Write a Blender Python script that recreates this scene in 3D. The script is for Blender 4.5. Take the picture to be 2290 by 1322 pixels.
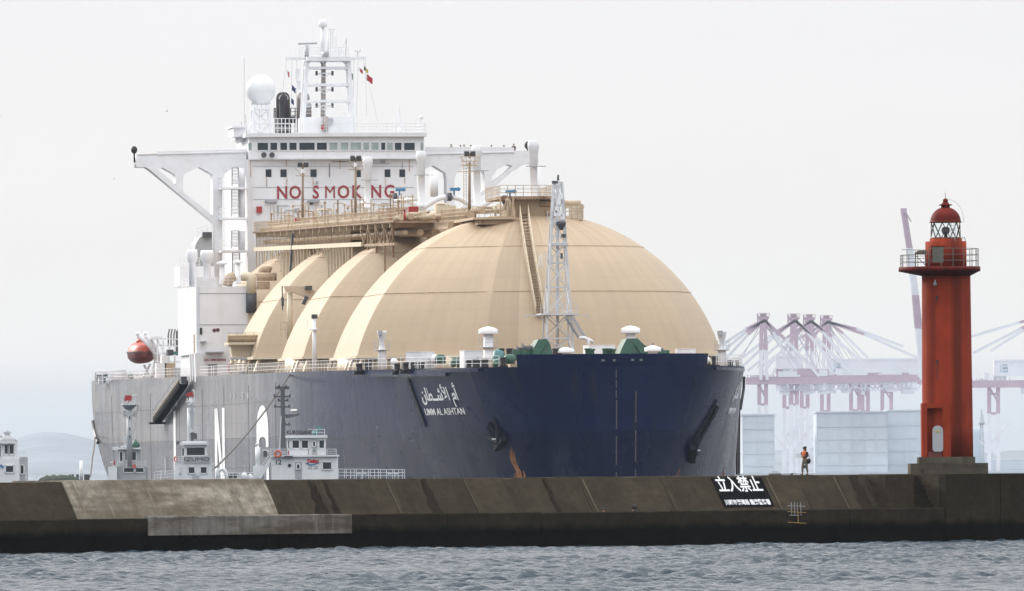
import bpy, bmesh, math, random
import numpy as np
from mathutils import Vector, Matrix, Euler
R = math.radians
random.seed(7)
for o in list(bpy.data.objects):
    bpy.data.objects.remove(o)
scene = bpy.context.scene
COL = scene.collection

# ------------------------------------------------------------------ camera
FPX, W0, H0 = 22100.0, 2290.0, 1322.0          # focal length in photo pixels
ROLL, HORIZON, CAMZ = R(0.5), 1060.0, 4.4
PITCH = math.atan((HORIZON - H0 / 2) / FPX)
FWD = Vector((0, math.cos(PITCH), math.sin(PITCH)))
UPV = Vector((0, -math.sin(PITCH), math.cos(PITCH)))
RGT = Vector((1, 0, 0))
CAM = Vector((0, 0, CAMZ))
cam_data = bpy.data.cameras.new('camera')
cam = bpy.data.objects.new('camera', cam_data)
COL.objects.link(cam)
cx_ = RGT * math.cos(ROLL) - UPV * math.sin(ROLL)
cy_ = RGT * math.sin(ROLL) + UPV * math.cos(ROLL)
cz_ = -FWD
cam.matrix_world = Matrix(((cx_.x, cy_.x, cz_.x, CAM.x), (cx_.y, cy_.y, cz_.y, CAM.y),
                           (cx_.z, cy_.z, cz_.z, CAM.z), (0, 0, 0, 1)))
cam_data.sensor_width = 36.0
cam_data.lens = FPX / W0 * 36.0
cam_data.clip_start = 1.0
cam_data.clip_end = 80000.0
scene.camera = cam

# ------------------------------------------------------------------ sky, sun, exposure
SUN_EL, SUN_AZ = R(21), R(-46)                # azimuth from +Y (view direction), minus = to the left
world = bpy.data.worlds.new('World')
scene.world = world
world.use_nodes = True
wn = world.node_tree.nodes
wl = world.node_tree.links
wn.clear()
w_out = wn.new('ShaderNodeOutputWorld')
w_bg = wn.new('ShaderNodeBackground')
w_bg.inputs['Strength'].default_value = 0.1
sky = wn.new('ShaderNodeTexSky')
sky.sky_type = 'NISHITA'
sky.sun_disc = False
sky.sun_elevation = SUN_EL
sky.sun_rotation = SUN_AZ
sky.dust_density = 6.0
sky.air_density = 1.0
w_tc = wn.new('ShaderNodeTexCoord')
w_sep = wn.new('ShaderNodeSeparateXYZ')
w_ramp = wn.new('ShaderNodeValToRGB')
cr = w_ramp.color_ramp
cr.elements[0].position = 0.0
cr.elements[0].color = (0.74, 0.79, 0.86, 1)
cr.elements[1].position = 1.0
cr.elements[1].color = (1.0, 1.0, 1.0, 1)
for pos_, c_ in ((0.0075, (0.80, 0.84, 0.885, 1)), (0.0098, (0.95, 0.935, 0.91, 1)), (0.0125, (0.965, 0.94, 0.905, 1)), (0.022, (0.885, 0.868, 0.842, 1)), (0.05, (0.815, 0.815, 0.84, 1)), (0.2, (0.83, 0.84, 0.865, 1))):
    e_ = cr.elements.new(pos_)
    e_.color = c_
w_cloud = wn.new('ShaderNodeTexNoise')          # soft unevenness of the cloud layer
w_cloud.inputs['Scale'].default_value = 11.0
w_cloud.inputs['Detail'].default_value = 4.0
w_map = wn.new('ShaderNodeMapping')
w_map.inputs['Scale'].default_value = (1, 1, 5)
w_mr = wn.new('ShaderNodeMapRange')
w_mr.inputs['To Min'].default_value = 12.25
w_mr.inputs['To Max'].default_value = 13.35
w_zen = wn.new('ShaderNodeMapRange')            # an overcast sky is brighter overhead than near the horizon
w_zen.inputs['From Min'].default_value = 0.05
w_zen.inputs['From Max'].default_value = 1.0
w_zen.inputs['To Min'].default_value = 1.0
w_zen.inputs['To Max'].default_value = 2.4
w_m1 = wn.new('ShaderNodeMath'); w_m1.operation = 'MULTIPLY'
w_m2 = wn.new('ShaderNodeVectorMath'); w_m2.operation = 'SCALE'
w_mix = wn.new('ShaderNodeMixRGB')
w_mix.inputs[0].default_value = 0.86
wl.new(w_tc.outputs['Generated'], w_sep.inputs[0])
wl.new(w_sep.outputs['Z'], w_ramp.inputs[0])
wl.new(w_tc.outputs['Generated'], w_map.inputs[0])
wl.new(w_map.outputs[0], w_cloud.inputs['Vector'])
wl.new(w_cloud.outputs['Fac'], w_mr.inputs['Value'])
wl.new(w_sep.outputs['Z'], w_zen.inputs['Value'])
wl.new(w_mr.outputs[0], w_m1.inputs[0])
wl.new(w_zen.outputs[0], w_m1.inputs[1])
wl.new(w_ramp.outputs[0], w_m2.inputs[0])
wl.new(w_m1.outputs[0], w_m2.inputs['Scale'])
wl.new(sky.outputs[0], w_mix.inputs[1])
wl.new(w_m2.outputs[0], w_mix.inputs[2])
wl.new(w_mix.outputs[0], w_bg.inputs['Color'])
wl.new(w_bg.outputs[0], w_out.inputs['Surface'])

sun_data = bpy.data.lights.new('sun', 'SUN')
sun_data.energy = 3.2
sun_data.angle = R(10)
sun_data.color = (1.0, 0.95, 0.87)
sun = bpy.data.objects.new('sun', sun_data)
COL.objects.link(sun)
to_sun = Vector((math.sin(SUN_AZ) * math.cos(SUN_EL), math.cos(SUN_AZ) * math.cos(SUN_EL), math.sin(SUN_EL)))
sun.rotation_euler = to_sun.to_track_quat('Z', 'Y').to_euler()
sun.location = to_sun * 500

vs = scene.view_settings
vs.view_transform = 'Standard'
vs.look = 'None'
vs.exposure = 0.0
vs.gamma = 1.0
vs.use_curve_mapping = False
scene.cycles.max_bounces = 6
scene.cycles.volume_bounces = 0
scene.cycles.transparent_max_bounces = 8
scene.cycles.use_denoising = True

# ------------------------------------------------------------------ helpers
def ray(px, py):
    dx, dy = px - W0 / 2, H0 / 2 - py
    c, s = math.cos(ROLL), math.sin(ROLL)
    return RGT * (dx * c + dy * s) + UPV * (dy * c - dx * s) + FWD * FPX

def at(px, py, Y):                                # world point seen at a photo pixel, at a given distance
    d = ray(px, py)
    return CAM + d * (Y / d.y)

def at_z(px, Y, z):                               # world point over photo column px at distance Y and height z
    p = at(px, HORIZON, Y)
    return Vector((p.x, Y, z))

def frame(loc, rotz):
    return Matrix.Translation(loc) @ Matrix.Rotation(rotz, 4, 'Z')

def plane_hit(M, px, py, axis, val):              # pixel -> local point of frame M on the plane axis = val
    Mi = M.inverted()
    o = Mi @ CAM
    d = Mi.to_3x3() @ ray(px, py)
    k = (val - o[axis]) / d[axis]
    return o + d * k

class MB:
    def __init__(self):
        self.v, self.f, self.sm = [], [], []
    def add(self, verts, faces, smooth=False):
        b = len(self.v)
        self.v += [tuple(p) for p in verts]
        self.f += [tuple(b + i for i in f) for f in faces]
        self.sm += [smooth] * len(faces)
        return self
    def hexa(self, p):                            # 8 corners: bottom 0-3, top 4-7
        return self.add(p, [(3, 2, 1, 0), (4, 5, 6, 7), (0, 1, 5, 4), (1, 2, 6, 5), (2, 3, 7, 6), (3, 0, 4, 7)])
    def box(self, c, s, rot=None):
        hx, hy, hz = s[0] / 2, s[1] / 2, s[2] / 2
        ps = [Vector((x, y, z)) for z in (-hz, hz) for x, y in ((-hx, -hy), (hx, -hy), (hx, hy), (-hx, hy))]
        if rot is not None:
            m = rot if isinstance(rot, Matrix) else Matrix.Rotation(rot, 3, 'Z')
            ps = [m @ p for p in ps]
        return self.hexa([p + Vector(c) for p in ps])
    def bx(self, x0, x1, y0, y1, z0, z1):
        return self.box(((x0 + x1) / 2, (y0 + y1) / 2, (z0 + z1) / 2), (abs(x1 - x0), abs(y1 - y0), abs(z1 - z0)))
    def bar(self, p, q, w, h=None):
        p, q = Vector(p), Vector(q)
        h = h or w
        d = (q - p)
        if d.length < 1e-6: return self
        d.normalize()
        ref = Vector((0, 0, 1)) if abs(d.z) < 0.95 else Vector((0, 1, 0))
        a = d.cross(ref).normalized() * (w / 2)
        b = a.cross(d).normalized() * (h / 2)
        return self.hexa([p - a - b, p + a - b, p + a + b, p - a + b, q - a - b, q + a - b, q + a + b, q - a + b])
    def tube(self, p, q, r, r2=None, n=8, cap=True):
        p, q = Vector(p), Vector(q)
        r2 = r if r2 is None else r2
        d = (q - p).normalized()
        ref = Vector((0, 0, 1)) if abs(d.z) < 0.95 else Vector((1, 0, 0))
        a = d.cross(ref).normalized()
        b = a.cross(d).normalized()
        vs_ = []
        for c, rr in ((p, r), (q, r2)):
            for i in range(n):
                t = 2 * math.pi * i / n
                vs_.append(c + a * (math.cos(t) * rr) + b * (math.sin(t) * rr))
        base = len(self.v)
        fs = [(i, (i + 1) % n, n + (i + 1) % n, n + i) for i in range(n)]
        self.add(vs_, fs, n > 6)
        if cap:
            self.f += [tuple(base + i for i in reversed(range(n))), tuple(base + n + i for i in range(n))]
            self.sm += [False, False]
        return self
    def path(self, pts, r, n=6):
        pts = [Vector(p) for p in pts]
        if n >= 8 and len(pts) > 2: return self.pipe(pts, r, n)
        for a, b in zip(pts[:-1], pts[1:]):
            self.tube(a, b, r, n=n)
        return self
    def pipe(self, pts, r, n=12):                 # one swept pipe with rounded bends
        P_ = [pts[0]]
        for a, b, c in zip(pts[:-2], pts[1:-1], pts[2:]):
            d = min((b - a).length, (c - b).length) * .45
            d = min(d, r * 3)
            p, q = b + (a - b).normalized() * d, b + (c - b).normalized() * d
            for k in range(5):
                t = k / 4
                P_.append(p * (1 - t) ** 2 + b * 2 * t * (1 - t) + q * t * t)
        P_.append(pts[-1])
        d0 = (P_[1] - P_[0]).normalized()
        ref = Vector((0, 0, 1)) if abs(d0.z) < .9 else Vector((1, 0, 0))
        u = d0.cross(ref).normalized()
        vs_ = []
        for i, p in enumerate(P_):
            d = (P_[min(i + 1, len(P_) - 1)] - P_[max(i - 1, 0)]).normalized()
            u = (u - d * u.dot(d)).normalized()
            w = d.cross(u)
            for j in range(n):
                t = 2 * math.pi * j / n
                vs_.append(p + u * math.cos(t) * r + w * math.sin(t) * r)
        m = len(P_)
        base = len(self.v)
        self.add(vs_, [(i * n + j, i * n + (j + 1) % n, (i + 1) * n + (j + 1) % n, (i + 1) * n + j) for i in range(m - 1) for j in range(n)], True)
        self.f += [tuple(base + j for j in reversed(range(n))), tuple(base + (m - 1) * n + j for j in range(n))]
        self.sm += [False, False]
        return self
    def lathe(self, prof, c=(0, 0, 0), n=24, smooth=True, axis='Z', sharp=True):
        c = Vector(c)
        def ring(r, h):
            out = []
            for i in range(n):
                t = 2 * math.pi * i / n
                p = Vector((math.cos(t) * r, math.sin(t) * r, h))
                if axis == 'Y': p = Vector((p.x, -p.z, p.y))
                if axis == 'X': p = Vector((p.z, p.x, p.y))
                out.append(c + p)
            return out
        for (r0, h0), (r1, h1) in zip(prof[:-1], prof[1:]):
            self.add(ring(r0, h0) + ring(r1, h1), [(i, (i + 1) % n, n + (i + 1) % n, n + i) for i in range(n)], smooth)
        for (r_, h_), rev in ((prof[0], True), (prof[-1], False)):
            if r_ > 1e-4:
                idx = tuple(reversed(range(n))) if rev else tuple(range(n))
                self.add(ring(r_, h_), [idx])
        return self
    def sphere(self, c, r, n=16, sz=(1, 1, 1)):
        c = Vector(c)
        m = n // 2
        vs_ = []
        for j in range(m + 1):
            ph = math.pi * j / m
            for i in range(n):
                t = 2 * math.pi * i / n
                vs_.append(c + Vector((math.sin(ph) * math.cos(t) * r * sz[0], math.sin(ph) * math.sin(t) * r * sz[1], -math.cos(ph) * r * sz[2])))
        fs = [(j * n + i, j * n + (i + 1) % n, (j + 1) * n + (i + 1) % n, (j + 1) * n + i) for j in range(m) for i in range(n)]
        return self.add(vs_, fs, True)
    def prism(self, outline, y0, y1):             # outline in x,z, pushed from y0 to y1 (convex or simple polygon)
        n = len(outline)
        vs_ = [(x, y0, z) for x, z in outline] + [(x, y1, z) for x, z in outline]
        return self.add(vs_, [tuple(range(n)), tuple(reversed(range(n, 2 * n)))] + [(i, n + i, n + (i + 1) % n, (i + 1) % n) for i in range(n)])
    def rail(self, pts, h=1.1, post=1.6, r=0.035, rows=3):
        for a, b in zip(pts[:-1], pts[1:]):
            a, b = Vector(a), Vector(b)
            k = max(1, int(round((b - a).length / post)))
            for i in range(k + 1):
                p = a.lerp(b, i / k)
                self.bar(p, p + Vector((0, 0, h)), r * 1.6)
            for j in range(rows):
                z = Vector((0, 0, h * (j + 1) / rows))
                self.bar(a + z, b + z, r * 1.5)
        return self
    def build(self, name, mat, parent=None, label=None, M=None):
        me = bpy.data.meshes.new(name)
        me.from_pydata(self.v, [], self.f)
        me.polygons.foreach_set('use_smooth', self.sm)
        bm = bmesh.new()
        bm.from_mesh(me)
        bmesh.ops.remove_doubles(bm, verts=bm.verts, dist=1e-5) if len(bm.verts) < 60000 else None
        bmesh.ops.recalc_face_normals(bm, faces=bm.faces)
        bm.to_mesh(me)
        bm.free()
        me.materials.append(mat)
        o = bpy.data.objects.new(name, me)
        COL.objects.link(o)
        if parent is not None: o.parent = parent
        if label: o['label'] = label
        return o

def weld_none(mb, name, mat, parent=None):        # keeps split vertices, so that panel edges stay crisp
    me = bpy.data.meshes.new(name)
    me.from_pydata(mb.v, [], mb.f)
    me.polygons.foreach_set('use_smooth', mb.sm)
    me.materials.append(mat)
    o = bpy.data.objects.new(name, me)
    COL.objects.link(o)
    if parent is not None: o.parent = parent
    return o

def thing(name, label, cat, M=None, group=None, kind=None):
    o = bpy.data.objects.new(name, None)
    o.empty_display_size = 1
    COL.objects.link(o)
    if M is not None: o.matrix_world = M
    tag(o, label, cat, group, kind)
    return o

def tag(o, label=None, cat=None, group=None, kind=None):
    if label: o['label'] = label
    if cat: o['category'] = cat
    if group: o['group'] = group
    if kind: o['kind'] = kind
    return o

def copy_tree(o, parent=None):
    c = o.copy()
    COL.objects.link(c)
    if parent is not None:
        c.parent = parent
        c.matrix_parent_inverse = o.matrix_parent_inverse.copy()
    for ch in [x for x in bpy.data.objects if x.parent is o]:
        copy_tree(ch, c)
    return c

def curve_mesh(cu, name, mat, parent):
    tmp = bpy.data.objects.new(name + '_source', cu)
    COL.objects.link(tmp)
    dg = bpy.context.evaluated_depsgraph_get()
    me = bpy.data.meshes.new_from_object(tmp.evaluated_get(dg))
    bpy.data.objects.remove(tmp)
    bpy.data.curves.remove(cu)
    me.materials.clear()
    me.materials.append(mat)
    me.name = name
    o = bpy.data.objects.new(name, me)
    COL.objects.link(o)
    if parent is not None: o.parent = parent
    return o

def plate(outlines, depth, name, mat, parent=None):   # flat plate with holes; outlines in local x,y, thickness +-depth/2 along z
    cu = bpy.data.curves.new(name, 'CURVE')
    cu.dimensions = '2D'
    cu.fill_mode = 'BOTH'
    cu.extrude = depth / 2
    for ol in outlines:
        sp = cu.splines.new('POLY')
        sp.points.add(len(ol) - 1)
        for i, (x, y) in enumerate(ol):
            sp.points[i].co = (x, y, 0, 1)
        sp.use_cyclic_u = True
    return curve_mesh(cu, name, mat, parent)

def lettering(text, size, name, mat, parent=None, depth=0.01, sx=1.0, bold=0.0, align='CENTER', shear=0.0):
    cu = bpy.data.curves.new(name, 'FONT')
    cu.body = text
    cu.size = size
    cu.extrude = depth
    cu.offset = bold
    cu.align_x = align
    cu.align_y = 'CENTER'
    cu.shear = shear
    cu.resolution_u = 3
    o = curve_mesh(cu, name, mat, parent)
    if sx != 1.0:
        for v in o.data.vertices: v.co.x *= sx
    return o

def face_mat(origin, xdir, ydir):                 # local matrix that lays lettering (x right, y up) on a face
    x = Vector(xdir).normalized(); y = Vector(ydir).normalized(); z = x.cross(y).normalized()
    y = z.cross(x)
    o = Vector(origin)
    return Matrix(((x.x, y.x, z.x, o.x), (x.y, y.y, z.y, o.y), (x.z, y.z, z.z, o.z), (0, 0, 0, 1)))

# ------------------------------------------------------------------ materials
def nodes_of(name):
    m = bpy.data.materials.new(name)
    m.use_nodes = True
    nt = m.node_tree
    b = nt.nodes['Principled BSDF']
    return m, nt, b

def paint(name, col, rough=0.5, var=0.12, scale=0.35, streak=0.0, streak_col=None, rust=0.0, rust_col=(0.20, 0.075, 0.025),
          rust_scale=0.5, bump=0.0, bump_scale=2.0, metallic=0.0, spec=0.5, streak_scale=0.9, cut=0.62, band=None):
    m, nt, b = nodes_of(name)
    N, L = nt.nodes, nt.links
    tc = N.new('ShaderNodeTexCoord')
    b.inputs['Roughness'].default_value = rough
    b.inputs['Metallic'].default_value = metallic
    b.inputs['Specular IOR Level'].default_value = spec
    def noise(sc, detail, mapping=None, rough_=0.55):
        n = N.new('ShaderNodeTexNoise')
        n.inputs['Scale'].default_value = sc
        n.inputs['Detail'].default_value = detail
        n.inputs['Roughness'].default_value = rough_
        if mapping:
            mp = N.new('ShaderNodeMapping')
            mp.inputs['Scale'].default_value = mapping
            L.new(tc.outputs['Object'], mp.inputs[0])
            L.new(mp.outputs[0], n.inputs['Vector'])
        else:
            L.new(tc.outputs['Object'], n.inputs['Vector'])
        return n
    n1 = noise(scale, 6)
    mr = N.new('ShaderNodeMapRange')
    mr.inputs['From Min'].default_value = 0.3; mr.inputs['From Max'].default_value = 0.7
    mr.inputs['To Min'].default_value = 1 - var; mr.inputs['To Max'].default_value = 1 + var
    L.new(n1.outputs['Fac'], mr.inputs['Value'])
    sc_ = N.new('ShaderNodeVectorMath'); sc_.operation = 'SCALE'
    sc_.inputs[0].default_value = col[:3]
    L.new(mr.outputs[0], sc_.inputs['Scale'])
    out = sc_.outputs[0]
    def over(out, fac_node, fac_amt, lo, hi, colr):
        r_ = N.new('ShaderNodeMapRange')
        r_.inputs['From Min'].default_value = lo; r_.inputs['From Max'].default_value = hi
        r_.inputs['To Min'].default_value = 0; r_.inputs['To Max'].default_value = fac_amt
        L.new(fac_node.outputs['Fac'], r_.inputs['Value'])
        mx = N.new('ShaderNodeMixRGB')
        L.new(r_.outputs[0], mx.inputs[0])
        L.new(out, mx.inputs[1])
        mx.inputs[2].default_value = (*colr[:3], 1)
        return mx.outputs[0]
    if streak > 0:
        n2 = noise(streak_scale, 5, (1, 1, 0.06))
        sc2 = streak_col or tuple(c * 0.55 for c in col[:3])
        out = over(out, n2, streak, 0.5, 0.75, sc2)
    if rust > 0:
        n3 = noise(rust_scale, 8, (1, 1, 0.35), 0.7)
        out = over(out, n3, rust, cut, cut + 0.12, rust_col)
    if band:                                          # broad weather stain and painted side shade between two x positions
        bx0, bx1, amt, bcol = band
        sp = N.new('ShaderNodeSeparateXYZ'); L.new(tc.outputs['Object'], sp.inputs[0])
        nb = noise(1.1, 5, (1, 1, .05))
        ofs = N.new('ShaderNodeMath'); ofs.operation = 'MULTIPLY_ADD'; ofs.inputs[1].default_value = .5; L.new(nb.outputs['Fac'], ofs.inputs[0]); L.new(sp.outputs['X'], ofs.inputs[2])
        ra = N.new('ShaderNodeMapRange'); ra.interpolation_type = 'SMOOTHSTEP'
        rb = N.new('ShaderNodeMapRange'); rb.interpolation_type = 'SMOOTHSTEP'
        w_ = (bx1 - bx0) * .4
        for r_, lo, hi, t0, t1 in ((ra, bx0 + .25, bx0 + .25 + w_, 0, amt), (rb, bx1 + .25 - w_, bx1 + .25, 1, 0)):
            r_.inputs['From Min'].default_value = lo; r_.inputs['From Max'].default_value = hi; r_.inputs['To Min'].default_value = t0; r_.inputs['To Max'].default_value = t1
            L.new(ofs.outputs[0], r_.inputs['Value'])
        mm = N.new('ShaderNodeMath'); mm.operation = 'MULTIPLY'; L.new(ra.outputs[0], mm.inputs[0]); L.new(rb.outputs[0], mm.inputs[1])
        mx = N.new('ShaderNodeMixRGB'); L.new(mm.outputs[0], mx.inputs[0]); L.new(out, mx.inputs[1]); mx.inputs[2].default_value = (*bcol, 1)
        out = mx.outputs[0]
    L.new(out, b.inputs['Base Color'])
    if bump > 0:
        n4 = noise(bump_scale, 6)
        bp = N.new('ShaderNodeBump')
        bp.inputs['Strength'].default_value = bump
        bp.inputs['Distance'].default_value = 0.1
        L.new(n4.outputs['Fac'], bp.inputs['Height'])
        L.new(bp.outputs[0], b.inputs['Normal'])
    return m

M = {}
M['white'] = paint('white_paint', (0.76, 0.765, 0.79), 0.42, 0.06, 0.4, streak=0.3, streak_col=(0.52, 0.48, 0.43), rust=0.5, rust_scale=0.55, cut=0.655, rust_col=(0.30, 0.16, 0.08))
M['white_clean'] = paint('clean_white_paint', (0.69, 0.70, 0.72), 0.4, 0.06, 0.5, streak=.2, streak_col=(.5, .48, .45))
M['grey'] = paint('grey_paint', (0.36, 0.37, 0.39), 0.5, 0.1, 0.6)
M['grey_dark'] = paint('dark_grey_paint', (0.06, 0.062, 0.07), 0.55, 0.15, 0.8)
M['black'] = paint('black_rubber', (0.015, 0.015, 0.017), 0.6, 0.2, 1.0)
M['glass'] = paint('window_glass', (0.012, 0.022, 0.03), 0.12, 0.25, 0.7)
M['cream'] = paint('cream_tank_paint', (0.44, 0.34, 0.215), 0.6, 0.05, 0.12, spec=0.3, streak=0.16, streak_col=(0.5, 0.33, 0.17), streak_scale=0.5)
M['buff'] = paint('buff_pipe_paint', (0.43, 0.33, 0.225), 0.6, 0.12, 0.5, rust=0.6, rust_col=(0.20, 0.09, 0.035), rust_scale=0.5, cut=0.55)
M['buff_dark'] = paint('rusty_trestle_paint', (0.31, 0.215, 0.135), 0.7, 0.2, 0.6, rust=0.85, rust_col=(0.14, 0.055, 0.02), rust_scale=0.6, cut=0.5)
M['mast_white'] = paint('greyish_white_mast_paint', (0.52, 0.535, 0.56), 0.45, 0.08, 0.6, streak=.2, streak_col=(.4, .38, .36))
M['cream_pale'] = paint('pale_cream_paint', (0.60, 0.52, 0.385), 0.55, 0.06, 0.4, rust=0.3, cut=0.66)
M['red_paint'] = paint('red_box_paint', (0.34, 0.025, 0.025), 0.5, 0.1, 0.8)
M['letter_red'] = paint('red_lettering', (0.30, 0.025, 0.04), 0.5, 0.12, 1.0)
M['letter_white'] = paint('white_lettering', (0.74, 0.75, 0.77), 0.55, 0.08, 0.8, streak=0.25, streak_col=(0.4, 0.4, 0.42))
M['letter_black'] = paint('black_lettering', (0.02, 0.02, 0.025), 0.5, 0.1, 1.0)
M['orange'] = paint('lifeboat_orange', (0.42, 0.075, 0.045), 0.45, 0.1, 0.8)
M['maroon'] = paint('lifeboat_maroon', (0.13, 0.022, 0.02), 0.5, 0.1, 0.8)
M['green'] = paint('deck_green', (0.035, 0.105, 0.075), 0.5, 0.2, 0.9, rust=0.3)
M['teal'] = paint('teal_machine_paint', (0.06, 0.17, 0.175), 0.5, 0.15, 0.9)
M['blue'] = paint('blue_valve_paint', (0.05, 0.19, 0.34), 0.5, 0.1, 0.9)
M['rope'] = paint('rope', (0.10, 0.09, 0.08), 0.9, 0.2, 4)
M['deck'] = paint('deck_paint', (0.16, 0.10, 0.07), 0.8, 0.2, 0.3)
M['funnel'] = paint('sooty_funnel_paint', (0.055, 0.048, 0.05), 0.8, 0.3, 0.5, spec=.1, streak=0.5, streak_col=(0.11, 0.075, 0.06))

# ================================================================== WATER (one sheet, real waves where the camera sees them)
def build_water():
    rng = np.random.RandomState(3)
    def axis(dense, ends):
        return np.array(sorted(set(list(ends) + list(dense))))
    xs = axis(np.arange(-44, 44.01, 0.14), [-22000, -12000, -5000, -2000, -800, -300, -150, -90, -60, 60, 90, 150, 300, 800, 2000, 5000, 12000, 22000])
    ys = axis(np.arange(340, 630.01, 0.27), [-200, 0, 120, 220, 280, 310, 660, 700, 780, 900, 1100, 1500, 2200, 3500, 6000, 12000, 18000, 23500])
    X, Y = np.meshgrid(xs, ys)
    Z = np.zeros_like(X)
    env = np.clip((50 - np.abs(X)) / 6, 0, 1) * np.clip((Y - 326) / 10, 0, 1) * np.clip((642 - Y) / 12, 0, 1)
    chop = np.zeros_like(X)
    for i in range(70):
        lam = 0.45 * (3.2 / 0.45) ** rng.rand()
        k = 2 * math.pi / lam
        th = rng.normal(math.radians(-62), math.radians(34))
        amp = 0.0105 * lam ** 0.9 * (0.5 + rng.rand())
        ph = rng.rand() * 6.283
        A = k * (np.cos(th) * X + np.sin(th) * Y) + ph
        w = np.sin(A)
        chop += amp * (w + 0.28 * np.cos(2 * A))
    gust = 0.75 + 0.35 * np.sin(X * 0.11 + Y * 0.031 + 1.0) * np.sin(Y * 0.05 - X * 0.043)
    Z = env * chop * gust
    ny, nx = X.shape
    co = np.stack([X, Y, Z], -1).reshape(-1, 3)
    idx = np.arange(ny * nx).reshape(ny, nx)
    q = np.stack([idx[:-1, :-1], idx[:-1, 1:], idx[1:, 1:], idx[1:, :-1]], -1).reshape(-1, 4)
    me = bpy.data.meshes.new('water')
    me.vertices.add(len(co)); me.vertices.foreach_set('co', co.astype(np.float32).ravel())
    me.loops.add(len(q) * 4); me.loops.foreach_set('vertex_index', q.astype(np.int32).ravel())
    me.polygons.add(len(q))
    me.polygons.foreach_set('loop_start', np.arange(0, len(q) * 4, 4, dtype=np.int32))
    me.polygons.foreach_set('use_smooth', np.ones(len(q), dtype=bool))
    me.update(calc_edges=True)
    m, nt, b = nodes_of('sea_water')
    b.inputs['Base Color'].default_value = (0.022, 0.038, 0.052, 1)
    b.inputs['Roughness'].default_value = 0.12
    b.inputs['IOR'].default_value = 1.33; b.inputs['Specular IOR Level'].default_value = 0.2
    N, L = nt.nodes, nt.links
    tc = N.new('ShaderNodeTexCoord')
    n1 = N.new('ShaderNodeTexNoise'); n1.inputs['Scale'].default_value = 5.0; n1.inputs['Detail'].default_value = 6
    n2 = N.new('ShaderNodeTexNoise'); n2.inputs['Scale'].default_value = 0.8; n2.inputs['Detail'].default_value = 3
    ad = N.new('ShaderNodeMath'); ad.operation = 'ADD'
    bp = N.new('ShaderNodeBump'); bp.inputs['Strength'].default_value = 0.9; bp.inputs['Distance'].default_value = 0.14
    L.new(tc.outputs['Object'], n1.inputs['Vector']); L.new(tc.outputs['Object'], n2.inputs['Vector'])
    L.new(n1.outputs['Fac'], ad.inputs[0]); L.new(n2.outputs['Fac'], ad.inputs[1])
    L.new(ad.outputs[0], bp.inputs['Height']); L.new(bp.outputs[0], b.inputs['Normal'])
    me.materials.append(m)
    o = bpy.data.objects.new('water', me)
    COL.objects.link(o)
    tag(o, 'choppy blue grey harbour water in front of the breakwater', 'water', kind='structure')
build_water()

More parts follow.
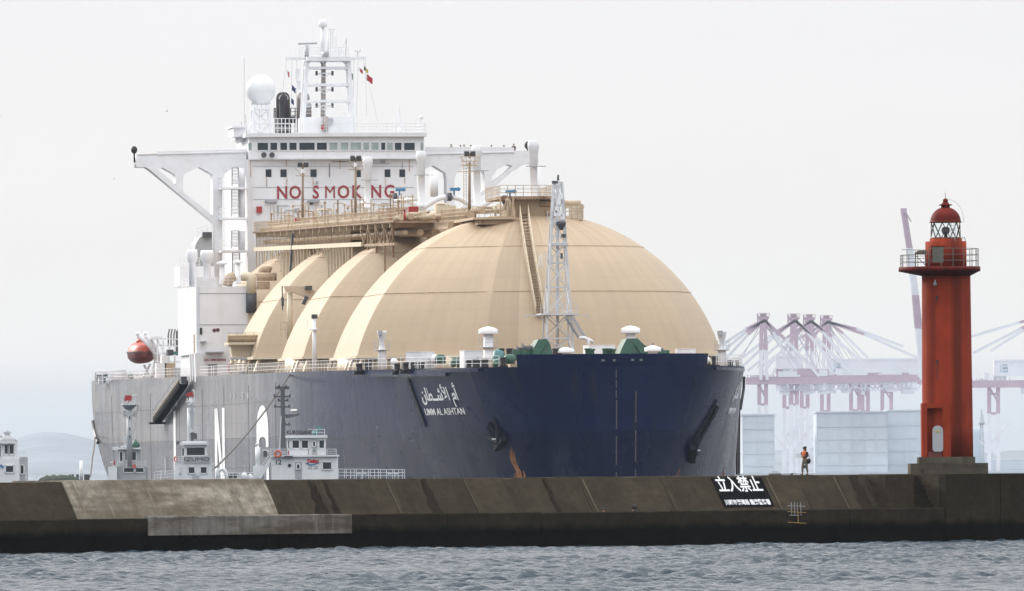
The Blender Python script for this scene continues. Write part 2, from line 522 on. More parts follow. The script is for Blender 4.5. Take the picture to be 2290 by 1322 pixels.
# ================================================================== BREAKWATER
BW_YAW = math.atan2(37.0, 61.4)
p0 = at_z(0, 570.0, 0)
MBW = frame((p0.x, p0.y, 0), BW_YAW)
def bw(px, py, n=0.0):                            # point on the plane n metres in front of the upper edge
    return plane_hit(MBW, px, py, 1, -n)
def bwx(px, n=0.0):
    return bw(px, 1080, n).x
TOPZ, LEDGE, FLOORZ = 4.16, 2.12, 1.35
def concrete(name, c, var=0.22, dark=(0.02, 0.017, 0.012), streak=0.6, rough=0.95, blot=0.5, blotcol=None, pale=0.0, tide=False, lo=.5):
    m, nt, b = nodes_of(name)
    N, L = nt.nodes, nt.links
    tc = N.new('ShaderNodeTexCoord')
    oi = N.new('ShaderNodeObjectInfo')
    b.inputs['Roughness'].default_value = rough
    b.inputs['Specular IOR Level'].default_value = 0.06
    off = N.new('ShaderNodeVectorMath'); off.operation = 'SCALE'; off.inputs[0].default_value = (37, 11, 23)
    L.new(oi.outputs['Random'], off.inputs['Scale'])
    pos = N.new('ShaderNodeVectorMath'); pos.operation = 'ADD'
    L.new(tc.outputs['Object'], pos.inputs[0]); L.new(off.outputs[0], pos.inputs[1])
    def noise(sc, det, mp_, rg=.6):
        mp = N.new('ShaderNodeMapping'); mp.inputs['Scale'].default_value = mp_
        n = N.new('ShaderNodeTexNoise'); n.inputs['Scale'].default_value = sc; n.inputs['Detail'].default_value = det; n.inputs['Roughness'].default_value = rg
        L.new(pos.outputs[0], mp.inputs[0]); L.new(mp.outputs[0], n.inputs['Vector'])
        return n.outputs['Fac']
    def rng(src, a, b_, c_, d):
        r_ = N.new('ShaderNodeMapRange')
        for k_, v_ in zip(('From Min', 'From Max', 'To Min', 'To Max'), (a, b_, c_, d)): r_.inputs[k_].default_value = v_
        L.new(src, r_.inputs['Value']); return r_.outputs[0]
    def mul(a, b_):
        n = N.new('ShaderNodeMath'); n.operation = 'MULTIPLY'; L.new(a, n.inputs[0])
        if isinstance(b_, float): n.inputs[1].default_value = b_
        else: L.new(b_, n.inputs[1])
        return n.outputs[0]
    def mix(fac, a, col_):
        n = N.new('ShaderNodeMixRGB'); L.new(fac, n.inputs[0]); L.new(a, n.inputs[1]); n.inputs[2].default_value = (*col_, 1); return n.outputs[0]
    grain = mul(rng(noise(1.6, 9, (1, 1, 1), .72), .3, .7, 1 - var, 1 + var), rng(noise(.22, 4, (1, 1, 1)), .3, .7, 1 - var * .8, 1 + var * .8))
    grain = mul(grain, rng(oi.outputs['Random'], 0, 1, .86, 1.14))
    base = N.new('ShaderNodeVectorMath'); base.operation = 'SCALE'; base.inputs[0].default_value = c
    L.new(grain, base.inputs['Scale'])
    out = base.outputs[0]
    out = mix(rng(noise(.5, 7, (.35, 1, 2.2), .65), lo, lo + .16, 0, blot), out, blotcol or tuple(x * .5 for x in c))        # lift lines and damp bands
    out = mix(rng(noise(1.5, 6, (1, .07, .07), .65), .5, .72, 0, streak), out, dark)                                     # runs down the face
    if pale: out = mix(rng(noise(1.9, 6, (1, .1, .1), .7), .56, .72, 0, pale), out, tuple(min(1, x * 1.7) for x in c))
    if tide:                                          # weed and water line, ragged
        sp = N.new('ShaderNodeSeparateXYZ'); L.new(tc.outputs['Object'], sp.inputs[0])
        ad = N.new('ShaderNodeMath'); ad.operation = 'MULTIPLY_ADD'; ad.inputs[1].default_value = .9
        L.new(noise(.8, 6, (1, 1, .4), .7), ad.inputs[0]); L.new(sp.outputs['Z'], ad.inputs[2])
        out = mix(rng(ad.outputs[0], 1.55, 1.95, .92, 0), out, (0.0042, 0.0038, 0.003))
    L.new(out, b.inputs['Base Color'])
    bp = N.new('ShaderNodeBump'); bp.inputs['Strength'].default_value = .7; bp.inputs['Distance'].default_value = .12
    L.new(noise(2.2, 8, (1, 1, 1), .7), bp.inputs['Height']); L.new(bp.outputs[0], b.inputs['Normal'])
    return m
C_dark = concrete('weathered_dark_concrete', (0.043, 0.0345, 0.024), 0.28, blotcol=(0.03, 0.024, 0.0175), streak=0.4, pale=.35)
C_face = concrete('damp_mossy_concrete', (0.025, 0.021, 0.0145), 0.3, blotcol=(0.018, 0.016, 0.011), tide=True, pale=.25)
C_wet = concrete('wet_black_concrete', (0.005, 0.0045, 0.0035), 0.5, dark=(0.002, 0.002, 0.002), blotcol=(0.003, 0.003, 0.002))
C_light = concrete('pale_repaired_concrete', (0.20, 0.178, 0.146), 0.5, dark=(0.10, 0.08, 0.055), streak=0.7, blot=0.75, blotcol=(0.10, 0.08, 0.058), pale=.9, lo=.43)
C_lightface = concrete('pale_stained_concrete', (0.18, 0.168, 0.152), 0.3, dark=(0.05, 0.04, 0.03), streak=0.6, blot=0.8, blotcol=(0.075, 0.055, 0.04), pale=.9, lo=.45)
C_pad = concrete('grey_brown_plinth_concrete', (0.085, 0.075, 0.058), 0.25, streak=0.5)

breakwater = thing('breakwater', 'long dark concrete breakwater crossing the picture above the water', 'breakwater', MBW)
xL, xR = bwx(-260), bwx(2560)
xB = bwx(2113, 3.6)                               # where the walled lighthouse block begins
def slope_pts(x0, x1, lift=0.0):
    return [(x0, -lift * .5, TOPZ + lift), (x1, -lift * .5, TOPZ + lift), (x1, -1.85 - lift, 2.0 + lift), (x0, -1.85 - lift, 2.0 + lift)]
# cross-section pushed along the wall: parapet slab with a sloping face
rb_ = random.Random(17)
def parapet(x0, x1, mat, name, lift=0.0, zl=1.2):
    mb = MB()
    m_ = max(2, int((x1 - x0) / .45))
    rows = []
    for k in range(m_ + 1):
        x = x0 + (x1 - x0) * k / m_
        j1 = rb_.uniform(-.028, .012) - (.05 if rb_.random() < .06 else 0)
        j2, j3 = rb_.uniform(-.02, .02), rb_.uniform(-.035, .035)
        rows.append([(x, y, z) for y, z in ((6.0, -1.5), (6.0, TOPZ + lift), (.35, TOPZ + lift + j1 * .3), (-lift + .03 + j2, TOPZ + lift + j1), (-.62 - lift + j2, TOPZ - .72 + lift * .8 + j3), (-1.24 - lift, TOPZ - 1.44 + lift * .6 + j2), (-1.85 - lift + j3 * .5, 2.0), (-2.55 - lift, zl), (-2.55 - lift, -1.5))])
    n = len(rows[0])
    mb.add([p for r_ in rows for p in r_], [(k * n + i, (k + 1) * n + i, (k + 1) * n + (i + 1) % n, k * n + (i + 1) % n) for k in range(m_) for i in range(n)])
    mb.add(rows[0], [tuple(range(n))]); mb.add(rows[-1], [tuple(reversed(range(n)))])
    return mb.build(name, mat, breakwater)
xs1, xs2 = bwx(137), bwx(588)
parapet(xL, xs1 - 0.01, C_dark, 'parapet')
o = parapet(xs1, xs2, C_light, 'parapet', lift=0.09); o['label'] = 'pale repaired stretch of parapet with washed out streaks'
cuts = [588, 700, 873, 944, 1036, 1120, 1211, 1290, 1378, 1475, 1580, 1690, 1780, 1862, 1930, 2040, 2113]
joint = []
px_a = xs2 + 0.01
for i, c in enumerate(cuts[1:]):
    xb_ = bwx(c) if c < 2113 else xB
    parapet(px_a, xb_ - 0.012, C_dark, 'parapet', lift=(0, .02, .0, .012, .025, .0, .015, .03)[i % 8])
    px_a = xb_ + 0.012
# pale lime lines that leaked out of the joints
lime = concrete('lime_streaks', (0.12, 0.10, 0.073), 0.4)
for c in (862, 1036, 1300, 1862, 1712):
    xa = bwx(c)
    mb = MB()
    w = random.uniform(0.03, 0.08)
    mb.add([(xa - w, -0.06, TOPZ - .1), (xa + w, -0.06, TOPZ - .1), (xa + w * .6, -1.84, 2.1), (xa - w * .6, -1.84, 2.1)], [(0, 3, 2, 1)])
    for k_ in range(len(mb.v) - 4, len(mb.v)):
        v = mb.v[k_]; mb.v[k_] = (v[0], v[1] - 0.05, v[2] + 0.01)
    mb.build('joint_streak', lime, breakwater)

# lower wall: front coping with a sunken walkway behind it
def lower(x0, x1, mat, name, zt=LEDGE, zb=1.02, n0=3.15, n1=3.6):
    mb = MB()
    m_ = max(2, int((x1 - x0) / .5))
    rows = []
    for k in range(m_ + 1):
        x = x0 + (x1 - x0) * k / m_
        j1, j2 = rb_.uniform(-.03, .012) - (.06 if rb_.random() < .08 else 0), rb_.uniform(-.015, .015)
        rows.append([(x, -n0, zb), (x, -n0, zt), (x, -n1 + .05, zt + j1 * .6), (x, -n1 + j2, zt - .05 + j1), (x, -n1 + j2, zb)])
    n = 5
    mb.add([p for r_ in rows for p in r_], [(k * n + i, (k + 1) * n + i, (k + 1) * n + (i + 1) % n, k * n + (i + 1) % n) for k in range(m_) for i in range(n)])
    mb.add(rows[0], [tuple(range(n))]); mb.add(rows[-1], [tuple(reversed(range(n)))])
    return mb.build(name, mat, breakwater)
xa1, xa2 = bwx(330, 3.6), bwx(785, 3.6)
lower(xL, xa1 - 0.01, C_face, 'front_wall', zt=LEDGE - 0.1)
o = lower(xa1, xa2, C_lightface, 'front_wall', n1=3.66, zt=LEDGE + 0.03); o['label'] = 'pale stained stretch of front wall'
prev = xa2 + 0.01
for c in (1000, 1210, 1505, 1700, 1900, 2113):
    xn = bwx(c, 3.6)
    lower(prev, xn - 0.012, C_face, 'front_wall', zt=LEDGE + (c % 7) * 0.006 - 0.02, n1=3.6 + (c % 5) * 0.008)
    prev = xn + 0.012
MB().bx(xL, xB, -3.15, -2.5, -1.5, FLOORZ).build('walkway', C_face, breakwater)
mb = MB()
mb.bx(xL, xB, -3.50, -2.56, -1.8, 1.02)
mb.build('wet_base', C_wet, breakwater)
# block that carries the lighthouse: upright front wall
mb = MB(); mb.bx(xB + .01, bwx(2235, 3.6) - .015, -3.7, 6, 1.0, TOPZ); mb.build('lighthouse_block', C_face, breakwater)
mb = MB(); mb.bx(bwx(2235, 3.6) + .015, xR, -3.72, 6, 1.0, TOPZ + .01); mb.build('lighthouse_block', C_face, breakwater)
mb = MB(); mb.bx(xB, xR, -3.62, 6, -1.8, 1.0); mb.build('wet_base', C_wet, breakwater)
# concrete stairs cut against the slope beside the block
mb = MB()
sx0, sx1 = bwx(2000), bwx(2062)
for i in range(7):
    z = 2.0 + (i + 1) * 0.3
    n = 1.95 - i * 0.27
    mb.bx(sx0 + .2 * i * .2, sx1, -n - .35, 0.4, z - .31, z - 0.02)
mb.build('steps', C_face, breakwater)
mb = MB()
mb.bx(sx1 + .0, xB + .005, -2.9, 3, 1.3, TOPZ - .02)
mb.bx(bwx(1935), sx0 - .01, -2.2, 2, 1.3, TOPZ - .03)
mb.build('stair_wing', C_dark, breakwater)
# damp wedges that seep out of the joints
m_damp = concrete('damp_seep', (0.022, 0.017, 0.012), .3)
for c, w0_, w1_ in ((690, .15, .9), (944, .3, .75), (722, .05, .5), (1215, .1, .3), (1905, .5, .9)):
    xa = bwx(c); mb = MB(); k_ = 8; rw_ = []
    for i in range(k_ + 1):
        f = i / k_; wv = (w0_ + (w1_ - w0_) * f) * (1 + .25 * math.sin(i * 2.3 + c)); off_ = .06 * math.sin(i * 1.7 + c)
        y_, z_ = -.075 - 1.80 * f, TOPZ + .035 - .02 - 2.14 * f
        rw_ += [(xa - wv * .5 + off_, y_, z_), (xa + wv * .5 + off_, y_, z_)]
    mb.add(rw_, [(2 * i, 2 * i + 2, 2 * i + 3, 2 * i + 1) for i in range(k_)])
    mb.build('damp_seep', m_damp, breakwater)
# painted no-entry sign on the slope
SL = (Vector((0, -1.85, 2.0)) - Vector((0, 0, TOPZ))).normalized()      # down the slope
SN = Vector((0, SL.z, -SL.y)); SN = -SN if SN.z < 0 else SN             # outwards
slope_len = math.hypot(1.85, TOPZ - 2.0)
def on_slope(x, s, h=0.0): return Vector((x, 0, TOPZ)) + SL * s + SN * h
xs_a, xs_b = bwx(1587), bwx(1700)
mb = MB()
p = [on_slope(xs_a, .16, .035), on_slope(xs_b, .16, .035), on_slope(xs_b, slope_len * .87, .035), on_slope(xs_a, slope_len * .87, .035)]
mb.hexa([p[3] - SN * .01, p[2] - SN * .01, p[1] - SN * .01, p[0] - SN * .01, p[3], p[2], p[1], p[0]])
sign = mb.build('painted_sign', paint('sign_black_paint', (0.006, 0.006, 0.007), 0.9, 0.3, 1.5, spec=.05), breakwater)
wS = xs_b - xs_a
o = lettering('立入禁止', 0.80, 'lettering', M['letter_white'], sign, depth=.006, bold=0.012, sx=wS * .88 / 3.2)
o.matrix_local = face_mat(on_slope((xs_a + xs_b) / 2 - .05, .16 + .62, .05), (1, 0, 0), -SL)
for v in o.data.vertices: v.co.y *= 1.65
o = lettering('川崎市港湾局 臨港警察署', 0.26, 'lettering', M['letter_white'], sign, depth=.006, bold=0.006, sx=wS * .9 / 2.95)
o.matrix_local = face_mat(on_slope((xs_a + xs_b) / 2 + .0, slope_len * .87 - .32, .05), (1, 0, 0), -SL)
for v in o.data.vertices: v.co.y *= 1.75
# small light spots
mb = MB()
a_ = bwx(148)
mb.hexa([on_slope(a_ - .09 + .05 * k, s, h) for h in (.01, .03) for k, s in ((0, 1.45), (3, 1.45), (3, .95), (0, .95))])
mb.build('white_mark', M['white'], breakwater)
# grey rail ladder with yellow bars
xl0 = bwx(1780, 3.7)
lad = thing('ladder_frame', 'galvanised ladder frame with yellow crossbars on the breakwater below the painted sign', 'ladder', MBW @ Matrix.Translation((xl0, -3.62, 0)))
mb = MB()
for dx in (-.30, -.08, .12, .36): mb.bar((dx, -.06, 1.75), (dx, .0, 2.55), .028)
mb.bar((-.62, -.07, 2.36), (.66, -.07, 2.30), .03)
mb.build('grey_rails', paint('galvanised_steel', (0.28, 0.29, 0.31), 0.5, 0.2, 3), lad)
mb = MB()
mb.bar((-.62, -.1, 2.0), (.68, -.1, 1.92), .035); mb.bar((.12, -.1, 1.3), (.12, -.1, 1.95), .035); mb.bar((-.62, -.1, 1.36), (.68, -.1, 1.28), .035)
mb.build('yellow_bars', paint('faded_yellow_paint', (0.34, 0.22, 0.05), 0.6, 0.3, 4), lad)
mb = MB(); mb.bar((-.5, -.1, 1.78), (.2, -.1, 1.76), .03); mb.build('grey_rung', M['grey'], lad)

# mossy rock hump behind the left end of the wall
rk = MB()
p = at(118, 1082, 575)
for j in range(9):
    for i in range(16):
        u, v = i / 15, j / 8
        x = (u - .5) * 3.0
        rk.v.append((p.x + x + .1 * math.sin(j * 3.1), 583 + (v - .5) * 3, 3.4 + 1.17 * (1 - (2 * u - 1) ** 4) ** .5 * (1 - (2 * v - 1) ** 2) ** .5 + .05 * math.sin(i * 2.7 + j)))
rk.f = [(j * 16 + i, j * 16 + i + 1, j * 16 + i + 17, j * 16 + i + 16) for j in range(8) for i in range(15)]
rk.sm = [True] * len(rk.f)
tag(rk.build('boulder', concrete('mossy_rock', (0.06, 0.072, 0.06), 0.3)), 'rounded grey green boulder on top of the wall at the left', 'boulder')

# ================================================================== THE GAS CARRIER
YAW = R(8.5)
D1 = 1094.0
pT = at_z(1187, D1, 0)
MS = frame((pT.x, pT.y, 0), YAW)                  # local: x to port, y aft, z up, origin under the foremost tank
ship = thing('gas_carrier_ship', 'huge navy gas carrier with four cream dome tanks and white bridge', 'ship', MS)
def P(px, py, t): return plane_hit(MS, px, py, 1, t)
def PX(px, py, x): return plane_hit(MS, px, py, 0, x)
def zdeck(t): return 15.55 + 0.0060 * (t + 64)

DECK_CURVE = [(-64, 0), (-63.3, 3.2), (-61.4, 6.4), (-58.4, 9.6), (-54, 12.3), (-48, 14.8), (-40, 17.0), (-30, 18.9), (-20, 20.6), (-10, 22.1), (0, 23.2), (14, 24.25), (60, 24.3), (120, 24.3), (190, 24.35), (215, 24.4), (230, 24.35)]
WL_CURVE = [(-63, 0), (-62.3, 1.6), (-60.2, 3.4), (-57, 5.4), (-53, 7.6), (-47, 10.2), (-39, 13.1), (-29.5, 16.1), (-20, 18.8), (-10, 21.0), (0, 22.6), (14, 24.0), (60, 24.3), (120, 24.3), (184, 24.1), (203, 23.2), (212, 22.0)]
def resample(cv, n_seg=6):
    out = []
    k = len(cv)
    for i in range(k - 1):
        a = cv[max(0, i - 1)]; b = cv[i]; c = cv[i + 1]; d = cv[min(k - 1, i + 2)]
        for s in range(n_seg):
            t = s / n_seg
            # centripetal-ish: monotone blend between linear and Catmull-Rom
            def cr(p0, p1, p2, p3):
                return .5 * ((2 * p1) + (-p0 + p2) * t + (2 * p0 - 5 * p1 + 4 * p2 - p3) * t * t + (-p0 + 3 * p1 - 3 * p2 + p3) * t ** 3)
            if 1 <= i <= 9:
                out.append((cr(a[0], b[0], c[0], d[0]), cr(a[1], b[1], c[1], d[1])))
            else:
                out.append((b[0] + (c[0] - b[0]) * t, b[1] + (c[1] - b[1]) * t))
    out.append(cv[-1])
    return out
DKR, WLR = resample(DECK_CURVE), resample(WL_CURVE)
NS = len(DKR)
def hull_pt(i, v):                                # station i, v=0 waterline .. 1 deck
    (td, bd), (tw, bwid) = DKR[i], WLR[i]
    w = max(0, v) ** 1.25 if td < 20 else 1 - (1 - max(0, min(1, v))) ** 2.4
    t = tw + (td - tw) * w
    b = bwid + (bd - bwid) * w
    return Vector((b, t, zdeck(td) * v))
LV = [-0.08, 0.02, .1, .18, .27, .36, .46, .56, .66, .76, .86, .94, 1.0]
def hull_at(t, z, side=-1):                       # point on the hull side nearest to station t, height z, with outward normal
    v = z / zdeck(t)
    best = min(range(NS), key=lambda i: abs(hull_pt(i, v).y - t))
    j = min(NS - 2, best if hull_pt(best, v).y <= t else best - 1)
    a, b = hull_pt(j, v), hull_pt(j + 1, v)
    k = (t - a.y) / (b.y - a.y) if abs(b.y - a.y) > 1e-6 else 0
    p = a.lerp(b, k)
    up = (hull_pt(j, v + .05).lerp(hull_pt(j + 1, v + .05), k) - p).normalized()
    al = (b - a).normalized()
    n = al.cross(up).normalized()
    if n.x < 0: n = -n
    p = Vector((side * p.x, p.y, p.z)); n = Vector((side * n.x, n.y, n.z)); al = Vector((side * al.x, al.y, al.z)); up = Vector((side * up.x, up.y, up.z))
    return p, n, al, up

def build_hull():
    mb = MB()
    for side in (-1, 1):
        rows = [[Vector((side * q.x, q.y, q.z)) for q in (hull_pt(i, v) for i in range(NS))] for v in LV]
        flat = [p for r_ in rows for p in r_]
        mb.add(flat, [(j * NS + i, j * NS + i + 1, (j + 1) * NS + i + 1, (j + 1) * NS + i) for j in range(len(LV) - 1) for i in range(NS - 1)], True)
    # transom
    v_ = []
    for v in LV:
        q = hull_pt(NS - 1, v)
        v_ += [Vector((-q.x, q.y, q.z)), Vector((q.x, q.y, q.z))]
    mb.add(v_, [(2 * j, 2 * j + 1, 2 * j + 3, 2 * j + 2) for j in range(len(LV) - 1)])
    m, nt, b = nodes_of('navy_hull_paint')
    N, L = nt.nodes, nt.links
    tc = N.new('ShaderNodeTexCoord')
    sepx = N.new('ShaderNodeSeparateXYZ'); L.new(tc.outputs['Object'], sepx.inputs[0])
    def noise(sc, mapping, det=5):
        mp = N.new('ShaderNodeMapping'); mp.inputs['Scale'].default_value = mapping
        n = N.new('ShaderNodeTexNoise'); n.inputs['Scale'].default_value = sc; n.inputs['Detail'].default_value = det
        L.new(tc.outputs['Object'], mp.inputs[0]); L.new(mp.outputs[0], n.inputs['Vector'])
        return n
    def mrange(src, a, b_, c, d):
        r_ = N.new('ShaderNodeMapRange')
        for k_, v_2 in zip(('From Min', 'From Max', 'To Min', 'To Max'), (a, b_, c, d)): r_.inputs[k_].default_value = v_2
        L.new(src, r_.inputs['Value'])
        return r_.outputs[0]
    n1 = noise(.08, (1, 1, 1.6)); n2 = noise(.45, (1, 1, .05)); n3 = noise(.14, (1, 1, .8))
    base = N.new('ShaderNodeMixRGB')
    base.inputs[1].default_value = (0.0035, 0.0095, 0.043, 1)
    base.inputs[2].default_value = (0.0085, 0.0165, 0.058, 1)
    L.new(mrange(n1.outputs['Fac'], .35, .65, 0, 1), base.inputs[0])
    # grey sky reflection along the parallel side, put into the paint colour
    sky_sheen = N.new('ShaderNodeMixRGB')
    sky_sheen.inputs[2].default_value = (0.25, 0.245, 0.25, 1)
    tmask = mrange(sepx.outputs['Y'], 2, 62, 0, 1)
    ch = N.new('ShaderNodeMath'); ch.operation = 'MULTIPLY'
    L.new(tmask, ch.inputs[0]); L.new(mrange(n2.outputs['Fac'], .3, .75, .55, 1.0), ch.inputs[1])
    L.new(ch.outputs[0], sky_sheen.inputs[0]); L.new(base.outputs[0], sky_sheen.inputs[1])
    # dirty runs from the deck edge
    run = N.new('ShaderNodeMixRGB'); run.inputs[2].default_value = (0.028, 0.026, 0.028, 1)
    hz = mrange(sepx.outputs['Z'], 4, 17, 0.15, 1)
    rm = N.new('ShaderNodeMath'); rm.operation = 'MULTIPLY'
    L.new(mrange(noise(.9, (1, 1, .035)).outputs['Fac'], .56, .74, 0, .75), rm.inputs[0]); L.new(hz, rm.inputs[1])
    L.new(rm.outputs[0], run.inputs[0]); L.new(sky_sheen.outputs[0], run.inputs[1])
    # darker boot-top band low on the side
    boot = N.new('ShaderNodeMixRGB'); boot.blend_type = 'MULTIPLY'; boot.inputs[2].default_value = (.62, .64, .7, 1)
    L.new(mrange(sepx.outputs['Z'], 8.75, 8.9, 1, 0), boot.inputs[0]); L.new(run.outputs[0], boot.inputs[1])
    # plating: every strake and plate took the paint a little differently, thin weld lines between
    cmb = N.new('ShaderNodeCombineXYZ'); L.new(sepx.outputs['Y'], cmb.inputs['X']); L.new(sepx.outputs['Z'], cmb.inputs['Y'])
    br = N.new('ShaderNodeTexBrick')
    for k_, v_2 in (('Scale', 1.0), ('Mortar Size', .045), ('Mortar Smooth', .5), ('Brick Width', 11.0), ('Row Height', 2.65)): br.inputs[k_].default_value = v_2
    br.inputs['Color1'].default_value = (.86, .87, .90, 1); br.inputs['Color2'].default_value = (1.16, 1.13, 1.08, 1); br.inputs['Mortar'].default_value = (.8, .8, .8, 1)
    L.new(cmb.outputs[0], br.inputs['Vector'])
    pm = N.new('ShaderNodeVectorMath'); pm.operation = 'MULTIPLY'; L.new(boot.outputs[0], pm.inputs[0]); L.new(br.outputs['Color'], pm.inputs[1])
    # scuffs from tugs and fenders, salt bloom low down
    sc_ = N.new('ShaderNodeMixRGB'); sc_.inputs[2].default_value = (.045, .055, .085, 1)
    scm = N.new('ShaderNodeMath'); scm.operation = 'MULTIPLY'
    L.new(mrange(noise(.35, (1, 1, .22), 7).outputs['Fac'], .53, .7, 0, .75), scm.inputs[0]); L.new(mrange(sepx.outputs['Z'], 9, 1, 0.1, 1), scm.inputs[1])
    L.new(scm.outputs[0], sc_.inputs[0]); L.new(pm.outputs[0], sc_.inputs[1])
    L.new(sc_.outputs[0], b.inputs['Base Color'])
    L.new(mrange(n3.outputs['Fac'], .3, .7, .22, .34), b.inputs['Roughness'])
    b.inputs['Specular IOR Level'].default_value = 0.14
    bp = N.new('ShaderNodeBump'); bp.inputs['Strength'].default_value = .3; bp.inputs['Distance'].default_value = .3
    L.new(noise(.25, (1, 1, .7), 2).outputs['Fac'], bp.inputs['Height']); L.new(bp.outputs[0], b.inputs['Normal'])
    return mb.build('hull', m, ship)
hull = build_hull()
# deck
mb = MB()
dk = [hull_pt(i, 1.0) for i in range(NS)]
vv = [Vector((-p.x, p.y, p.z - .02)) for p in dk] + [Vector((p.x, p.y, p.z - .02)) for p in dk]
mb.add(vv, [(i, i + 1, NS + i + 1, NS + i) for i in range(NS - 1)])
mb.build('main_deck', M['deck'], ship)
# bow bulwark
mb = MB()
idxb = [i for i in range(NS) if DKR[i][0] < -57.6]
ring = [hull_pt(i, 1.0) for i in idxb]
pts = [Vector((-p.x, p.y, p.z)) for p in reversed(ring)] + [Vector((p.x, p.y, p.z)) for p in ring[1:]]
HB = 1.3
for a, b in zip(pts[:-1], pts[1:]):
    def outw(p): return Vector((p.x * 1.012, p.y - .25, 0)) - Vector((p.x, p.y, 0))
    inn = [Vector((p.x * .985, p.y + .25, p.z)) for p in (a, b)]
    mb.hexa([a, b, inn[1], inn[0], a + outw(a) + Vector((0, 0, HB)), b + outw(b) + Vector((0, 0, HB)), inn[1] + outw(b) + Vector((0, 0, HB)), inn[0] + outw(a) + Vector((0, 0, HB))])
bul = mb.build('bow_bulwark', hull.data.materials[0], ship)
# fender strips, bulwark ledges, seams
mb = MB()
def hull_strip(t0, t1, z0, z1, w, out, side=-1, k=8):
    prevp = None
    for i in range(k + 1):
        f = i / k
        p, n, al, up = hull_at(t0 + (t1 - t0) * f, z0 + (z1 - z0) * f, side)
        q = p + n * out
        if prevp is not None: mb.bar(prevp, q, w, w)
        prevp = q
hull_strip(-52, -36, 15.4, 15.4, .3, .15, -1)
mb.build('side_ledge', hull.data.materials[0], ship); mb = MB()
hull_strip(-56, -40, 15.35, 15.35, .3, .15, 1)
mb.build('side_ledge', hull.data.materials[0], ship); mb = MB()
t_f = PX(775, 840, -24.3).y
hull_strip(t_f - 16, t_f + 8, zdeck(t_f) - .7, zdeck(t_f) - .5, .34, .2)
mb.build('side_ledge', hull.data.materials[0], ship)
mb = MB()
hull_strip(t_f - 4, t_f - 5.5, 14.6, 9.6, .3, .12)
mb.build('side_fender', M['grey_dark'], ship)
mb = MB()
for z_, t0, t1 in ((12.9, 226, 18), (8.85, 222, 30), (5.4, 215, 60)):
    hull_strip(t0, t1, z_, z_, .07, .0, k=40)
for t_ in (33, 58, 82, 104, 128, 160, 185, 205):
    hull_strip(t_, t_, 15.0, 1.0, .06, .0, k=6)
mb.build('plate_seam', paint('seam_paint', (0.045, 0.045, 0.05), .5, .3, .5), ship)

# ---------------------------------------------------------------- lettering on the hull, wrapped on to the plating
def wrap(o, t_c, z_c, side, flip=1, width=1.0, height=1.0, out=.06):
    for v in o.data.vertices:
        u, w = v.co.x * width, v.co.y * height
        p, n, al, up = hull_at(t_c + flip * u, z_c + w, side)
        q = p + n * (out + v.co.z)
        v.co = q
    return o
def hull_text(text, size, t_c, z_c, side, flip, name, width=1.0, bold=0.0, height=1.0):
    o = lettering(text, size, name, M['letter_white'], ship, depth=.015, bold=bold)
    return wrap(o, t_c, z_c, side, flip, width, height)
ARAB = '\uFEE5\uFE8E\uFEC4\u0640\u0640\uFEB7\uFEF7\uFE8D \uFEE1\uFE83'
def hull_hit(px, py, side=-1):                    # where a photo pixel meets the hull side
    Mi = MS.inverted(); o = Mi @ CAM; d = Mi.to_3x3() @ ray(px, py)
    lo, hi = None, None
    best = None
    for s in range(3000):
        t = -63.0 + s * 0.1
        k = (t - o.y) / d.y
        q = o + d * k
        if q.z < -1 or q.z > zdeck(t): continue
        p, n, al, up = hull_at(t, q.z, side)
        e = abs(p.x - q.x)
        if best is None or e < best[0]: best = (e, t, q.z)
        if t > -20 and side > 0: break
    return best[1], best[2]
HH = {}
for key, px, py in (('a0', 944, 890), ('a1', 1027, 890), ('n0', 952, 922), ('n1', 1040, 920)):
    HH[key] = hull_hit(px, py)
print('HULL HITS', HH)
tc_, zc_ = (HH['a0'][0] + HH['a1'][0]) / 2, (HH['a0'][1] + HH['a1'][1]) / 2
wA = abs(HH['a0'][0] - HH['a1'][0])
o = lettering(ARAB, 2.0, 'name_lettering', M['letter_white'], ship, depth=.015, bold=.035)
w0 = max(v.co.x for v in o.data.vertices) - min(v.co.x for v in o.data.vertices)
wrap(o, tc_, zc_ + .35, -1, -1, wA / w0, .95)
tc_, zc_ = (HH['n0'][0] + HH['n1'][0]) / 2, (HH['n0'][1] + HH['n1'][1]) / 2
wN = abs(HH['n0'][0] - HH['n1'][0])
o = lettering('UMM AL ASHTAN', 1.0, 'name_lettering', M['letter_white'], ship, depth=.015, bold=.004)
w0 = max(v.co.x for v in o.data.vertices) - min(v.co.x for v in o.data.vertices)
wrap(o, tc_, zc_, -1, -1, wN / w0, 1.02)
o = lettering(ARAB, 2.0, 'name_lettering', M['letter_white'], ship, depth=.015, bold=.03)
w0 = max(v.co.x for v in o.data.vertices) - min(v.co.x for v in o.data.vertices)
wrap(o, -36, 12.9, 1, 1, wA / w0, .95)
o = lettering('UMM AL ASHTAN', 1.0, 'name_lettering', M['letter_white'], ship, depth=.015, bold=.015)
w0 = max(v.co.x for v in o.data.vertices) - min(v.co.x for v in o.data.vertices)
wrap(o, -36, 10.9, 1, 1, wN / w0, 1.0)
def bars_to_hull(polys, t_c, z_c, name):          # letter made of polygons in (u forward, w up), wrapped on the flat side
    mb_ = MB()
    for pol in polys:
        n = len(pol)
        v_ = []
        for off in (.03, .06):
            for u, w in pol:
                p, nn, al, up = hull_at(t_c - u, z_c + w, -1)
                v_.append(p + nn * off)
        mb_.add(v_, [tuple(range(n, 2 * n))] + [(i, (i + 1) % n, n + (i + 1) % n, n + i) for i in range(n)])
    return mb_.build(name, M['letter_white'], ship)
tL, zT = PX(391, 917, -24.3).y, PX(490, 913, -24.3).z
zB = 1.6
hgt = zT - zB
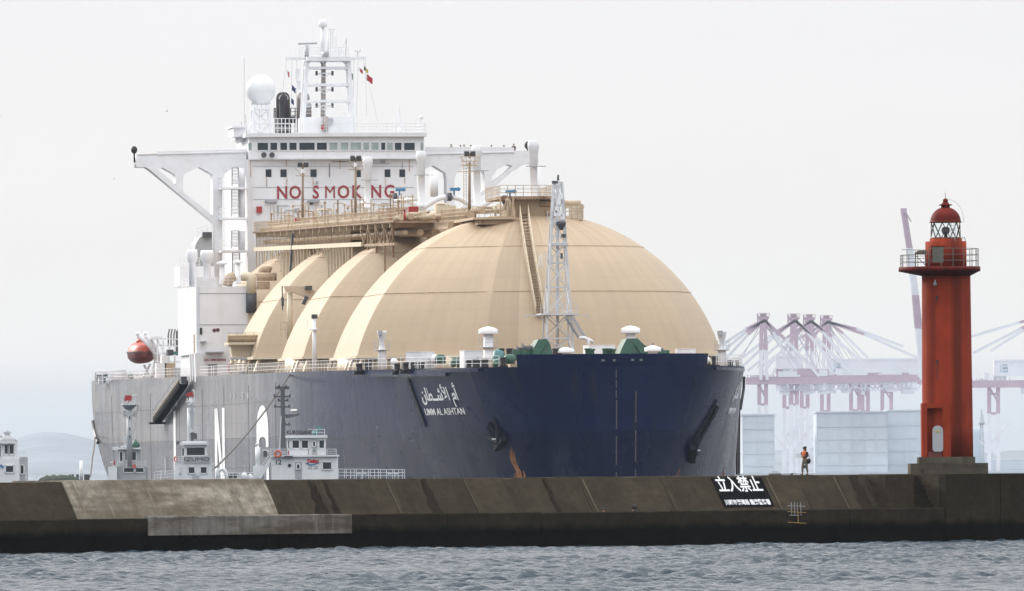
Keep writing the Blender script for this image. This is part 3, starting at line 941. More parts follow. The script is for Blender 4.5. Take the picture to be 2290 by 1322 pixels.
bars_to_hull([[(-1.2, 0), (1.2, 0), (1.2, hgt), (-1.2, hgt)], [(1.2, 0), (8.5, 0), (8.5, 1.7), (1.2, 1.7)]], tL, zB, 'hull_lettering')
tN0, tN1 = PX(481, 913, -24.3).y, PX(503, 913, -24.3).y
wn = tN0 - tN1
bars_to_hull([[(0, 0), (2.4, 0), (2.4, hgt), (0, hgt)], [(wn - 2.4, 0), (wn, 0), (wn, hgt), (wn - 2.4, hgt)],
              [(wn - 2.6, 0), (wn - .2, 0), (2.6, hgt), (.2, hgt)]], tN0, zB, 'hull_lettering')
tG0, tG1 = PX(574, 910, -24.3).y, PX(600, 910, -24.3).y
wg = tG0 - tG1
arc_o = [(wg / 2 - math.cos(a) * wg / 2, hgt * .74 + math.sin(a) * hgt * .26) for a in [math.pi * i / 12 for i in range(13)]]
arc_i = [(wg / 2 - math.cos(a) * (wg / 2 - 2.3), hgt * .62 + math.sin(a) * hgt * .05) for a in [math.pi * i / 12 for i in range(13)]]
G = [[arc_o[i], arc_o[i + 1], arc_i[i + 1], arc_i[i]] for i in range(12)]
G += [[(0, 0), (2.3, 0), (2.3, hgt * .62), (0, hgt * .74)], [(wg - 2.3, hgt * .56), (wg, hgt * .56), (wg, hgt * .74), (wg - 2.3, hgt * .62)],
      [(2.3, 0), (wg, 0), (wg, 1.8), (2.3, 1.8)], [(wg - 2.3, 1.8), (wg, 1.8), (wg, hgt * .35), (wg - 2.3, hgt * .35)]]
bars_to_hull(G, tG0, zB, 'hull_lettering')
mb = MB()
tm = PX(372, 1000, -24.3)
hull_strip(tm.y, tm.y, 6.9, 4.6, .3, .05, k=3); mb.build('hull_mark', M['letter_white'], ship)
for px in (518, 526, 545, 556):
    q = PX(px, 878, -24.3); mb = MB(); hull_strip(q.y, q.y, q.z, q.z - .7, .16, .05, k=1); mb.build('hull_mark', M['letter_white'], ship)
mb = MB(); q = PX(657, 917, -24.3); hull_strip(q.y + 2.5, q.y - 2.5, q.z, q.z, .16, .05, k=2)
mb.build('hull_mark', M['letter_white'], ship)
# draught marks and scraped lines down the stem
m_scrape = paint('chalky_scrape', (0.075, 0.07, 0.08), .7, .4, .6)
mb = MB()
for px, z0, z1, w in ((1372, 15.2, 12.2, .09), (1373, 12.0, 1.5, .11), (1417, 12.9, 1.5, .12)):
    a = P(px, 1000, -61.6)
    for i in range(14):
        za, zb = z0 + (z1 - z0) * i / 14, z0 + (z1 - z0) * (i + 1) / 14
        if i % 5 == 4: continue
        pa = []
        for z_ in (za, zb):
            sg = 1 if a.x > 0 else -1
            row = [hull_pt(k, z_ / 15.6) for k in range(0, 40)]
            yb = next((r0.y + (r1.y - r0.y) * (abs(a.x) - r0.x) / (r1.x - r0.x) for r0, r1 in zip(row[:-1], row[1:]) if r0.x <= abs(a.x) <= r1.x), row[0].y)
            pa.append(Vector((a.x, yb - .05, z_)))
        MB().bar(pa[0], pa[1], w).build('stem_scrape', m_scrape, ship)

M['tug_like_grey'] = paint('worn_fairlead_grey', (.15, .155, .17), .6, .4, 2)
# fairlead plates under the bulwark
mb = MB()
for px, py, w in ((1349, 806, .5), (1373, 806, .4), (1414, 805, .35), (1434, 805, .42)):
    q = P(px, py, -64.0)
    best = min((hull_pt(k, 1.0) for k in range(0, 24)), key=lambda q_: abs(q_.x - abs(q.x)))
    MB().box((q.x, best.y - .38, q.z), (w * .7, .12, .2), .3 if q.x > 0 else -.3).build('fairlead_plate', M['tug_like_grey'], ship)

# ---------------------------------------------------------------- anchors in their pockets
M['anchor_dark'] = paint('dark_anchor_iron', (.014, .016, .026), .8, .3, 1, spec=.1, rust=.5, rust_col=(.06, .03, .02))
def anchor(px0, py0, px1, py1, side, tfix):
    t0, z0 = tfix[0]; t1, z1 = tfix[1]
    mb = MB()
    pa, na, al, up = hull_at(t0, z0, side); pb, nb, al2, up2 = hull_at(t1, z1, side)
    d = (pb - pa).normalized(); w = d.cross(na).normalized()
    for s, q in ((-1.05, .0), (1.05, .0)):
        mb.bar(pa + w * s + na * .06, pb + w * s * 1.1 + nb * .05, .22, .14)
    a = mb.build('anchor_pocket', M['anchor_dark'], ship)
    mb = MB()
    mb.add([pa + w * -1.0 + na * .05, pa + w * 1.0 + na * .05, pb + w * 1.1 + nb * .05, pb + w * -1.1 + nb * .05], [(0, 1, 2, 3)])
    mb.build('pocket_plate', M['anchor_dark'], a)
    mb = MB()
    L = (pb - pa).length
    mb.bar(pa + na * .2, pb + nb * .25, .4, .3)
    for s in (-1, 1):
        mb.tube(pb + nb * .35, pb + w * s * 1.5 - d * 1.5 + nb * .45, .42, .12, n=6)
    mb.bar(pb - w * 1.2 + nb * .35, pb + w * 1.2 + nb * .35, .6)
    mb.build('anchor', M['anchor_dark'], ship)
    mb = MB(); mb.box(pb - d * .7 + nb * .62, (.5, .15, .14)); mb.build('anchor_highlight', M['white'], ship)
s0, s1 = hull_hit(1098, 945), hull_hit(1124, 990)
print('anchor', s0, s1)
anchor(0, 0, 0, 0, -1, (s0, s1))
anchor(0, 0, 0, 0, 1, ((-50.5, 11.4), (-54.0, 6.4)))
rustm = paint('rust_run', (0.22, 0.085, 0.03), .8, .4, .5, streak=.6, streak_col=(0.09, 0.04, 0.025))
mb = MB()
def stain(t0, t1, ztop, zbot, side, k=10):
    pl = []
    for i in range(k + 1):
        f = i / k
        wv = .5 + .5 * f
        for e in (t0, t1):
            tm_ = (t0 + t1) / 2
            p, n, al, up = hull_at(tm_ + (e - tm_) * wv + .25 * math.sin(i * 2.1 + e), ztop + (zbot - ztop) * f, side)
            pl.append(p + n * .03)
    MB().add(pl, [(2 * i, 2 * i + 1, 2 * i + 3, 2 * i + 2) for i in range(k)]).build('rust_stain', rustm, ship)
h = hull_hit(1150, 1030)
rs_ = random.Random(9)
def runs(tc_, w, ztop, zbot, side, n):            # many thin runs of unequal length make one irregular stain
    for i in range(n):
        f = (i + .5) / n - .5
        t0 = tc_ + f * w + rs_.uniform(-.1, .1)
        fall = 1 - abs(f) * 1.3
        hw = w / n * rs_.uniform(.5, 1.3)
        stain(t0 - hw, t0 + hw, zbot + (ztop - zbot) * max(.3, fall) * rs_.uniform(.7, 1.05), zbot + rs_.uniform(0, .4), side)
runs(h[0], 2.4, 9.0, -.5, -1, 10)
runs(h[0] + 2.2, 3.4, 4.4, -.5, -1, 8)
runs(-55.8, 1.5, 6.6, -.5, 1, 6)
runs(-31, 4.0, 5.2, 2.4, 1, 9)

# ---------------------------------------------------------------- spherical tank covers
TANKS = [0.0, 46.5, 92.5, 134.0]
def zoff(t): return .0115 * t                    # the ship sits a little deeper by the bow
RD, ZC, ZBASE, ZTOP = 22.5, 10.9, 17.45, 32.9
AO = 8.5                                          # azimuth of the line of sight, degrees
DV = [(-180, 1.0), (-112, 1.10), (-56, 1.06), (-13, 1.0), (-3.5, .986), (3, 1.0), (52, 1.0), (100, 1.0), (180, 1.0)]
DB = [1, 0, .12, 0, 0, .7, .8, 1]                 # how much each gore is rounded rather than flat
def dome_r(az):                                   # flat gores and one shallow valley, as factors of the radius (az as seen from the bow)
    for (a0, r0), (a1, r1), bl in zip(DV[:-1], DV[1:], DB):
        if a0 <= az <= a1:
            x0, y0, x1, y1 = r0 * math.cos(R(a0)), r0 * math.sin(R(a0)), r1 * math.cos(R(a1)), r1 * math.sin(R(a1))
            c, s_ = math.cos(R(az)), math.sin(R(az))
            den = c * (y1 - y0) - s_ * (x1 - x0)
            ch = (x0 * (y1 - y0) - y0 * (x1 - x0)) / den if abs(den) > 1e-9 and a1 - a0 < 150 else r0
            f = (az - a0) / (a1 - a0)
            return ch * (1 - bl) + (r0 + (r1 - r0) * f) * bl
    return 1.0
EDGES = [-180, -112, -56, -13, -3.5, 3, 52, 100, 180]
def dome_pt(az, z, extra=0.0):
    lat_r = math.sqrt(max(0, RD * RD - (z - ZC) ** 2)) + extra
    e = .001
    a = R(az - AO)
    r = lat_r * dome_r(az)
    return Vector((r * math.sin(a), -r * math.cos(a), z))
def zz_(t0): return zoff(t0)
def build_dome(t0):
    mb = MB()
    zs = [ZBASE + (ZTOP - ZBASE) * (1 - (1 - i / 22) ** 1.7) for i in range(23)]
    for a0, a1 in zip(EDGES[:-1], EDGES[1:]):
        k = max(2, int((a1 - a0) / 4))
        azs = [a0 + (a1 - a0) * i / k for i in range(k + 1)]
        azs[0] += 1e-4; azs[-1] -= 1e-4
        vv = [dome_pt(a, z) + Vector((0, t0, zoff(t0))) for z in zs for a in azs]
        n = len(azs)
        mb.add(vv, [(j * n + i, j * n + i + 1, (j + 1) * n + i + 1, (j + 1) * n + i) for j in range(len(zs) - 1) for i in range(k)], True)
    top = [dome_pt(a, ZTOP) + Vector((0, t0, zoff(t0))) for a in range(-180, 180, 10)]
    mb.add(top, [tuple(range(len(top)))])
    return mb
def ring_at(t0, z, r, extra, step=6, a0=-180, a1=180):
    mb = MB()
    pts = [dome_pt(a, z, extra) + Vector((0, t0, zoff(t0))) for a in range(a0, a1 + 1, step)]
    for a, b in zip(pts[:-1], pts[1:]): mb.bar(a, b, r)
    return mb
def dome_paint():
    m, nt, b = nodes_of('cream_tank_cover_paint')
    N, L = nt.nodes, nt.links
    b.inputs['Roughness'].default_value = .6; b.inputs['Specular IOR Level'].default_value = .3
    uvn = N.new('ShaderNodeUVMap'); tc = N.new('ShaderNodeTexCoord')
    def mapped(src, sc):
        mp = N.new('ShaderNodeMapping'); mp.inputs['Scale'].default_value = sc; L.new(src, mp.inputs[0]); return mp.outputs[0]
    def noise(vec, sc, det, rg=.6):
        n = N.new('ShaderNodeTexNoise'); n.inputs['Scale'].default_value = sc; n.inputs['Detail'].default_value = det; n.inputs['Roughness'].default_value = rg
        L.new(vec, n.inputs['Vector']); return n.outputs['Fac']
    def rng(src, a, b_, c_, d_, smooth=False):
        r_ = N.new('ShaderNodeMapRange')
        for k_, v_ in zip(('From Min', 'From Max', 'To Min', 'To Max'), (a, b_, c_, d_)): r_.inputs[k_].default_value = v_
        L.new(src, r_.inputs['Value']); return r_.outputs[0]
    def math2(op, a, b_):
        n = N.new('ShaderNodeMath'); n.operation = op
        for i, q_ in enumerate((a, b_)):
            if isinstance(q_, (int, float)): n.inputs[i].default_value = q_
            else: L.new(q_, n.inputs[i])
        return n.outputs[0]
    br = N.new('ShaderNodeTexBrick')
    for k_, v_ in (('Scale', 1.0), ('Mortar Size', .035), ('Mortar Smooth', .6), ('Brick Width', 4.6), ('Row Height', 1.72)): br.inputs[k_].default_value = v_
    br.inputs['Color1'].default_value = (.975, .975, .975, 1); br.inputs['Color2'].default_value = (1.02, 1.015, 1.0, 1); br.inputs['Mortar'].default_value = (.93, .92, .90, 1)
    L.new(uvn.outputs[0], br.inputs['Vector'])
    sp = N.new('ShaderNodeSeparateXYZ'); L.new(uvn.outputs[0], sp.inputs[0])
    # valley flanks: their shaded and lit tones put into the tint
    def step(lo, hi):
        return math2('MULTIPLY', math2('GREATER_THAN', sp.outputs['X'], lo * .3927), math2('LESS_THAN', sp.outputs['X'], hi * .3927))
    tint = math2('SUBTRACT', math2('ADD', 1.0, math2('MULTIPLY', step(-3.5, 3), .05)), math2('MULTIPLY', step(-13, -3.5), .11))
    tint = math2('MULTIPLY', tint, rng(noise(tc.outputs['Object'], .1, 5), .3, .7, .95, 1.05))
    tint = math2('MULTIPLY', tint, rng(noise(mapped(uvn.outputs[0], (1, .05, 1)), .9, 6, .65), .35, .75, 1.03, .93))
    base = N.new('ShaderNodeVectorMath'); base.operation = 'SCALE'; base.inputs[0].default_value = (0.432, 0.336, 0.235); L.new(tint, base.inputs['Scale'])
    ml = N.new('ShaderNodeVectorMath'); ml.operation = 'MULTIPLY'; L.new(base.outputs[0], ml.inputs[0]); L.new(br.outputs['Color'], ml.inputs[1])
    # rusty wash that ran down from the platform at the top, thinning downwards
    run = rng(noise(mapped(uvn.outputs[0], (1.0, .03, 1)), 1.3, 6, .7), .42, .72, 0, 1)
    topm = rng(sp.outputs['Y'], 28.6, 32.9, 0, .8)
    mx = N.new('ShaderNodeMixRGB'); L.new(math2('MULTIPLY', run, topm), mx.inputs[0]); L.new(ml.outputs[0], mx.inputs[1]); mx.inputs[2].default_value = (.30, .16, .07, 1)
    # short drips under the two seam rings
    drip = rng(noise(mapped(uvn.outputs[0], (1.0, .02, 1)), 2.2, 5, .7), .6, .7, 0, .55)
    band = math2('ADD', math2('MULTIPLY', rng(sp.outputs['Y'], 28.5, 29.3, 0, 1), math2('LESS_THAN', sp.outputs['Y'], 29.36)), math2('MULTIPLY', rng(sp.outputs['Y'], 23.4, 24.25, 0, 1), math2('LESS_THAN', sp.outputs['Y'], 24.3)))
    mx2 = N.new('ShaderNodeMixRGB'); L.new(math2('MULTIPLY', drip, band), mx2.inputs[0]); L.new(mx.outputs[0], mx2.inputs[1]); mx2.inputs[2].default_value = (.26, .14, .07, 1)
    L.new(mx2.outputs[0], b.inputs['Base Color'])
    bp = N.new('ShaderNodeBump'); bp.inputs['Strength'].default_value = .15; bp.inputs['Distance'].default_value = .4
    L.new(noise(tc.outputs['Object'], .3, 3), bp.inputs['Height']); L.new(bp.outputs[0], b.inputs['Normal'])
    return m
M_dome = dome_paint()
M['seam'] = paint('dome_seam_paint', (0.46, 0.35, 0.23), .7, .3, .8, rust=.8, rust_col=(0.16, 0.06, 0.03), rust_scale=.35, cut=.56)
m_stain = paint('dome_rust_wash', (0.42, 0.24, 0.11), .7, .2, .4)
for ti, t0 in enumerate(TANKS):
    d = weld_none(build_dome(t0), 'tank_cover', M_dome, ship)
    me = d.data
    uv = me.uv_layers.new(name='UVMap')
    for lp_ in me.loops:
        co = me.vertices[lp_.vertex_index].co
        az = math.degrees(math.atan2(co.x, -(co.y - t0))) + AO
        uv.data[lp_.index].uv = (az * .3927, co.z - zoff(t0))
    if ti == 0: dome1 = d
    for z_ in (29.35, 24.3):
        ring_at(t0, z_, .05, .03, 4).build('seam_ring', M['seam'], d)
    # lip and skirt below the cover
    mb = MB()
    pts = [dome_pt(a, ZBASE, .25) + Vector((0, t0, zoff(t0) - .12)) for a in range(-180, 181, 5)]
    for a, b in zip(pts[:-1], pts[1:]): mb.bar(a, b, .5, .3)
    mb.build('base_lip', M['cream_pale'], d)
    mb = MB()
    mb.lathe([(21.3, 15.6), (21.3, 17.3)], (0, t0, zoff(t0)), n=64)
    for a in range(-150, 151, 8):
        p = dome_pt(a, ZBASE, .1); q = dome_pt(a, ZBASE, .1) * 1.0
        mb.bar(Vector((p.x * 1.0, p.y + t0, 17.3 + zoff(t0))), Vector((p.x * 1.03, p.y * 1.03 + t0, 15.7 + zoff(t0))), .28)
    mb.build('skirt', M['cream_pale'], d)

# ---------------------------------------------------------------- superstructure
TB = 157.0
M['rustweep'] = paint('pale_rust_weep', (0.50, 0.40, 0.32), .7, .3, 1.5)
def q(px, py, t=TB): return P(px, py, t)
def bxp(mb, px0, px1, py0, py1, t0, t1, tref=None):   # box whose front face fills a pixel window at depth t0
    a, b = P(px0, py0, tref if tref is not None else t0), P(px1, py1, tref if tref is not None else t0)
    return mb.bx(a.x, b.x, t0, t1, min(a.z, b.z), max(a.z, b.z))
def partbox(name, mat, px0, px1, py0, py1, t0, t1, parent, label=None):
    return bxp(MB(), px0, px1, py0, py1, t0, t1).build(name, mat, parent, label)
zwb = q(750, 356).z; zwt = q(750, 307).z
xl, xr = q(553, 400).x, q(932, 400).x
mb = MB()
mb.bx(xl, xr, TB, TB + 24, 15.9, zwb - .01)
house = mb.build('superstructure', M['white'], ship)
# wheelhouse with a faintly bowed front
wx0, wx1 = q(557, 340).x, q(948, 340).x
mb = MB()
nseg = 14
def bow_y(x): return TB - .25 - .9 * (1 - (2 * (x - wx0) / (wx1 - wx0) - 1) ** 2)
xsq = [wx0 + (wx1 - wx0) * i / nseg for i in range(nseg + 1)]
for a, b in zip(xsq[:-1], xsq[1:]):
    mb.hexa([(a, bow_y(a), zwb), (b, bow_y(b), zwb), (b, TB + 13, zwb), (a, TB + 13, zwb), (a, bow_y(a), zwt), (b, bow_y(b), zwt), (b, TB + 13, zwt), (a, TB + 13, zwt)])
wheel = mb.build('wheelhouse', M['white'], ship)
mb = MB()
rx0, rx1 = q(547, 304).x, q(952, 304).x
ztop = zwt + .5
for a, b in zip(xsq[:-1], xsq[1:]):
    a2 = rx0 + (a - wx0) / (wx1 - wx0) * (rx1 - rx0); b2 = rx0 + (b - wx0) / (wx1 - wx0) * (rx1 - rx0)
    mb.hexa([(a2, bow_y(a) - .7, zwt + .01), (b2, bow_y(b) - .7, zwt + .01), (b2, TB + 14, zwt + .01), (a2, TB + 14, zwt + .01), (a2, bow_y(a) - .7, ztop), (b2, bow_y(b) - .7, ztop), (b2, TB + 14, ztop), (a2, TB + 14, ztop)])
roof = mb.build('wheelhouse_roof', M['white_clean'], ship)
mb = MB()                                             # ledge under the windows and plating seams
for a, b in zip(xsq[:-1], xsq[1:]):
    mb.bar((a, bow_y(a) - .05, zwb + .05), (b, bow_y(b) - .05, zwb + .05), .25, .2)
mb.build('window_ledge', M['white_clean'], wheel)
M['pane_pale'] = paint('sky_tinted_window_glass', (0.30, 0.37, 0.36), .15, .35, .5)  # sky light in the panes, put into the glass colour
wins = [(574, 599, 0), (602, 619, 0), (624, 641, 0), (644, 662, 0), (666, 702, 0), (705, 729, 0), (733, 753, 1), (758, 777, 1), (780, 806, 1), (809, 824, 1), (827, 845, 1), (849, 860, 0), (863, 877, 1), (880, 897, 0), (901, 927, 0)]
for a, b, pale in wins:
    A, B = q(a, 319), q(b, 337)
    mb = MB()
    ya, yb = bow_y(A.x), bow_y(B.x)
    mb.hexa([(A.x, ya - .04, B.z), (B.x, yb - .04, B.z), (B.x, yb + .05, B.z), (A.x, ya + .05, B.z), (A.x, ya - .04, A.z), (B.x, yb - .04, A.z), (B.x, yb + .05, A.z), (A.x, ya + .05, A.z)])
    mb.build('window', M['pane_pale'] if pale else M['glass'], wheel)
    fr = MB()
    for zz in (A.z, B.z): fr.bar((A.x, ya - .08, zz), (B.x, yb - .08, zz), .1)
    for xx, yy in ((A.x, ya), (B.x, yb)): fr.bar((xx, yy - .08, A.z), (xx, yy - .08, B.z), .1)
    fr.build('window_frame', M['white'], wheel)
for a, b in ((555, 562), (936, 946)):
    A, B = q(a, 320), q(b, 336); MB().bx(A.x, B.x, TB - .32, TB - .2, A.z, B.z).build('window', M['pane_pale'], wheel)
for a, b in ((594, 607), (627, 641), (694, 708), (796, 807), (860, 873), (893, 906)):
    A, B = q(a, 379), q(b, 396)
    w_ = MB().bx(A.x, B.x, TB - .05, TB + .1, A.z, B.z).build('window', M['glass'], house)
for ch, px in zip('NOSMOKING', (631, 660, 706, 738, 768, 797, 819, 841, 871)):
    o = lettering(ch, 2.25, 'letter', M['letter_red'], house, depth=.02, bold=0.0 if ch == 'M' else .045, sx=.86)
    c = q(px, 430.5 - (px - 750) * .012)
    o.matrix_local = face_mat((c.x, TB - .04, c.z - .02), (1, 0, 0), (0, 0, 1))
mb = MB()
for px in (607, 702): bxp(mb, px - 13, px + 13, 447, 453, TB - .5, TB + .1)
for i, (a, b) in enumerate(((594, 620), (689, 715))):
    partbox('vent_hood', M['grey'], a, b, 447.5, 452.5, TB - .6, TB + .05, house)
partbox('fire_box', M['red_paint'], 574, 586, 462, 476, TB - .4, TB + .05, house)
mb = MB()
for py in (419, 446, 372):
    A, B = q(566, py), q(925, py); mb.bar((A.x, TB - .02, A.z), (B.x, TB - .02, B.z), .06)
mb.build('plating_seam', M['grey'], house)
rw_ = random.Random(21)
for i in range(16):                                   # small fittings and pipes on the front of the house
    px, py = rw_.uniform(562, 922), rw_.choice((362, 366, 402, 408, 455, 460, 470))
    a_ = q(px, py)
    mb = MB()
    if i % 3 == 0: mb.bar((a_.x, TB - .08, a_.z), (a_.x, TB - .08, a_.z - rw_.uniform(.8, 2.2)), .07)
    elif i % 3 == 1: mb.box((a_.x, TB - .15, a_.z), (rw_.uniform(.25, .6), .3, rw_.uniform(.25, .5)))
    else: mb.bar((a_.x, TB - .08, a_.z), (a_.x + rw_.uniform(.8, 3.0), TB - .08, a_.z), .06)
    mb.build('wall_fitting', M['grey'] if i % 4 else M['grey_dark'], house)
for px, py, h_ in ((596, 397, 1.3), (641, 397, .9), (700, 397, 1.6), (862, 397, 1.1), (905, 397, .8), (560, 357, 2.2), (640, 357, .9), (760, 357, 1.2), (915, 357, 1.5)):
    a_ = q(px, py); MB().bx(a_.x - .05, a_.x + .06, TB - .075, TB - .055, a_.z - h_, a_.z - .05).build('rust_weep', M['rustweep'], house)
for px in (587, 605):                                 # twin searchlights
    c = q(px, 351); MB().lathe([(.28, -.3), (.36, .2), (.3, .25)], (c.x, TB - 1.3, c.z + .2), n=10, axis='Y').build('searchlight', M['grey_dark'], wheel)
# bridge wings: deep plated arms with pointed arches and diagonal braces
def wing(outer, holes, t, depth, name):
    def cv(pp): return [(P(x, y, t).x, P(x, y, t).z) for x, y in pp]
    o = plate([cv(outer)] + [cv(h) for h in holes], depth, name, M['white'], ship)
    o.matrix_local = Matrix(((1, 0, 0, 0), (0, 0, -1, t + depth / 2), (0, 1, 0, 0), (0, 0, 0, 1)))
    return o
TW = 158.5
wl_out = [(305, 345), (351, 343), (551, 337), (551, 392), (540, 379), (530, 373.5), (515, 380), (502, 390), (497, 400), (497, 660), (481, 660), (481, 501), (334, 379), (326, 374), (305, 374)]
wl_h = [[(353.8, 379.4), (364, 375), (389, 388.5), (393.5, 395), (393.5, 414)],
        [(409.4, 397.6), (414, 389), (445.7, 373.5), (475, 390), (476, 400), (476, 481.6), (409.4, 429.4)]]
wing(wl_out, wl_h, TW, 2.6, 'bridge_wing')
wr_out = [(931, 336), (1150, 337), (1204, 337.5), (1204, 366), (1184, 366), (1170, 369), (1146, 384), (1099, 424), (1086, 433), (1020, 480), (1016, 520), (999, 520), (999, 400), (996, 386), (969, 370), (945, 380), (931, 390)]
wr_h = [[(1016.5, 400), (1021, 388), (1041, 376), (1070, 376), (1082, 382), (1084.5, 392), (1084.5, 424), (1016.5, 474)],
        [(1099, 409), (1100.5, 395), (1112, 379), (1134.5, 367.5), (1146, 371.5)]]
wing(wr_out, wr_h, TW, 2.6, 'bridge_wing')
for (a, b, ya, yb) in ((351, 552, 339, 334), (951, 1149, 329, 329.5)):
    A, B = P(a, ya, TW), P(b, yb, TW)
    A2, B2 = P(a, 345, TW), P(b, 340, TW)
    mb = MB()
    mb.hexa([(A.x, TW - .06, A2.z), (B.x, TW - .06, B2.z), (B.x, TW + .1, B2.z), (A.x, TW + .1, A2.z), (A.x, TW - .06, A.z), (B.x, TW - .06, B.z), (B.x, TW + .1, B.z), (A.x, TW + .1, A.z)])
    mb.bar((A.x, TW - .08, A2.z), (B.x, TW - .08, B2.z), .12)
    mb.build('wing_bulwark', M['white'], ship)
for px, py in ((301, 335), (1181, 325)):
    c = P(px, py, TW)
    mb = MB(); mb.sphere((c.x, TW + .5, c.z), .42, 10, (1, 1, 1.2)); mb.tube((c.x, TW + .5, c.z - .3), (c.x + .05, TW + .5, c.z - 1.6), .12)
    mb.build('wing_lamp', M['black'], ship)
M['rustline'] = paint('rust_weep', (0.33, 0.20, 0.11), .7, .4, 1.0)
mb = MB()
A, B = P(310, 346, TW), P(548, 338, TW)
mb.bar((A.x, TW - .02, A.z - .05), (B.x, TW - .02, B.z - .12), .06)
mb.build('rust_line', M['rustline'], ship)
# stair tower between wing column and house
for py in (421, 489, 562):
    st = MB()
    A = P(494, py, TB - 1.2); B = P(552, py, TB - 1.2)
    st.bx(A.x, B.x, TB - 2.2, TB + 1.5, A.z - .15, A.z + .1)
    st.rail([(A.x, TB - 2.2, A.z + .1), (B.x - 1.2, TB - 2.2, A.z + .1)], 1.2, .5, .035, 2)
    st.rail([(A.x, TB - 2.2, A.z + .1), (A.x, TB + 1.5, A.z + .1)], 1.2, .6, .035, 2)
    st.build('stair_landing', M['white'], ship)
for y0, y1, x0, x1 in ((375, 416, 519, 533), (424, 484, 518, 536), (516, 556, 518, 534), (566, 612, 520, 536)):
    st = MB()
    k = int((y1 - y0) / 3.2)
    for i in range(k):
        A, B = P(x0 + i * .1, y0 + i * 3.2, TB - 1.5), P(x1, y0 + i * 3.2, TB - 1.5)
        st.bx(A.x, B.x, TB - 1.9, TB - 1.5, A.z - .035, A.z + .035)
    for xx in (x0, x1):
        st.bar(P(xx, y0, TB - 1.5), P(xx, y1, TB - 1.5), .12)
    st.build('stair_flight', M['grey'], ship)
for y0, y1 in ((376, 418), (425, 486), (517, 560)):
    A, B = P(540, y0, TB - .6), P(540, y1, TB - .6)
    MB().tube(A, B, .45, n=10).build('stair_trunk', M['white'], ship)

# ---------------------------------------------------------------- monkey deck on the roof
zr = ztop
TR = 160.0
mb = MB()
rp = [(P(566, 300, TB).x, TB + 8, zr), (P(566, 300, TB).x, TB - .8, zr), (P(750, 300, TB).x, TB - 1.6, zr), (P(950, 300, TB).x, TB - .8, zr), (P(950, 300, TB).x, TB + 10, zr)]
mb.rail(rp, 1.15, 1.3, .03, 3)
mb.build('roof_railing', M['white_clean'], ship)
mb = MB()                                             # box that overhangs the roof's end
bxp(mb, 522, 549, 284, 306, TB + 3, TB + 8)
A = P(535, 286, TB + 3); mb.bx(P(518, 285, TB + 3).x, P(549, 285, TB + 3).x, TB + 2.5, TB + 8.5, A.z + .02, A.z + .2)
mb.build('roof_locker', M['white'], ship)
partbox('locker_base', M['grey'], 536, 549, 306, 316, TB + 3.2, TB + 7.8, ship)
# radar mast
TMA = 166.0
def m_(px, py, dt=0): 
    v = P(px, py, TMA); v.y += dt
    return v
mast = MB()
bxp(mast, 679, 790, 262, 300, TMA - 1.5, TMA + 4)
mast_base = mast.build('mast_house', M['white_clean'], ship)
mb = MB()
for dt in (-.5, 1.5):
    for (a, b) in (((676, 298), (686, 134)), ((789, 298), (779, 134))):
        mb.bar(m_(*a, dt), m_(*b, dt), .46)
    for py, xa, xb in ((152, 685, 780), (190, 683, 782), (226.5, 680, 785)):
        mb.bar(m_(xa, py, dt), m_(xb, py, dt), .3)
    # rounded gussets where bars meet the legs
    for py, xa, xb in ((138, 686, 779), (152, 685, 780), (190, 683, 782), (226.5, 680, 785)):
        for xx, sg in ((xa, 1), (xb, -1), (727, -1), (723, 1)):
            if xx in (727, 723) and py not in (138,): continue
            for s2 in (1, -1):
                v0 = m_(xx, py, dt); v1 = m_(xx + sg * 9, py, dt); v2 = m_(xx, py + s2 * 9, dt)
                mb.add([v0, v1, v2, v0 + Vector((0, .1, 0)), v1 + Vector((0, .1, 0)), v2 + Vector((0, .1, 0))], [(0, 1, 2), (5, 4, 3), (0, 2, 5, 3), (1, 4, 5, 2), (0, 3, 4, 1)])
for py in (152, 190, 226.5):
    for xa in (684, 781): mb.bar(m_(xa, py, -.5), m_(xa, py, 1.5), .26)
mast_f = mb.build('mast_frame', M['white_clean'], ship)
mb = MB(); mb.tube(m_(724.5, 296, 1), m_(725.5, 136, 1), .34, .3, 10); mb.tube(m_(723.5, 262, -1.7), m_(724, 295, -1.7), .33, n=10)
mb.build('mast_pole', paint('sooty_pole_paint', (0.30, 0.27, 0.26), .6, .3, 1.2), ship)
mb = MB()
a, b = m_(637, 131), m_(819, 130)
mb.bar(a, m_(690, 131.5), .3, .35); mb.bar(m_(775, 131.5), b, .3, .35)
mb.hexa([m_(683, 137, -1.4), m_(782, 137, -1.4), m_(782, 137, 3.4), m_(683, 137, 3.4), m_(683, 128, -1.4), m_(782, 128, -1.4), m_(782, 128, 3.4), m_(683, 128, 3.4)])
mb.rail([m_(667, 129, -1.3), m_(777, 129, -1.3)], 1.2, 1.4, .035, 3)
mb.rail([m_(667, 129, 3.3), m_(777, 129, 3.3)], 1.2, 1.4, .035, 3)
mb.build('mast_platform', M['white_clean'], ship)
mb = MB(); mb.tube(m_(686, 130), m_(686, 102), .3, .22); mb.bar(m_(667, 98.5), m_(709, 97), .35, .22)
mb.build('radar_scanner', M['grey'], ship)
mb = MB(); mb.tube(m_(721, 129), m_(721.5, 60), .27, .22, 10)
for i in range(9): mb.bar(m_(722, 120 - i * 6), m_(727, 120 - i * 6), .06)
a = m_(722, 61)
mb.lathe([(.45, -.0), (.52, .1), (.52, .45), (.46, .75), (.3, .95), (0, 1.02)], a, 14)
mb.build('satellite_dome', M['white_clean'], ship)
mb = MB()
for xx in (739, 744): mb.bar(m_(xx, 129), m_(xx, 66), .12)
for i in range(8): mb.bar(m_(739, 124 - i * 7), m_(744, 121 - i * 7), .07)
mb.bar(m_(735, 65.5), m_(750, 66), .1)
mb.tube(m_(734, 129), m_(734, 72), .1)
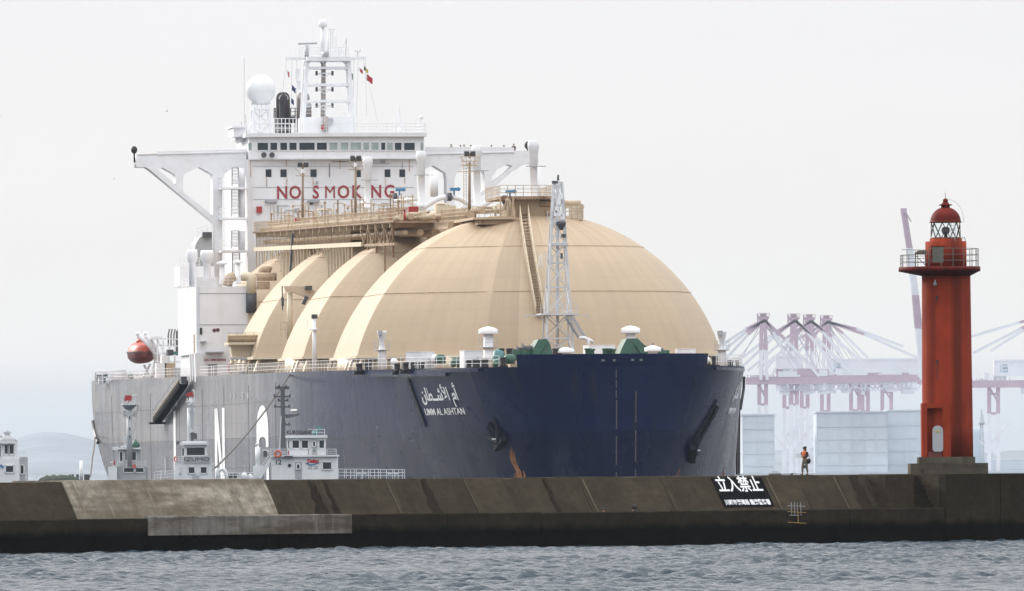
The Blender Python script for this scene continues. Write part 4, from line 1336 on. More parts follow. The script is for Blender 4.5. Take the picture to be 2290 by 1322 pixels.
for xx in (749, 752): mb.bar(m_(xx, 128), m_(xx, 82), .06)
mb.build('signal_mast', M['white_clean'], ship)
mb = MB(); mb.bar(m_(773, 129), m_(774.5, 86), .1); mb.bar(m_(773, 92), m_(757, 124), .03); mb.bar(m_(800, 129), m_(800, 116), .1); mb.path([m_(794, 112), m_(796, 116), m_(804, 116), m_(806, 111)], .05)
mb.build('whip_aerial', M['grey'], ship)
mb = MB(); mb.lathe([(.52, -.5), (.3, 0), (.2, .5)], m_(724, 122, -1.7), 12, axis='Y')
mb.build('ship_horn', M['grey'], ship)
for py in (164, 200, 236):
    mb = MB(); mb.bar(m_(708, py), m_(744, py), .12)
    mb.path([m_(725, py + 9), m_(715, py + 3), m_(709, py)], .05, 4); mb.path([m_(725, py + 9), m_(735, py + 3), m_(743, py)], .05, 4)
    arm = mb.build('lamp_arm', M['white_clean'], ship)
    for xx in (708, 743.5):
        mb = MB(); mb.tube(m_(xx, py + 5), m_(xx, py - 5), .16, n=8); mb.build('signal_lamp', M['grey_dark'], arm)
mb = MB()
mb.rail([m_(679, 262, -1.5), m_(790, 262, -1.5)], 1.3, 1.2, .03, 3)
mb.build('mast_house_railing', M['white_clean'], mast_base)
partbox('mast_house_box', M['grey'], 733, 745, 265, 278, TMA - 1.8, TMA - 1.5, mast_base)
partbox('fire_box', M['red_paint'], 719, 728, 280, 291, TMA - 1.9, TMA - 1.5, mast_base)
# halyards
mb = MB()
for x0, x1, y1 in ((641, 632, 205), (653, 651, 262), (664, 663, 262), (812, 845, 272), (801, 797, 262), (792, 789, 262), (817, 820, 262)):
    MB().bar(m_(x0, 132), m_(x1, y1), .035).build('halyard', M['grey'], ship)
# funnels
def funnel(px0, px1, py_t, py_b, t, mat, name, lean=0):
    a, b = P(px0, py_b, t), P(px1, py_b, t)
    r_ = (b.x - a.x) / 2
    c = (a + b) / 2
    H_ = P(px0, py_t, t).z - c.z
    mb = MB()
    mb.lathe([(r_, 0), (r_, H_ - r_ * 1.1), (r_ * .97, H_ - r_ * .7), (r_ * .82, H_ - r_ * .3), (r_ * .5, H_ - .05), (.0, H_)], c, 20)
    f = mb.build(name, mat, ship)
    mb = MB(); mb.lathe([(r_ * .8, 0), (r_ * .62, .25)], (c.x, c.y - r_ * .55, c.z + H_ - r_ * .95), 16, axis='Y')
    mb.build('soot_mouth', M['grey'], f)
    return f
f1 = funnel(618, 649, 206, 298, 190, M['funnel'], 'funnel')
partbox('funnel_door', M['black'], 626, 637, 228, 296, 188.0, 188.6, f1)
funnel(664, 693, 206, 296, 194, paint('brown_grey_funnel', (0.19, 0.165, 0.16), .6, .2, .6, streak=.4), 'funnel')
funnel(681, 697, 229, 290, 187, paint('brown_grey_small_funnel', (0.15, 0.13, 0.13), .6, .2, .6, streak=.4), 'exhaust_pipe')
mb = MB()
for xx in (613, 616, 650, 660, 664):
    mb.bar(P(xx, 242, 188), P(xx, 298, 188), .12)
for py in (242, 250, 258, 266, 275, 284):
    mb.bar(P(613, py, 187.5), P(617, py, 187.5), .08); mb.bar(P(649, py, 187.5), P(664, py, 187.5), .08)
bxp(mb, 650, 661, 260, 276, 186.5, 188)
mb.build('funnel_ladder', M['black'], ship)
mb = MB(); mb.rail([P(613, 298, 184), P(664, 298, 184)], 1.9, .5, .05, 3); mb.build('funnel_railing', M['white_clean'], ship)
# radome on its lattice stand
TRD = 168.0
c = P(583, 200.5, TRD); rr = 33.5 / 22100 * (D1 + TRD)
mb = MB(); 
prof = [(rr * .62, -rr * 1.0)] + [(rr * math.cos(a), rr * math.sin(a)) for a in [R(-52 + i * 142 / 14) for i in range(15)]]
mb.lathe(prof, c, 28)
rd = mb.build('radome', M['white_clean'], ship)
mb = MB()
def rs(px, py, dt): v = P(px, py, TRD); v.y += dt; return v
for px in (566, 573, 583, 593, 599): mb.bar(rs(px, 233, -.9), rs(px, 243, -.9), .16)
for dt in (-1.1, 1.1):
    mb.bar(rs(565, 243.5, dt), rs(601, 243.5, dt), .3)
    mb.bar(rs(566, 244, dt), rs(561, 300, dt), .3); mb.bar(rs(600, 244, dt), rs(606, 300, dt), .3)
    mb.bar(rs(563, 275, dt), rs(603, 275, dt), .18)
    for a, b in (((565, 246), (601, 275)), ((601, 246), (565, 275)), ((563, 277), (583, 299)), ((603, 277), (583, 299)), ((583, 245), (583, 299))): mb.bar(rs(*a, dt), rs(*b, dt), .16)
for px in (566, 600): mb.bar(rs(px, 243.5, -1.1), rs(px, 243.5, 1.1), .25)
mb.build('radome_stand', M['white_clean'], rd)
# small aerials round the roof
mb = MB()
for px, y0, y1, w in ((541, 285, 272, .08), (546, 285, 130, .05), (551, 300, 256, .06)): mb.bar(P(px, y0, TB + 6), P(px - (2 if y1 > 200 else 0), y1, TB + 6), w)
mb.build('whip_aerial', M['grey'], ship)
for px, yt, knob, w in ((893, 236, .35, .16), (882, 262, 0, .1), (941, 262, .3, .12), (820, 262, .1, .1), (930, 256, 0, .06)):
    mb = MB(); mb.bar(P(px, 302, TB + 1), P(px, yt, TB + 1), w)
    if knob: mb.sphere(P(px, yt if px != 893 else 292, TB + 1), knob, 8)
    if px == 893: mb.bar(P(890, 258, TB + 1), P(897, 258, TB + 1), .12); mb.path([P(893, 262, TB + 1), P(902, 278, TB + 1), P(910, 300, TB + 1)], .03, 4); mb.path([P(896, 268, TB + 1), P(897, 282, TB + 1)], .15, 6)
    mb.build('roof_pole', M['white'], ship)

# ---------------------------------------------------------------- pipe trestle along the dome tops
def ztr(t): return 32.7 + (35.2 - 32.7) * t / 157.0
XT0, XT1 = -11.9, 3.5
mb = MB()
ts = [4 + (153 - 4) * i / 24 for i in range(25)]
for a, b in zip(ts[:-1], ts[1:]):
    xa = XT0 if a > 22 else -6.6
    mb.hexa([(xa, a, ztr(a) - .22), (xa + 5, a, ztr(a) - .22), (xa + 5, b, ztr(b) - .22), (xa, b, ztr(b) - .22), (xa, a, ztr(a)), (xa + 5, a, ztr(a)), (xa + 5, b, ztr(b)), (xa, b, ztr(b))])
trestle = mb.build('pipe_trestle', M['buff_dark'], ship)
mb = MB()
for a, b in zip(ts[3:-1], ts[4:]): mb.bar((XT0 - .05, a, ztr(a) - .05), (XT0 - .05, b, ztr(b) - .05), .16, .16)
mb.build('deck_edge_beam', M['buff_dark'], trestle)
mb = MB()
mb.bar((XT0, 50, ztr(50) - 2.4), (XT0, 153, ztr(153) - 2.2), .3, .5)
mb.build('lower_chord', M['cream_pale'], trestle)
rt = random.Random(5)
# underside: dark beams and hanging pickets
mb = MB()
for i in range(64):
    t = 62 + i * 1.42
    mb.bar((XT0 + .2, t, ztr(t) - .2), (XT0 + .2, t, ztr(t) - 2.2), .1)
mb.build('slat_screen', M['buff'], trestle)
mb = MB()
for i in range(24):
    t = 8 + i * 6.2
    mb.bar((XT0 if t > 22 else -6.5, t, ztr(t) - .45), (XT1, t, ztr(t) - .45), .3, .5)
mb.bar((-7, 12, ztr(12) - .6), (-7, 153, ztr(153) - .6), .7, .8)
mb.bar((-2, 12, ztr(12) - .8), (-2, 153, ztr(153) - .8), .7, 1.1)
for i in range(6): mb.tube((-10.4 + i * 1.7, 24, ztr(24) - 1.3), (-10.4 + i * 1.7, 153, ztr(153) - 1.3), .28 + .1 * (i % 3), n=8)
for k, zo in ((-5.5, 1.8), (-1.5, 2.3), (1.5, 1.9)): mb.tube((k, 24, ztr(24) - zo), (k, 153, ztr(153) - zo), .42, n=10)
mb.build('under_pipes', M['buff'], trestle)
# legs down to the domes and the deck
mb = MB()
for i in range(34):
    t = 60 + i * 2.75
    zt_ = ztr(t) - 2.4
    near = min(TANKS, key=lambda a: abs(a - t))
    dx2 = RD ** 2 - (t - near) ** 2 - XT0 ** 2
    zb_ = ZC + zoff(near) + math.sqrt(dx2) if dx2 > 0 else 16.5
    zb_ = max(zb_, zt_ - 8.5 - 2 * rt.random())
    if zb_ < zt_ - .5:
        lean = rt.choice((0, 0, .9, -.9, .4))
        MB().bar((XT0 + .1, t, zt_), (XT0 + .1 + rt.uniform(-.2, .4), t + lean, zb_ - .2), .16).build('hanging_support', M['cream_pale'], trestle)
mb = MB()                                              # trusses between the first and second domes
for t in (26, 33, 40, 47):
    mb.bar((XT0 + .3, t, ztr(t) - .4), (XT0 + .3, t, 27.0 if t > 30 else 29), .22)
    mb.bar((XT0 + .3, t, ztr(t) - .4), (XT0 + .3, t + 3.4, ztr(t) - 2.5), .15)
    mb.bar((XT0 + .3, t + 6.8, ztr(t) - .4), (XT0 + .3, t + 3.4, ztr(t) - 2.5), .15)
mb.bar((XT0 + .3, 24, ztr(24) - 2.6), (XT0 + .3, 60, ztr(60) - 2.5), .3)
mb.build('truss_legs', M['buff_dark'], trestle)
MB().bar((XT0 - .1, 113, ztr(113) - .6), (XT0 - .1, 117.6, ztr(113) - 9), .24, .24).build('blue_grey_duct', paint('blue_grey_duct_paint', (0.07, 0.09, 0.13), .6, .2, .6), trestle)
# railing on the near edge: pickets and rails
mb = MB()
mb.rail([(XT0, 22, ztr(22)), (XT0, 60, ztr(60)), (XT0, 100, ztr(100)), (XT0, 152, ztr(152))], 1.25, .75, .035, 3)
mb.build('walkway_railing', M['buff'], trestle)
mb = MB()
mb.rail([(-6.6, 4, ztr(4)), (-6.6, 22, ztr(22))], 1.2, .8, .04, 3)
mb.build('walkway_railing', M['buff'], trestle)
for i in range(60):
    t = rt.uniform(24, 151); h_ = rt.uniform(1.2, 3.2); x = rt.uniform(XT0, XT0 + 3.5)
    mb = MB(); mb.bar((x, t, ztr(t)), (x, t, ztr(t) + h_), rt.choice((.07, .1, .14)))
    if i % 3 == 0: mb.bar((x, t, ztr(t) + h_), (x + rt.uniform(.4, 1.6), t, ztr(t) + h_), .09)
    if i % 4 == 0: mb.sphere((x, t, ztr(t) + h_), .18, 8)
    mb.build('upright_pipe', (M['buff'], M['buff_dark'], M['buff'])[i % 3], trestle)
# pipes running on the deck
for i, (x, dz, r, t0, t1) in enumerate(((-10.9, .35, .3, 24, 152), (-9.8, .5, .38, 24, 152), (-8.6, .35, .26, 14, 150), (-7.5, .9, .3, 30, 150), (-5.2, .6, .42, 10, 150), (-3.4, 1.0, .34, 12, 150), (0.2, 1.3, .4, 12, 150))):
    mb = MB(); mb.tube((x, t0, ztr(t0) + dz), (x, t1, ztr(t1) + dz), r, n=10)
    for k in range(6):
        t = t0 + (t1 - t0) * (k + .5) / 6
        mb.tube((x, t, ztr(t) + dz), (x, t + .25, ztr(t) + dz), r * 1.5, n=10)
    mb.build('cargo_pipe', M['buff'] if i % 3 else M['cream_pale'], trestle)
# random pieces of pipework: expansion loops, valves, boxes, stanchions
for i in range(76):
    t = rt.uniform(22, 150); x = rt.uniform(-11.6, -1)
    z = ztr(t)
    kind = i % 5
    mb = MB()
    if kind == 0:
        h, w = rt.uniform(1.0, 2.3), rt.uniform(1.2, 2.6)
        mb.path([(x, t, z), (x, t, z + h), (x + w, t, z + h), (x + w, t, z)], rt.uniform(.06, .15), 8); nm, mt = 'pipe_loop', (M['buff'], M['buff_dark'], M['cream_pale'])[i % 3]
    elif kind == 1:
        mb.tube((x, t, z), (x, t, z + 1.2), .12); mb.lathe([(.32, 0), (.32, .1)], (x, t, z + 1.2), 12); nm, mt = 'valve_wheel', (M['red_paint'] if i % 2 else M['buff_dark'])
    elif kind == 2:
        h = rt.uniform(.6, 1.5); mb.bx(x - .5, x + .5, t - .4, t + .4, z, z + h); mb.bx(x - .56, x + .56, t - .46, t + .46, z + h, z + h + .06); nm, mt = 'junction_box', (M['buff'] if i % 3 else M['cream_pale'])
    elif kind == 3:
        h = rt.uniform(1.6, 3.4); mb.bar((x, t, z), (x, t, z + h), .13); mb.bar((x - .7, t, z + h * .8), (x + .7, t, z + h * .8), .1); nm, mt = 'stanchion', M['buff']
    else:
        w = rt.uniform(2, 4); mb.rail([(x, t, z), (x + w, t, z)], 1.6, .5, .04, 3); nm, mt = 'guard_rail', (M['buff'], M['buff_dark'])[i % 2]
    mb.build(nm, mt, trestle)
for px, py, w, h, t in ((925, 468, 22, 12, 30), (666, 491, 12, 8, 110), (1187, 466, 9, 9, -4)):
    A, B = P(px - w / 2, py - h / 2, t), P(px + w / 2, py + h / 2, t)
    MB().bx(A.x, B.x, t, t + .8, B.z, A.z).build('fire_box', M['red_paint'], trestle)
partbox('pipe_cabinet', M['cream_pale'], 976, 1020, 460, 476, 22, 24, trestle)

# ---------------------------------------------------------------- vent masts, white with flared heads
def vent(i, px, yt, yb, t, w):
    a = P(px, yb, t); zt_ = P(px, yt, t).z
    k = (D1 + t) / 22100
    r = w * k / 2
    H_ = zt_ - a.z
    mb = MB()
    mb.lathe([(r * 1.15, 0), (r * 1.15, .3), (r, .35), (r, H_ - 2.9), (r * 1.12, H_ - 2.85), (r * 1.12, H_ - 1.5), (r * 1.22, H_ - 1.4), (r * 1.55, H_ - .75), (r * 1.55, H_ - .5), (r * 1.3, H_ - .05), (r * 1.2, H_)], a, 20)
    v = mb.build('vent_mast', M['white_clean'], ship)
    mb = MB()
    zz = P(px, yb - (yb - yt) * .17, t).z
    if i < 3:
        for s in (-1, 1):
            mb.path([(a.x, t - .05, zz - 1.3), (a.x + s * 1.0, t - .1, zz - .7), (a.x + s * 2.0, t - .1, zz - .1), (a.x + s * 2.9, t - .1, zz + .1)], .32, 10)
            mb.sphere((a.x + s * 2.0, t - .1, zz - .1), .33, 8)
        mb.build('vent_elbow', M['white_clean'], v)
        mb = MB(); mb.tube((a.x - 2.7, t - .2, zz + .2), (a.x - 2.7, t - .2, zz + .9), .1); mb.bx(a.x - 3.2, a.x - 2.3, t - .5, t - .1, zz + .8, zz + 1.15); mb.sphere((a.x - 2.2, t - .3, zz + 1.0), .25, 8)
        mb.build('valve_actuator', M['blue'], v)
        mb = MB(); mb.tube((a.x - 3.0, t - .1, zz + .1), (a.x - 3.5, t - .1, zz + .1), .5, n=10); mb.build('pipe_flange', M['grey_dark'], v)
    mb = MB(); mb.bar((a.x - .9, t - .6, zt_ - 2.9 if i else zt_ - 2.9), (a.x + 1.3, t - .6, zt_ - 2.9), .1); mb.build('vent_bracket', M['grey'], v)
vent(0, 1194, 314, 476, 0, 17); vent(1, 1067, 326, 466, 46.5, 16); vent(2, 943, 338, 464, 92.5, 15.5); vent(3, 823, 351, 468, 134, 15)
mb = MB()
a = P(1203, 372, 1.5); mb.tube(P(1204, 470, 1.5), a, .27, n=10); mb.build('vent_mast', M['white'], ship)
mb = MB(); mb.tube(P(971, 440, 120), P(970, 383, 120), .5, n=10); mb.bar(P(979, 440, 120), P(978, 385, 120), .08); mb.build('vent_mast', M['white'], ship)
# two horizontal white headers
MB().tube(P(878, 450, 86), P(925, 447, 88), .22, n=8).build('white_header_pipe', M['white_clean'], trestle); MB().tube(P(800, 458, 130), P(815, 452, 132), .25, n=8).build('white_header_pipe', M['white_clean'], trestle)

# ---------------------------------------------------------------- floodlight masts
M['rusty_mast'] = paint('rusty_mast_paint', (0.26, 0.19, 0.13), .7, .3, .8, rust=.6, rust_col=(.12, .06, .03))
for px, yt, yb, t, big in ((677, 366, 490, 118, 0), (795, 352, 490, 78, 0), (1050, 342, 478, 20, 1)):
    mb = MB()
    mb.tube(P(px, yb, t), P(px, yt, t), .17, .13, 8)
    fm = mb.build('floodlight_mast', M['rusty_mast'], ship)
    for dx in (-7, 7):
        c = P(px + dx, yt + 2, t)
        mb = MB(); mb.box((c.x, t - .1, c.z), (.55, .45, .6), Matrix.Rotation(.3, 3, 'X')); mb.build('floodlight', M['grey_dark'], fm)
    mb = MB(); mb.bar(P(px - 9, yt + 4, t), P(px + 9, yt + 4, t), .12)
    mb.bar(P(px - 16, yt + 27, t), P(px + 16, yt + 28, t), .12, .1)
    for dx in (-22, 22) if big else (-18, 18): mb.bar(P(px, yt + 30, t), P(px + dx, yt + 9, t), .06)
    if big:
        A, B = P(px - 20, yt + 9, t), P(px + 20, yt + 9, t)
        for dz in (0, -.5, -1.0, -1.7): mb.path([(A.x - dz * .25 * -1, t - .8, A.z + dz), (B.x + dz * .25, t - .8, B.z + dz)], .04, 4)
        for dx in (-20, -10, 0, 10, 20): mb.bar(P(px + dx, yt + 9, t) + Vector((0, -.8, 0)), P(px + dx * .75, yt + 34, t) + Vector((0, -.8, 0)), .05)
        for i in range(16):
            a, b = P(px - 13, yt + 36 + i * 5, t), P(px - 7, yt + 36 + i * 5, t)
            mb.bar(a, b, .04)
        mb.bar(P(px - 13, yt + 34, t), P(px - 13, yt + 116, t), .05); mb.bar(P(px - 7, yt + 34, t), P(px - 7, yt + 116, t), .05)
    mb.build('mast_platform', M['buff'], fm)
    mb = MB(); bxp(mb, px - 3, px + 3, yt + 12, yt + 21, t - .4, t - .2); mb.build('white_box', M['white'], fm)

# ---------------------------------------------------------------- platform and gear on top of the foremost dome
mb = MB()
ztp = P(1180, 488, 0).z
def plat(mb, px0, px1, py, t0, t1, th=.25):
    A, B = P(px0, py, t0), P(px1, py, t0)
    mb.bx(A.x, B.x, t0, t1, A.z - th, A.z)
    return A, B
A, B = plat(mb, 1058, 1150, 486, -7, 8)
tp = mb.build('dome_platform', M['buff'], ship)
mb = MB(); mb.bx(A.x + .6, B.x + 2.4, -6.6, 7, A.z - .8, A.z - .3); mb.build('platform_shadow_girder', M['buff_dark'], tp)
mb = MB(); mb.rail([(A.x, -7, A.z), (B.x, -7, B.z)], 1.15, .7, .04, 3); mb.build('platform_railing', M['buff'], tp)
mb = MB(); bxp(mb, 1152, 1243, 442, 486, -5, 4); mb.build('dome_housing', paint('brown_housing_paint', (.33, .24, .15), .7, .15, .5, rust=.5, rust_col=(.18, .09, .04)), tp)
mb = MB(); A, B = plat(mb, 1118, 1240, 439, -6, 5, .3)
for px in range(1150, 1240, 8): mb.bar(P(px, 440, -6), P(px, 447, -6), .12)
up = mb.build('upper_platform', M['buff_dark'], tp)
mb = MB(); mb.rail([(A.x, 5, A.z), (A.x, -6, A.z), (B.x, -6, B.z), (B.x, 5, B.z)], 1.2, .9, .04, 3); mb.build('platform_railing', M['buff'], up)
mb = MB(); 
for px in (1119, 1135, 1147): mb.bar(P(px, 439, -6), P(px, 484, -6), .16)
mb.path([P(1130, 450, -6), P(1136, 446, -6), P(1140, 452, -6), P(1141, 482, -6)], .18, 8); mb.path([P(1120, 484, -6.5), P(1132, 450, -6.5)], .07, 6)
mb.build('platform_legs', M['buff'], tp)
mb = MB(); A, B = plat(mb, 1252, 1304, 488, -5, 5); mb.rail([(A.x, -5, A.z), (B.x, -5, B.z), (B.x, 5, B.z)], 1.5, .7, .05, 2)
sp = mb.build('side_platform', M['buff'], tp)
mb = MB(); a, b = P(1258, 456, -1), P(1298, 457, -1); mb.tube(a, b, .42, n=12); mb.build('header_tank', M['buff'], sp)
mb = MB()
for px in (1262, 1278, 1296, 1303): mb.bar(P(px, 488, -4), P(px, 460, -4), .14)
mb.bar(P(1257, 463, -4), P(1306, 463, -4), .3); mb.build('tank_frame', M['cream_pale'], sp)
mb = MB(); a = P(1222, 462, -4); mb.lathe([(1.1, 0), (1.2, .9), (.9, 1.5), (.5, 1.7)], P(1226, 488, -4), 14); mb.tube(P(1208, 455, -5), P(1242, 455, -5), .36, n=10); mb.build('dome_fitting', M['buff_dark'], tp)
# staircase down the front of the foremost dome
mb = MB(); rls = {-.46: MB(), .46: MB()}
prev = None
for i in range(34):
    f = i / 33
    px, py = 1171 + (1207 - 1171) * f ** 1.15, 478 + (704 - 478) * f
    t_ = -RD * .5
    for _ in range(8):
        g = P(px, py, t_)
        rr_ = RD ** 2 - (min(max(g.z, ZBASE), ZTOP) - ZC) ** 2 - g.x ** 2
        t_ = -math.sqrt(max(rr_, 1)) - .5
    g = P(px, py, t_)
    mb.bx(g.x - .42, g.x + .42, g.y - .2, g.y + .2, g.z - .03, g.z + .03)
    for s in (-.46, .46):
        rl = rls[s]
        if prev is not None:
            mb.bar(prev + Vector((s, 0, 0)), g + Vector((s, 0, 0)), .1, .28)
            rl.bar(prev + Vector((s, -.4, .95)), g + Vector((s, -.4, .95)), .07)
            rl.bar(prev + Vector((s, -.2, .5)), g + Vector((s, -.2, .5)), .05)
        if i % 3 == 0: rl.bar(g + Vector((s, 0, 0)), g + Vector((s, -.42, .98)), .07)
    prev = g
sr = mb.build('dome_stairs', M['buff'], ship)
for rl in rls.values(): rl.build('stair_railing', M['cream_pale'], sr)
mb = MB(); mb.path([P(1205, 598, -24), P(1207, 575, -24), P(1211, 570, -24), P(1213, 596, -24)], .06, 6); mb.build('hose_hook', M['white'], sr)

# ---------------------------------------------------------------- foremast (lattice) before the foremost dome
TF = -26.5
mb = MB()
zb_, zt_ = P(1247, 792, TF).z, P(1247, 408, TF).z
def legx(py):                                          # half width in photo pixels
    return 31 + (9 - 31) * (792 - py) / (792 - 408)
def fmx(px, py, dy=0.0): v = P(px, py, TF); v.y += dy; return v
levels = [792, 757, 703, 643, 588, 545, 492, 450, 408]
for k, (ya, yb) in enumerate(zip(levels[:-1], levels[1:])):
    for sx in (-1, 1):
        for sy in (-1, 1):
            wa, wb = legx(ya), legx(yb)
            ka, kb = wa / 21.0, wb / 21.0
            off = 6 if ya > 700 and sx > 0 else 0
            mb.bar(fmx(1247 + sx * wa, ya, sy * ka), fmx(1247 + sx * wb, yb, sy * kb), .19 if sy < 0 else .15)
    wa, wb = legx(ya), legx(yb); ka, kb = wa / 21, wb / 21
    for sy in (-1, 1):
        mb.bar(fmx(1247 - wa, ya, sy * ka), fmx(1247 + wb, yb, sy * kb), .09)
        mb.bar(fmx(1247 + wa, ya, sy * ka), fmx(1247 - wb, yb, sy * kb), .09)
        mb.bar(fmx(1247 - wb, yb, sy * kb), fmx(1247 + wb, yb, sy * kb), .14)
    for sx in (-1, 1):
        mb.bar(fmx(1247 + sx * wa, ya, -ka), fmx(1247 + sx * wb, yb, kb), .1)
foremast = mb.build('foremast', M['mast_white'], ship)
mb = MB(); mb.tube(fmx(1247, 790), fmx(1247, 404), .17, n=8)
for i in range(70): mb.bar(fmx(1243, 700 - i * 4.2), fmx(1251, 700 - i * 4.2), .05)
mb.build('mast_ladder', M['mast_white'], foremast)
mb = MB()
A, B = fmx(1204, 703), fmx(1286, 703)
mb.bx(A.x, B.x, TF - 1.8, TF + 1.8, A.z - .12, A.z + .08)
mb.rail([(A.x, TF - 1.8, A.z), (B.x, TF - 1.8, A.z)], 1.1, .8, .03, 3)
mb.bar(fmx(1170, 705), fmx(1317, 705), .09); mb.bar(fmx(1312, 705), fmx(1318, 713), .1)
mb.bar(fmx(1206, 705), fmx(1219, 722), .08); mb.bar(fmx(1285, 705), fmx(1268, 722), .08)
mb.build('mast_platform', M['mast_white'], foremast); mb = MB(); A, B = fmx(1230, 546), fmx(1268, 546); mb.bx(A.x, B.x, TF - 1, TF + 1, A.z - .18, A.z + .06)
mb.build('mast_platform', M['mast_white'], foremast); mb = MB(); A, B = fmx(1236, 497), fmx(1263, 497); mb.bx(A.x, B.x, TF - .9, TF + .9, A.z - .2, A.z)
mb.build('mast_platform', M['mast_white'], foremast); mb = MB(); A, B = fmx(1222, 497), fmx(1240, 497); mb.rail([(A.x, TF - .8, A.z), (B.x, TF - .8, B.z)], 1.1, .5, .04, 2)
mb.build('mast_platform', M['mast_white'], foremast); mb = MB(); A, B = fmx(1217, 588), fmx(1232, 588); mb.rail([(A.x, TF - .9, A.z), (B.x, TF - .9, B.z)], 1.1, .4, .03, 3)
mb.build('mast_platform', M['mast_white'], foremast)
mb = MB()
mb.lathe([(.15, -.6), (.5, .0), (.55, .3), (.2, .4)], fmx(1252, 503, -1), 10)
mb.tube(fmx(1248, 405), fmx(1248, 391), .12); mb.box(fmx(1252, 573, -1.2), (.22, .3, .6)); mb.box(fmx(1257, 528, -1.0), (.5, .3, .4)); mb.box(fmx(1239, 408, -.5), (.6, .3, .3))
mb.build('mast_lamp', M['grey_dark'], foremast)
for (px, py) in ((1243, 470), (1251, 478), (1247, 452), (1252, 440), (1240, 478), (1256, 486)):
    mb = MB(); mb.box(fmx(px, py, -.7), (.4, .4, .6)); mb.tube(fmx(px, py + 6, -.7), fmx(px, py - 8, -.7), .08); mb.build('mast_light', M['white'], foremast)
mb = MB()                                              # stair from the mast platform to the deck
for i in range(14):
    f = i / 13
    a = fmx(1256 + 30 * f, 710 + 45 * f, -2.2); b = fmx(1272 + 30 * f, 710 + 45 * f, -2.2)
    mb.bx(a.x, b.x, TF - 2.4, TF - 1.9, a.z - .04, a.z + .03)
mb.bar(fmx(1256, 708, -2.2), fmx(1287, 757, -2.2), .08, .25); mb.bar(fmx(1273, 708, -2.2), fmx(1303, 757, -2.2), .08, .25)
mb.build('mast_stair', M['grey'], foremast)
mb = MB(); mb.path([fmx(1287, 757, -2.4), fmx(1300, 756, -2.4), fmx(1308, 762, -2.4), fmx(1309, 797, -2.4)], .18, 8); mb.path([fmx(1310, 758, -1.5), fmx(1322, 766, -1.5)], .16, 8); mb.build('goose_neck_pipe', M['white_clean'], ship)

# ---------------------------------------------------------------- mushroom vents, posts, winches, boxes on the foredeck
def mushroom(px, yt, pw, ph, sw, yb, t, name='mushroom_vent', platform=None):
    k = (D1 + t) / 22100
    a = P(px, yb, t); zc = P(px, yt, t).z
    cr_, sr_ = pw * k / 2, sw * k / 2
    capb = zc - ph * k
    mb = MB(); mb.lathe([(sr_ * 1.25, a.z), (sr_ * 1.2, a.z + .4), (sr_, a.z + .6), (sr_, capb)], (a.x, t, 0), 18)
    mb.lathe([(sr_, capb), (cr_, capb + .02), (cr_ * 1.02, capb + .1), (cr_ * 1.0, capb + ph * k * .62), (cr_ * .55, zc - .12), (.0, zc)], (a.x, t, 0), 22)
    v = mb.build(name, M['white'], ship)
    if platform:
        pz = P(px, platform, t).z
        mb = MB(); mb.lathe([(sr_ * 1.02, pz), (cr_ * .95, pz), (cr_ * .95, pz + .1), (sr_ * 1.02, pz + .1)], (a.x, t, 0), 14)
        pts = [(a.x + cr_ * .95 * math.cos(R(d)), t + cr_ * .95 * math.sin(R(d)), pz) for d in range(0, 361, 60)]
        mb.rail(pts, 1.1, 2, .025, 2)
        mb.build('vent_platform', M['grey'], v)
    return v
mushroom(1092.5, 730, 43, 18, 22, 806, -27, platform=778)
mushroom(1410.5, 728, 43, 18, 22, 800, -27)
mushroom(1265, 776, 38, 14, 18, 800, -52)
mushroom(1460, 772, 37, 15, 20, 800, -52)
# green windlass housings
def windlass(px, t, mirror):
    w = 1 if not mirror else -1
    mb = MB()
    def v(dx, py, dy): p = P(px + dx, py, t); p.y += dy; return p
    if not mirror:
        ol = [(-27, 803), (-24, 776), (-15, 760), (4, 758), (11, 770), (20, 803)]
    else:
        ol = [(-36, 800), (-29, 780), (-18, 758), (6, 757), (26, 776), (30, 800)]
    n = len(ol)
    mb.add([v(a, b, -1.6) for a, b in ol] + [v(a, b, 1.6) for a, b in ol], [tuple(range(n)), tuple(reversed(range(n, 2 * n)))] + [(i, n + i, n + (i + 1) % n, (i + 1) % n) for i in range(n)])
    o = mb.build('windlass', M['green'], ship)
    mb = MB()
    s = -1 if not mirror else 1
    for dx, r in ((32, .75), (44, .6), (54, .45)):
        c = v(s * dx, 786 + (54 - dx) * -.2, 0)
        mb.lathe([(r, -.7), (r * .55, -.45), (r * .55, .45), (r, .7)], c, 14, axis='X')
    mb.build('mooring_drum', M['grey_dark'], o)
    mb = MB()
    for dx in (40, 62):
        c = v(s * dx, 795, -.3); mb.box(c, (1.4, 1.5, 1.1), .3)
    mb.bar(v(s * -2, 766, -1.7), v(s * 22, 800, -1.9), .3, .1)
    mb.build('winch_frame', M['green'], o)
    return o
windlass(1214, -42, False)
windlass(1414, -42, True)
for px in (1242, 1315, 1354, 1362): 
    mb = MB(); a = P(px, 800, -52); mb.lathe([(.35, 0), (.3, .2), (.3, .8), (.42, .85), (.4, 1.0)], (a.x, -52, a.z), 10); a2 = P(px + 8, 800, -52); mb.lathe([(.35, 0), (.3, .2), (.3, .7), (.42, .8), (.4, .95)], (a2.x, -52, a2.z), 10)
    mb.build('mooring_bitts', M['green'] if px != 1242 else M['grey_dark'], ship)
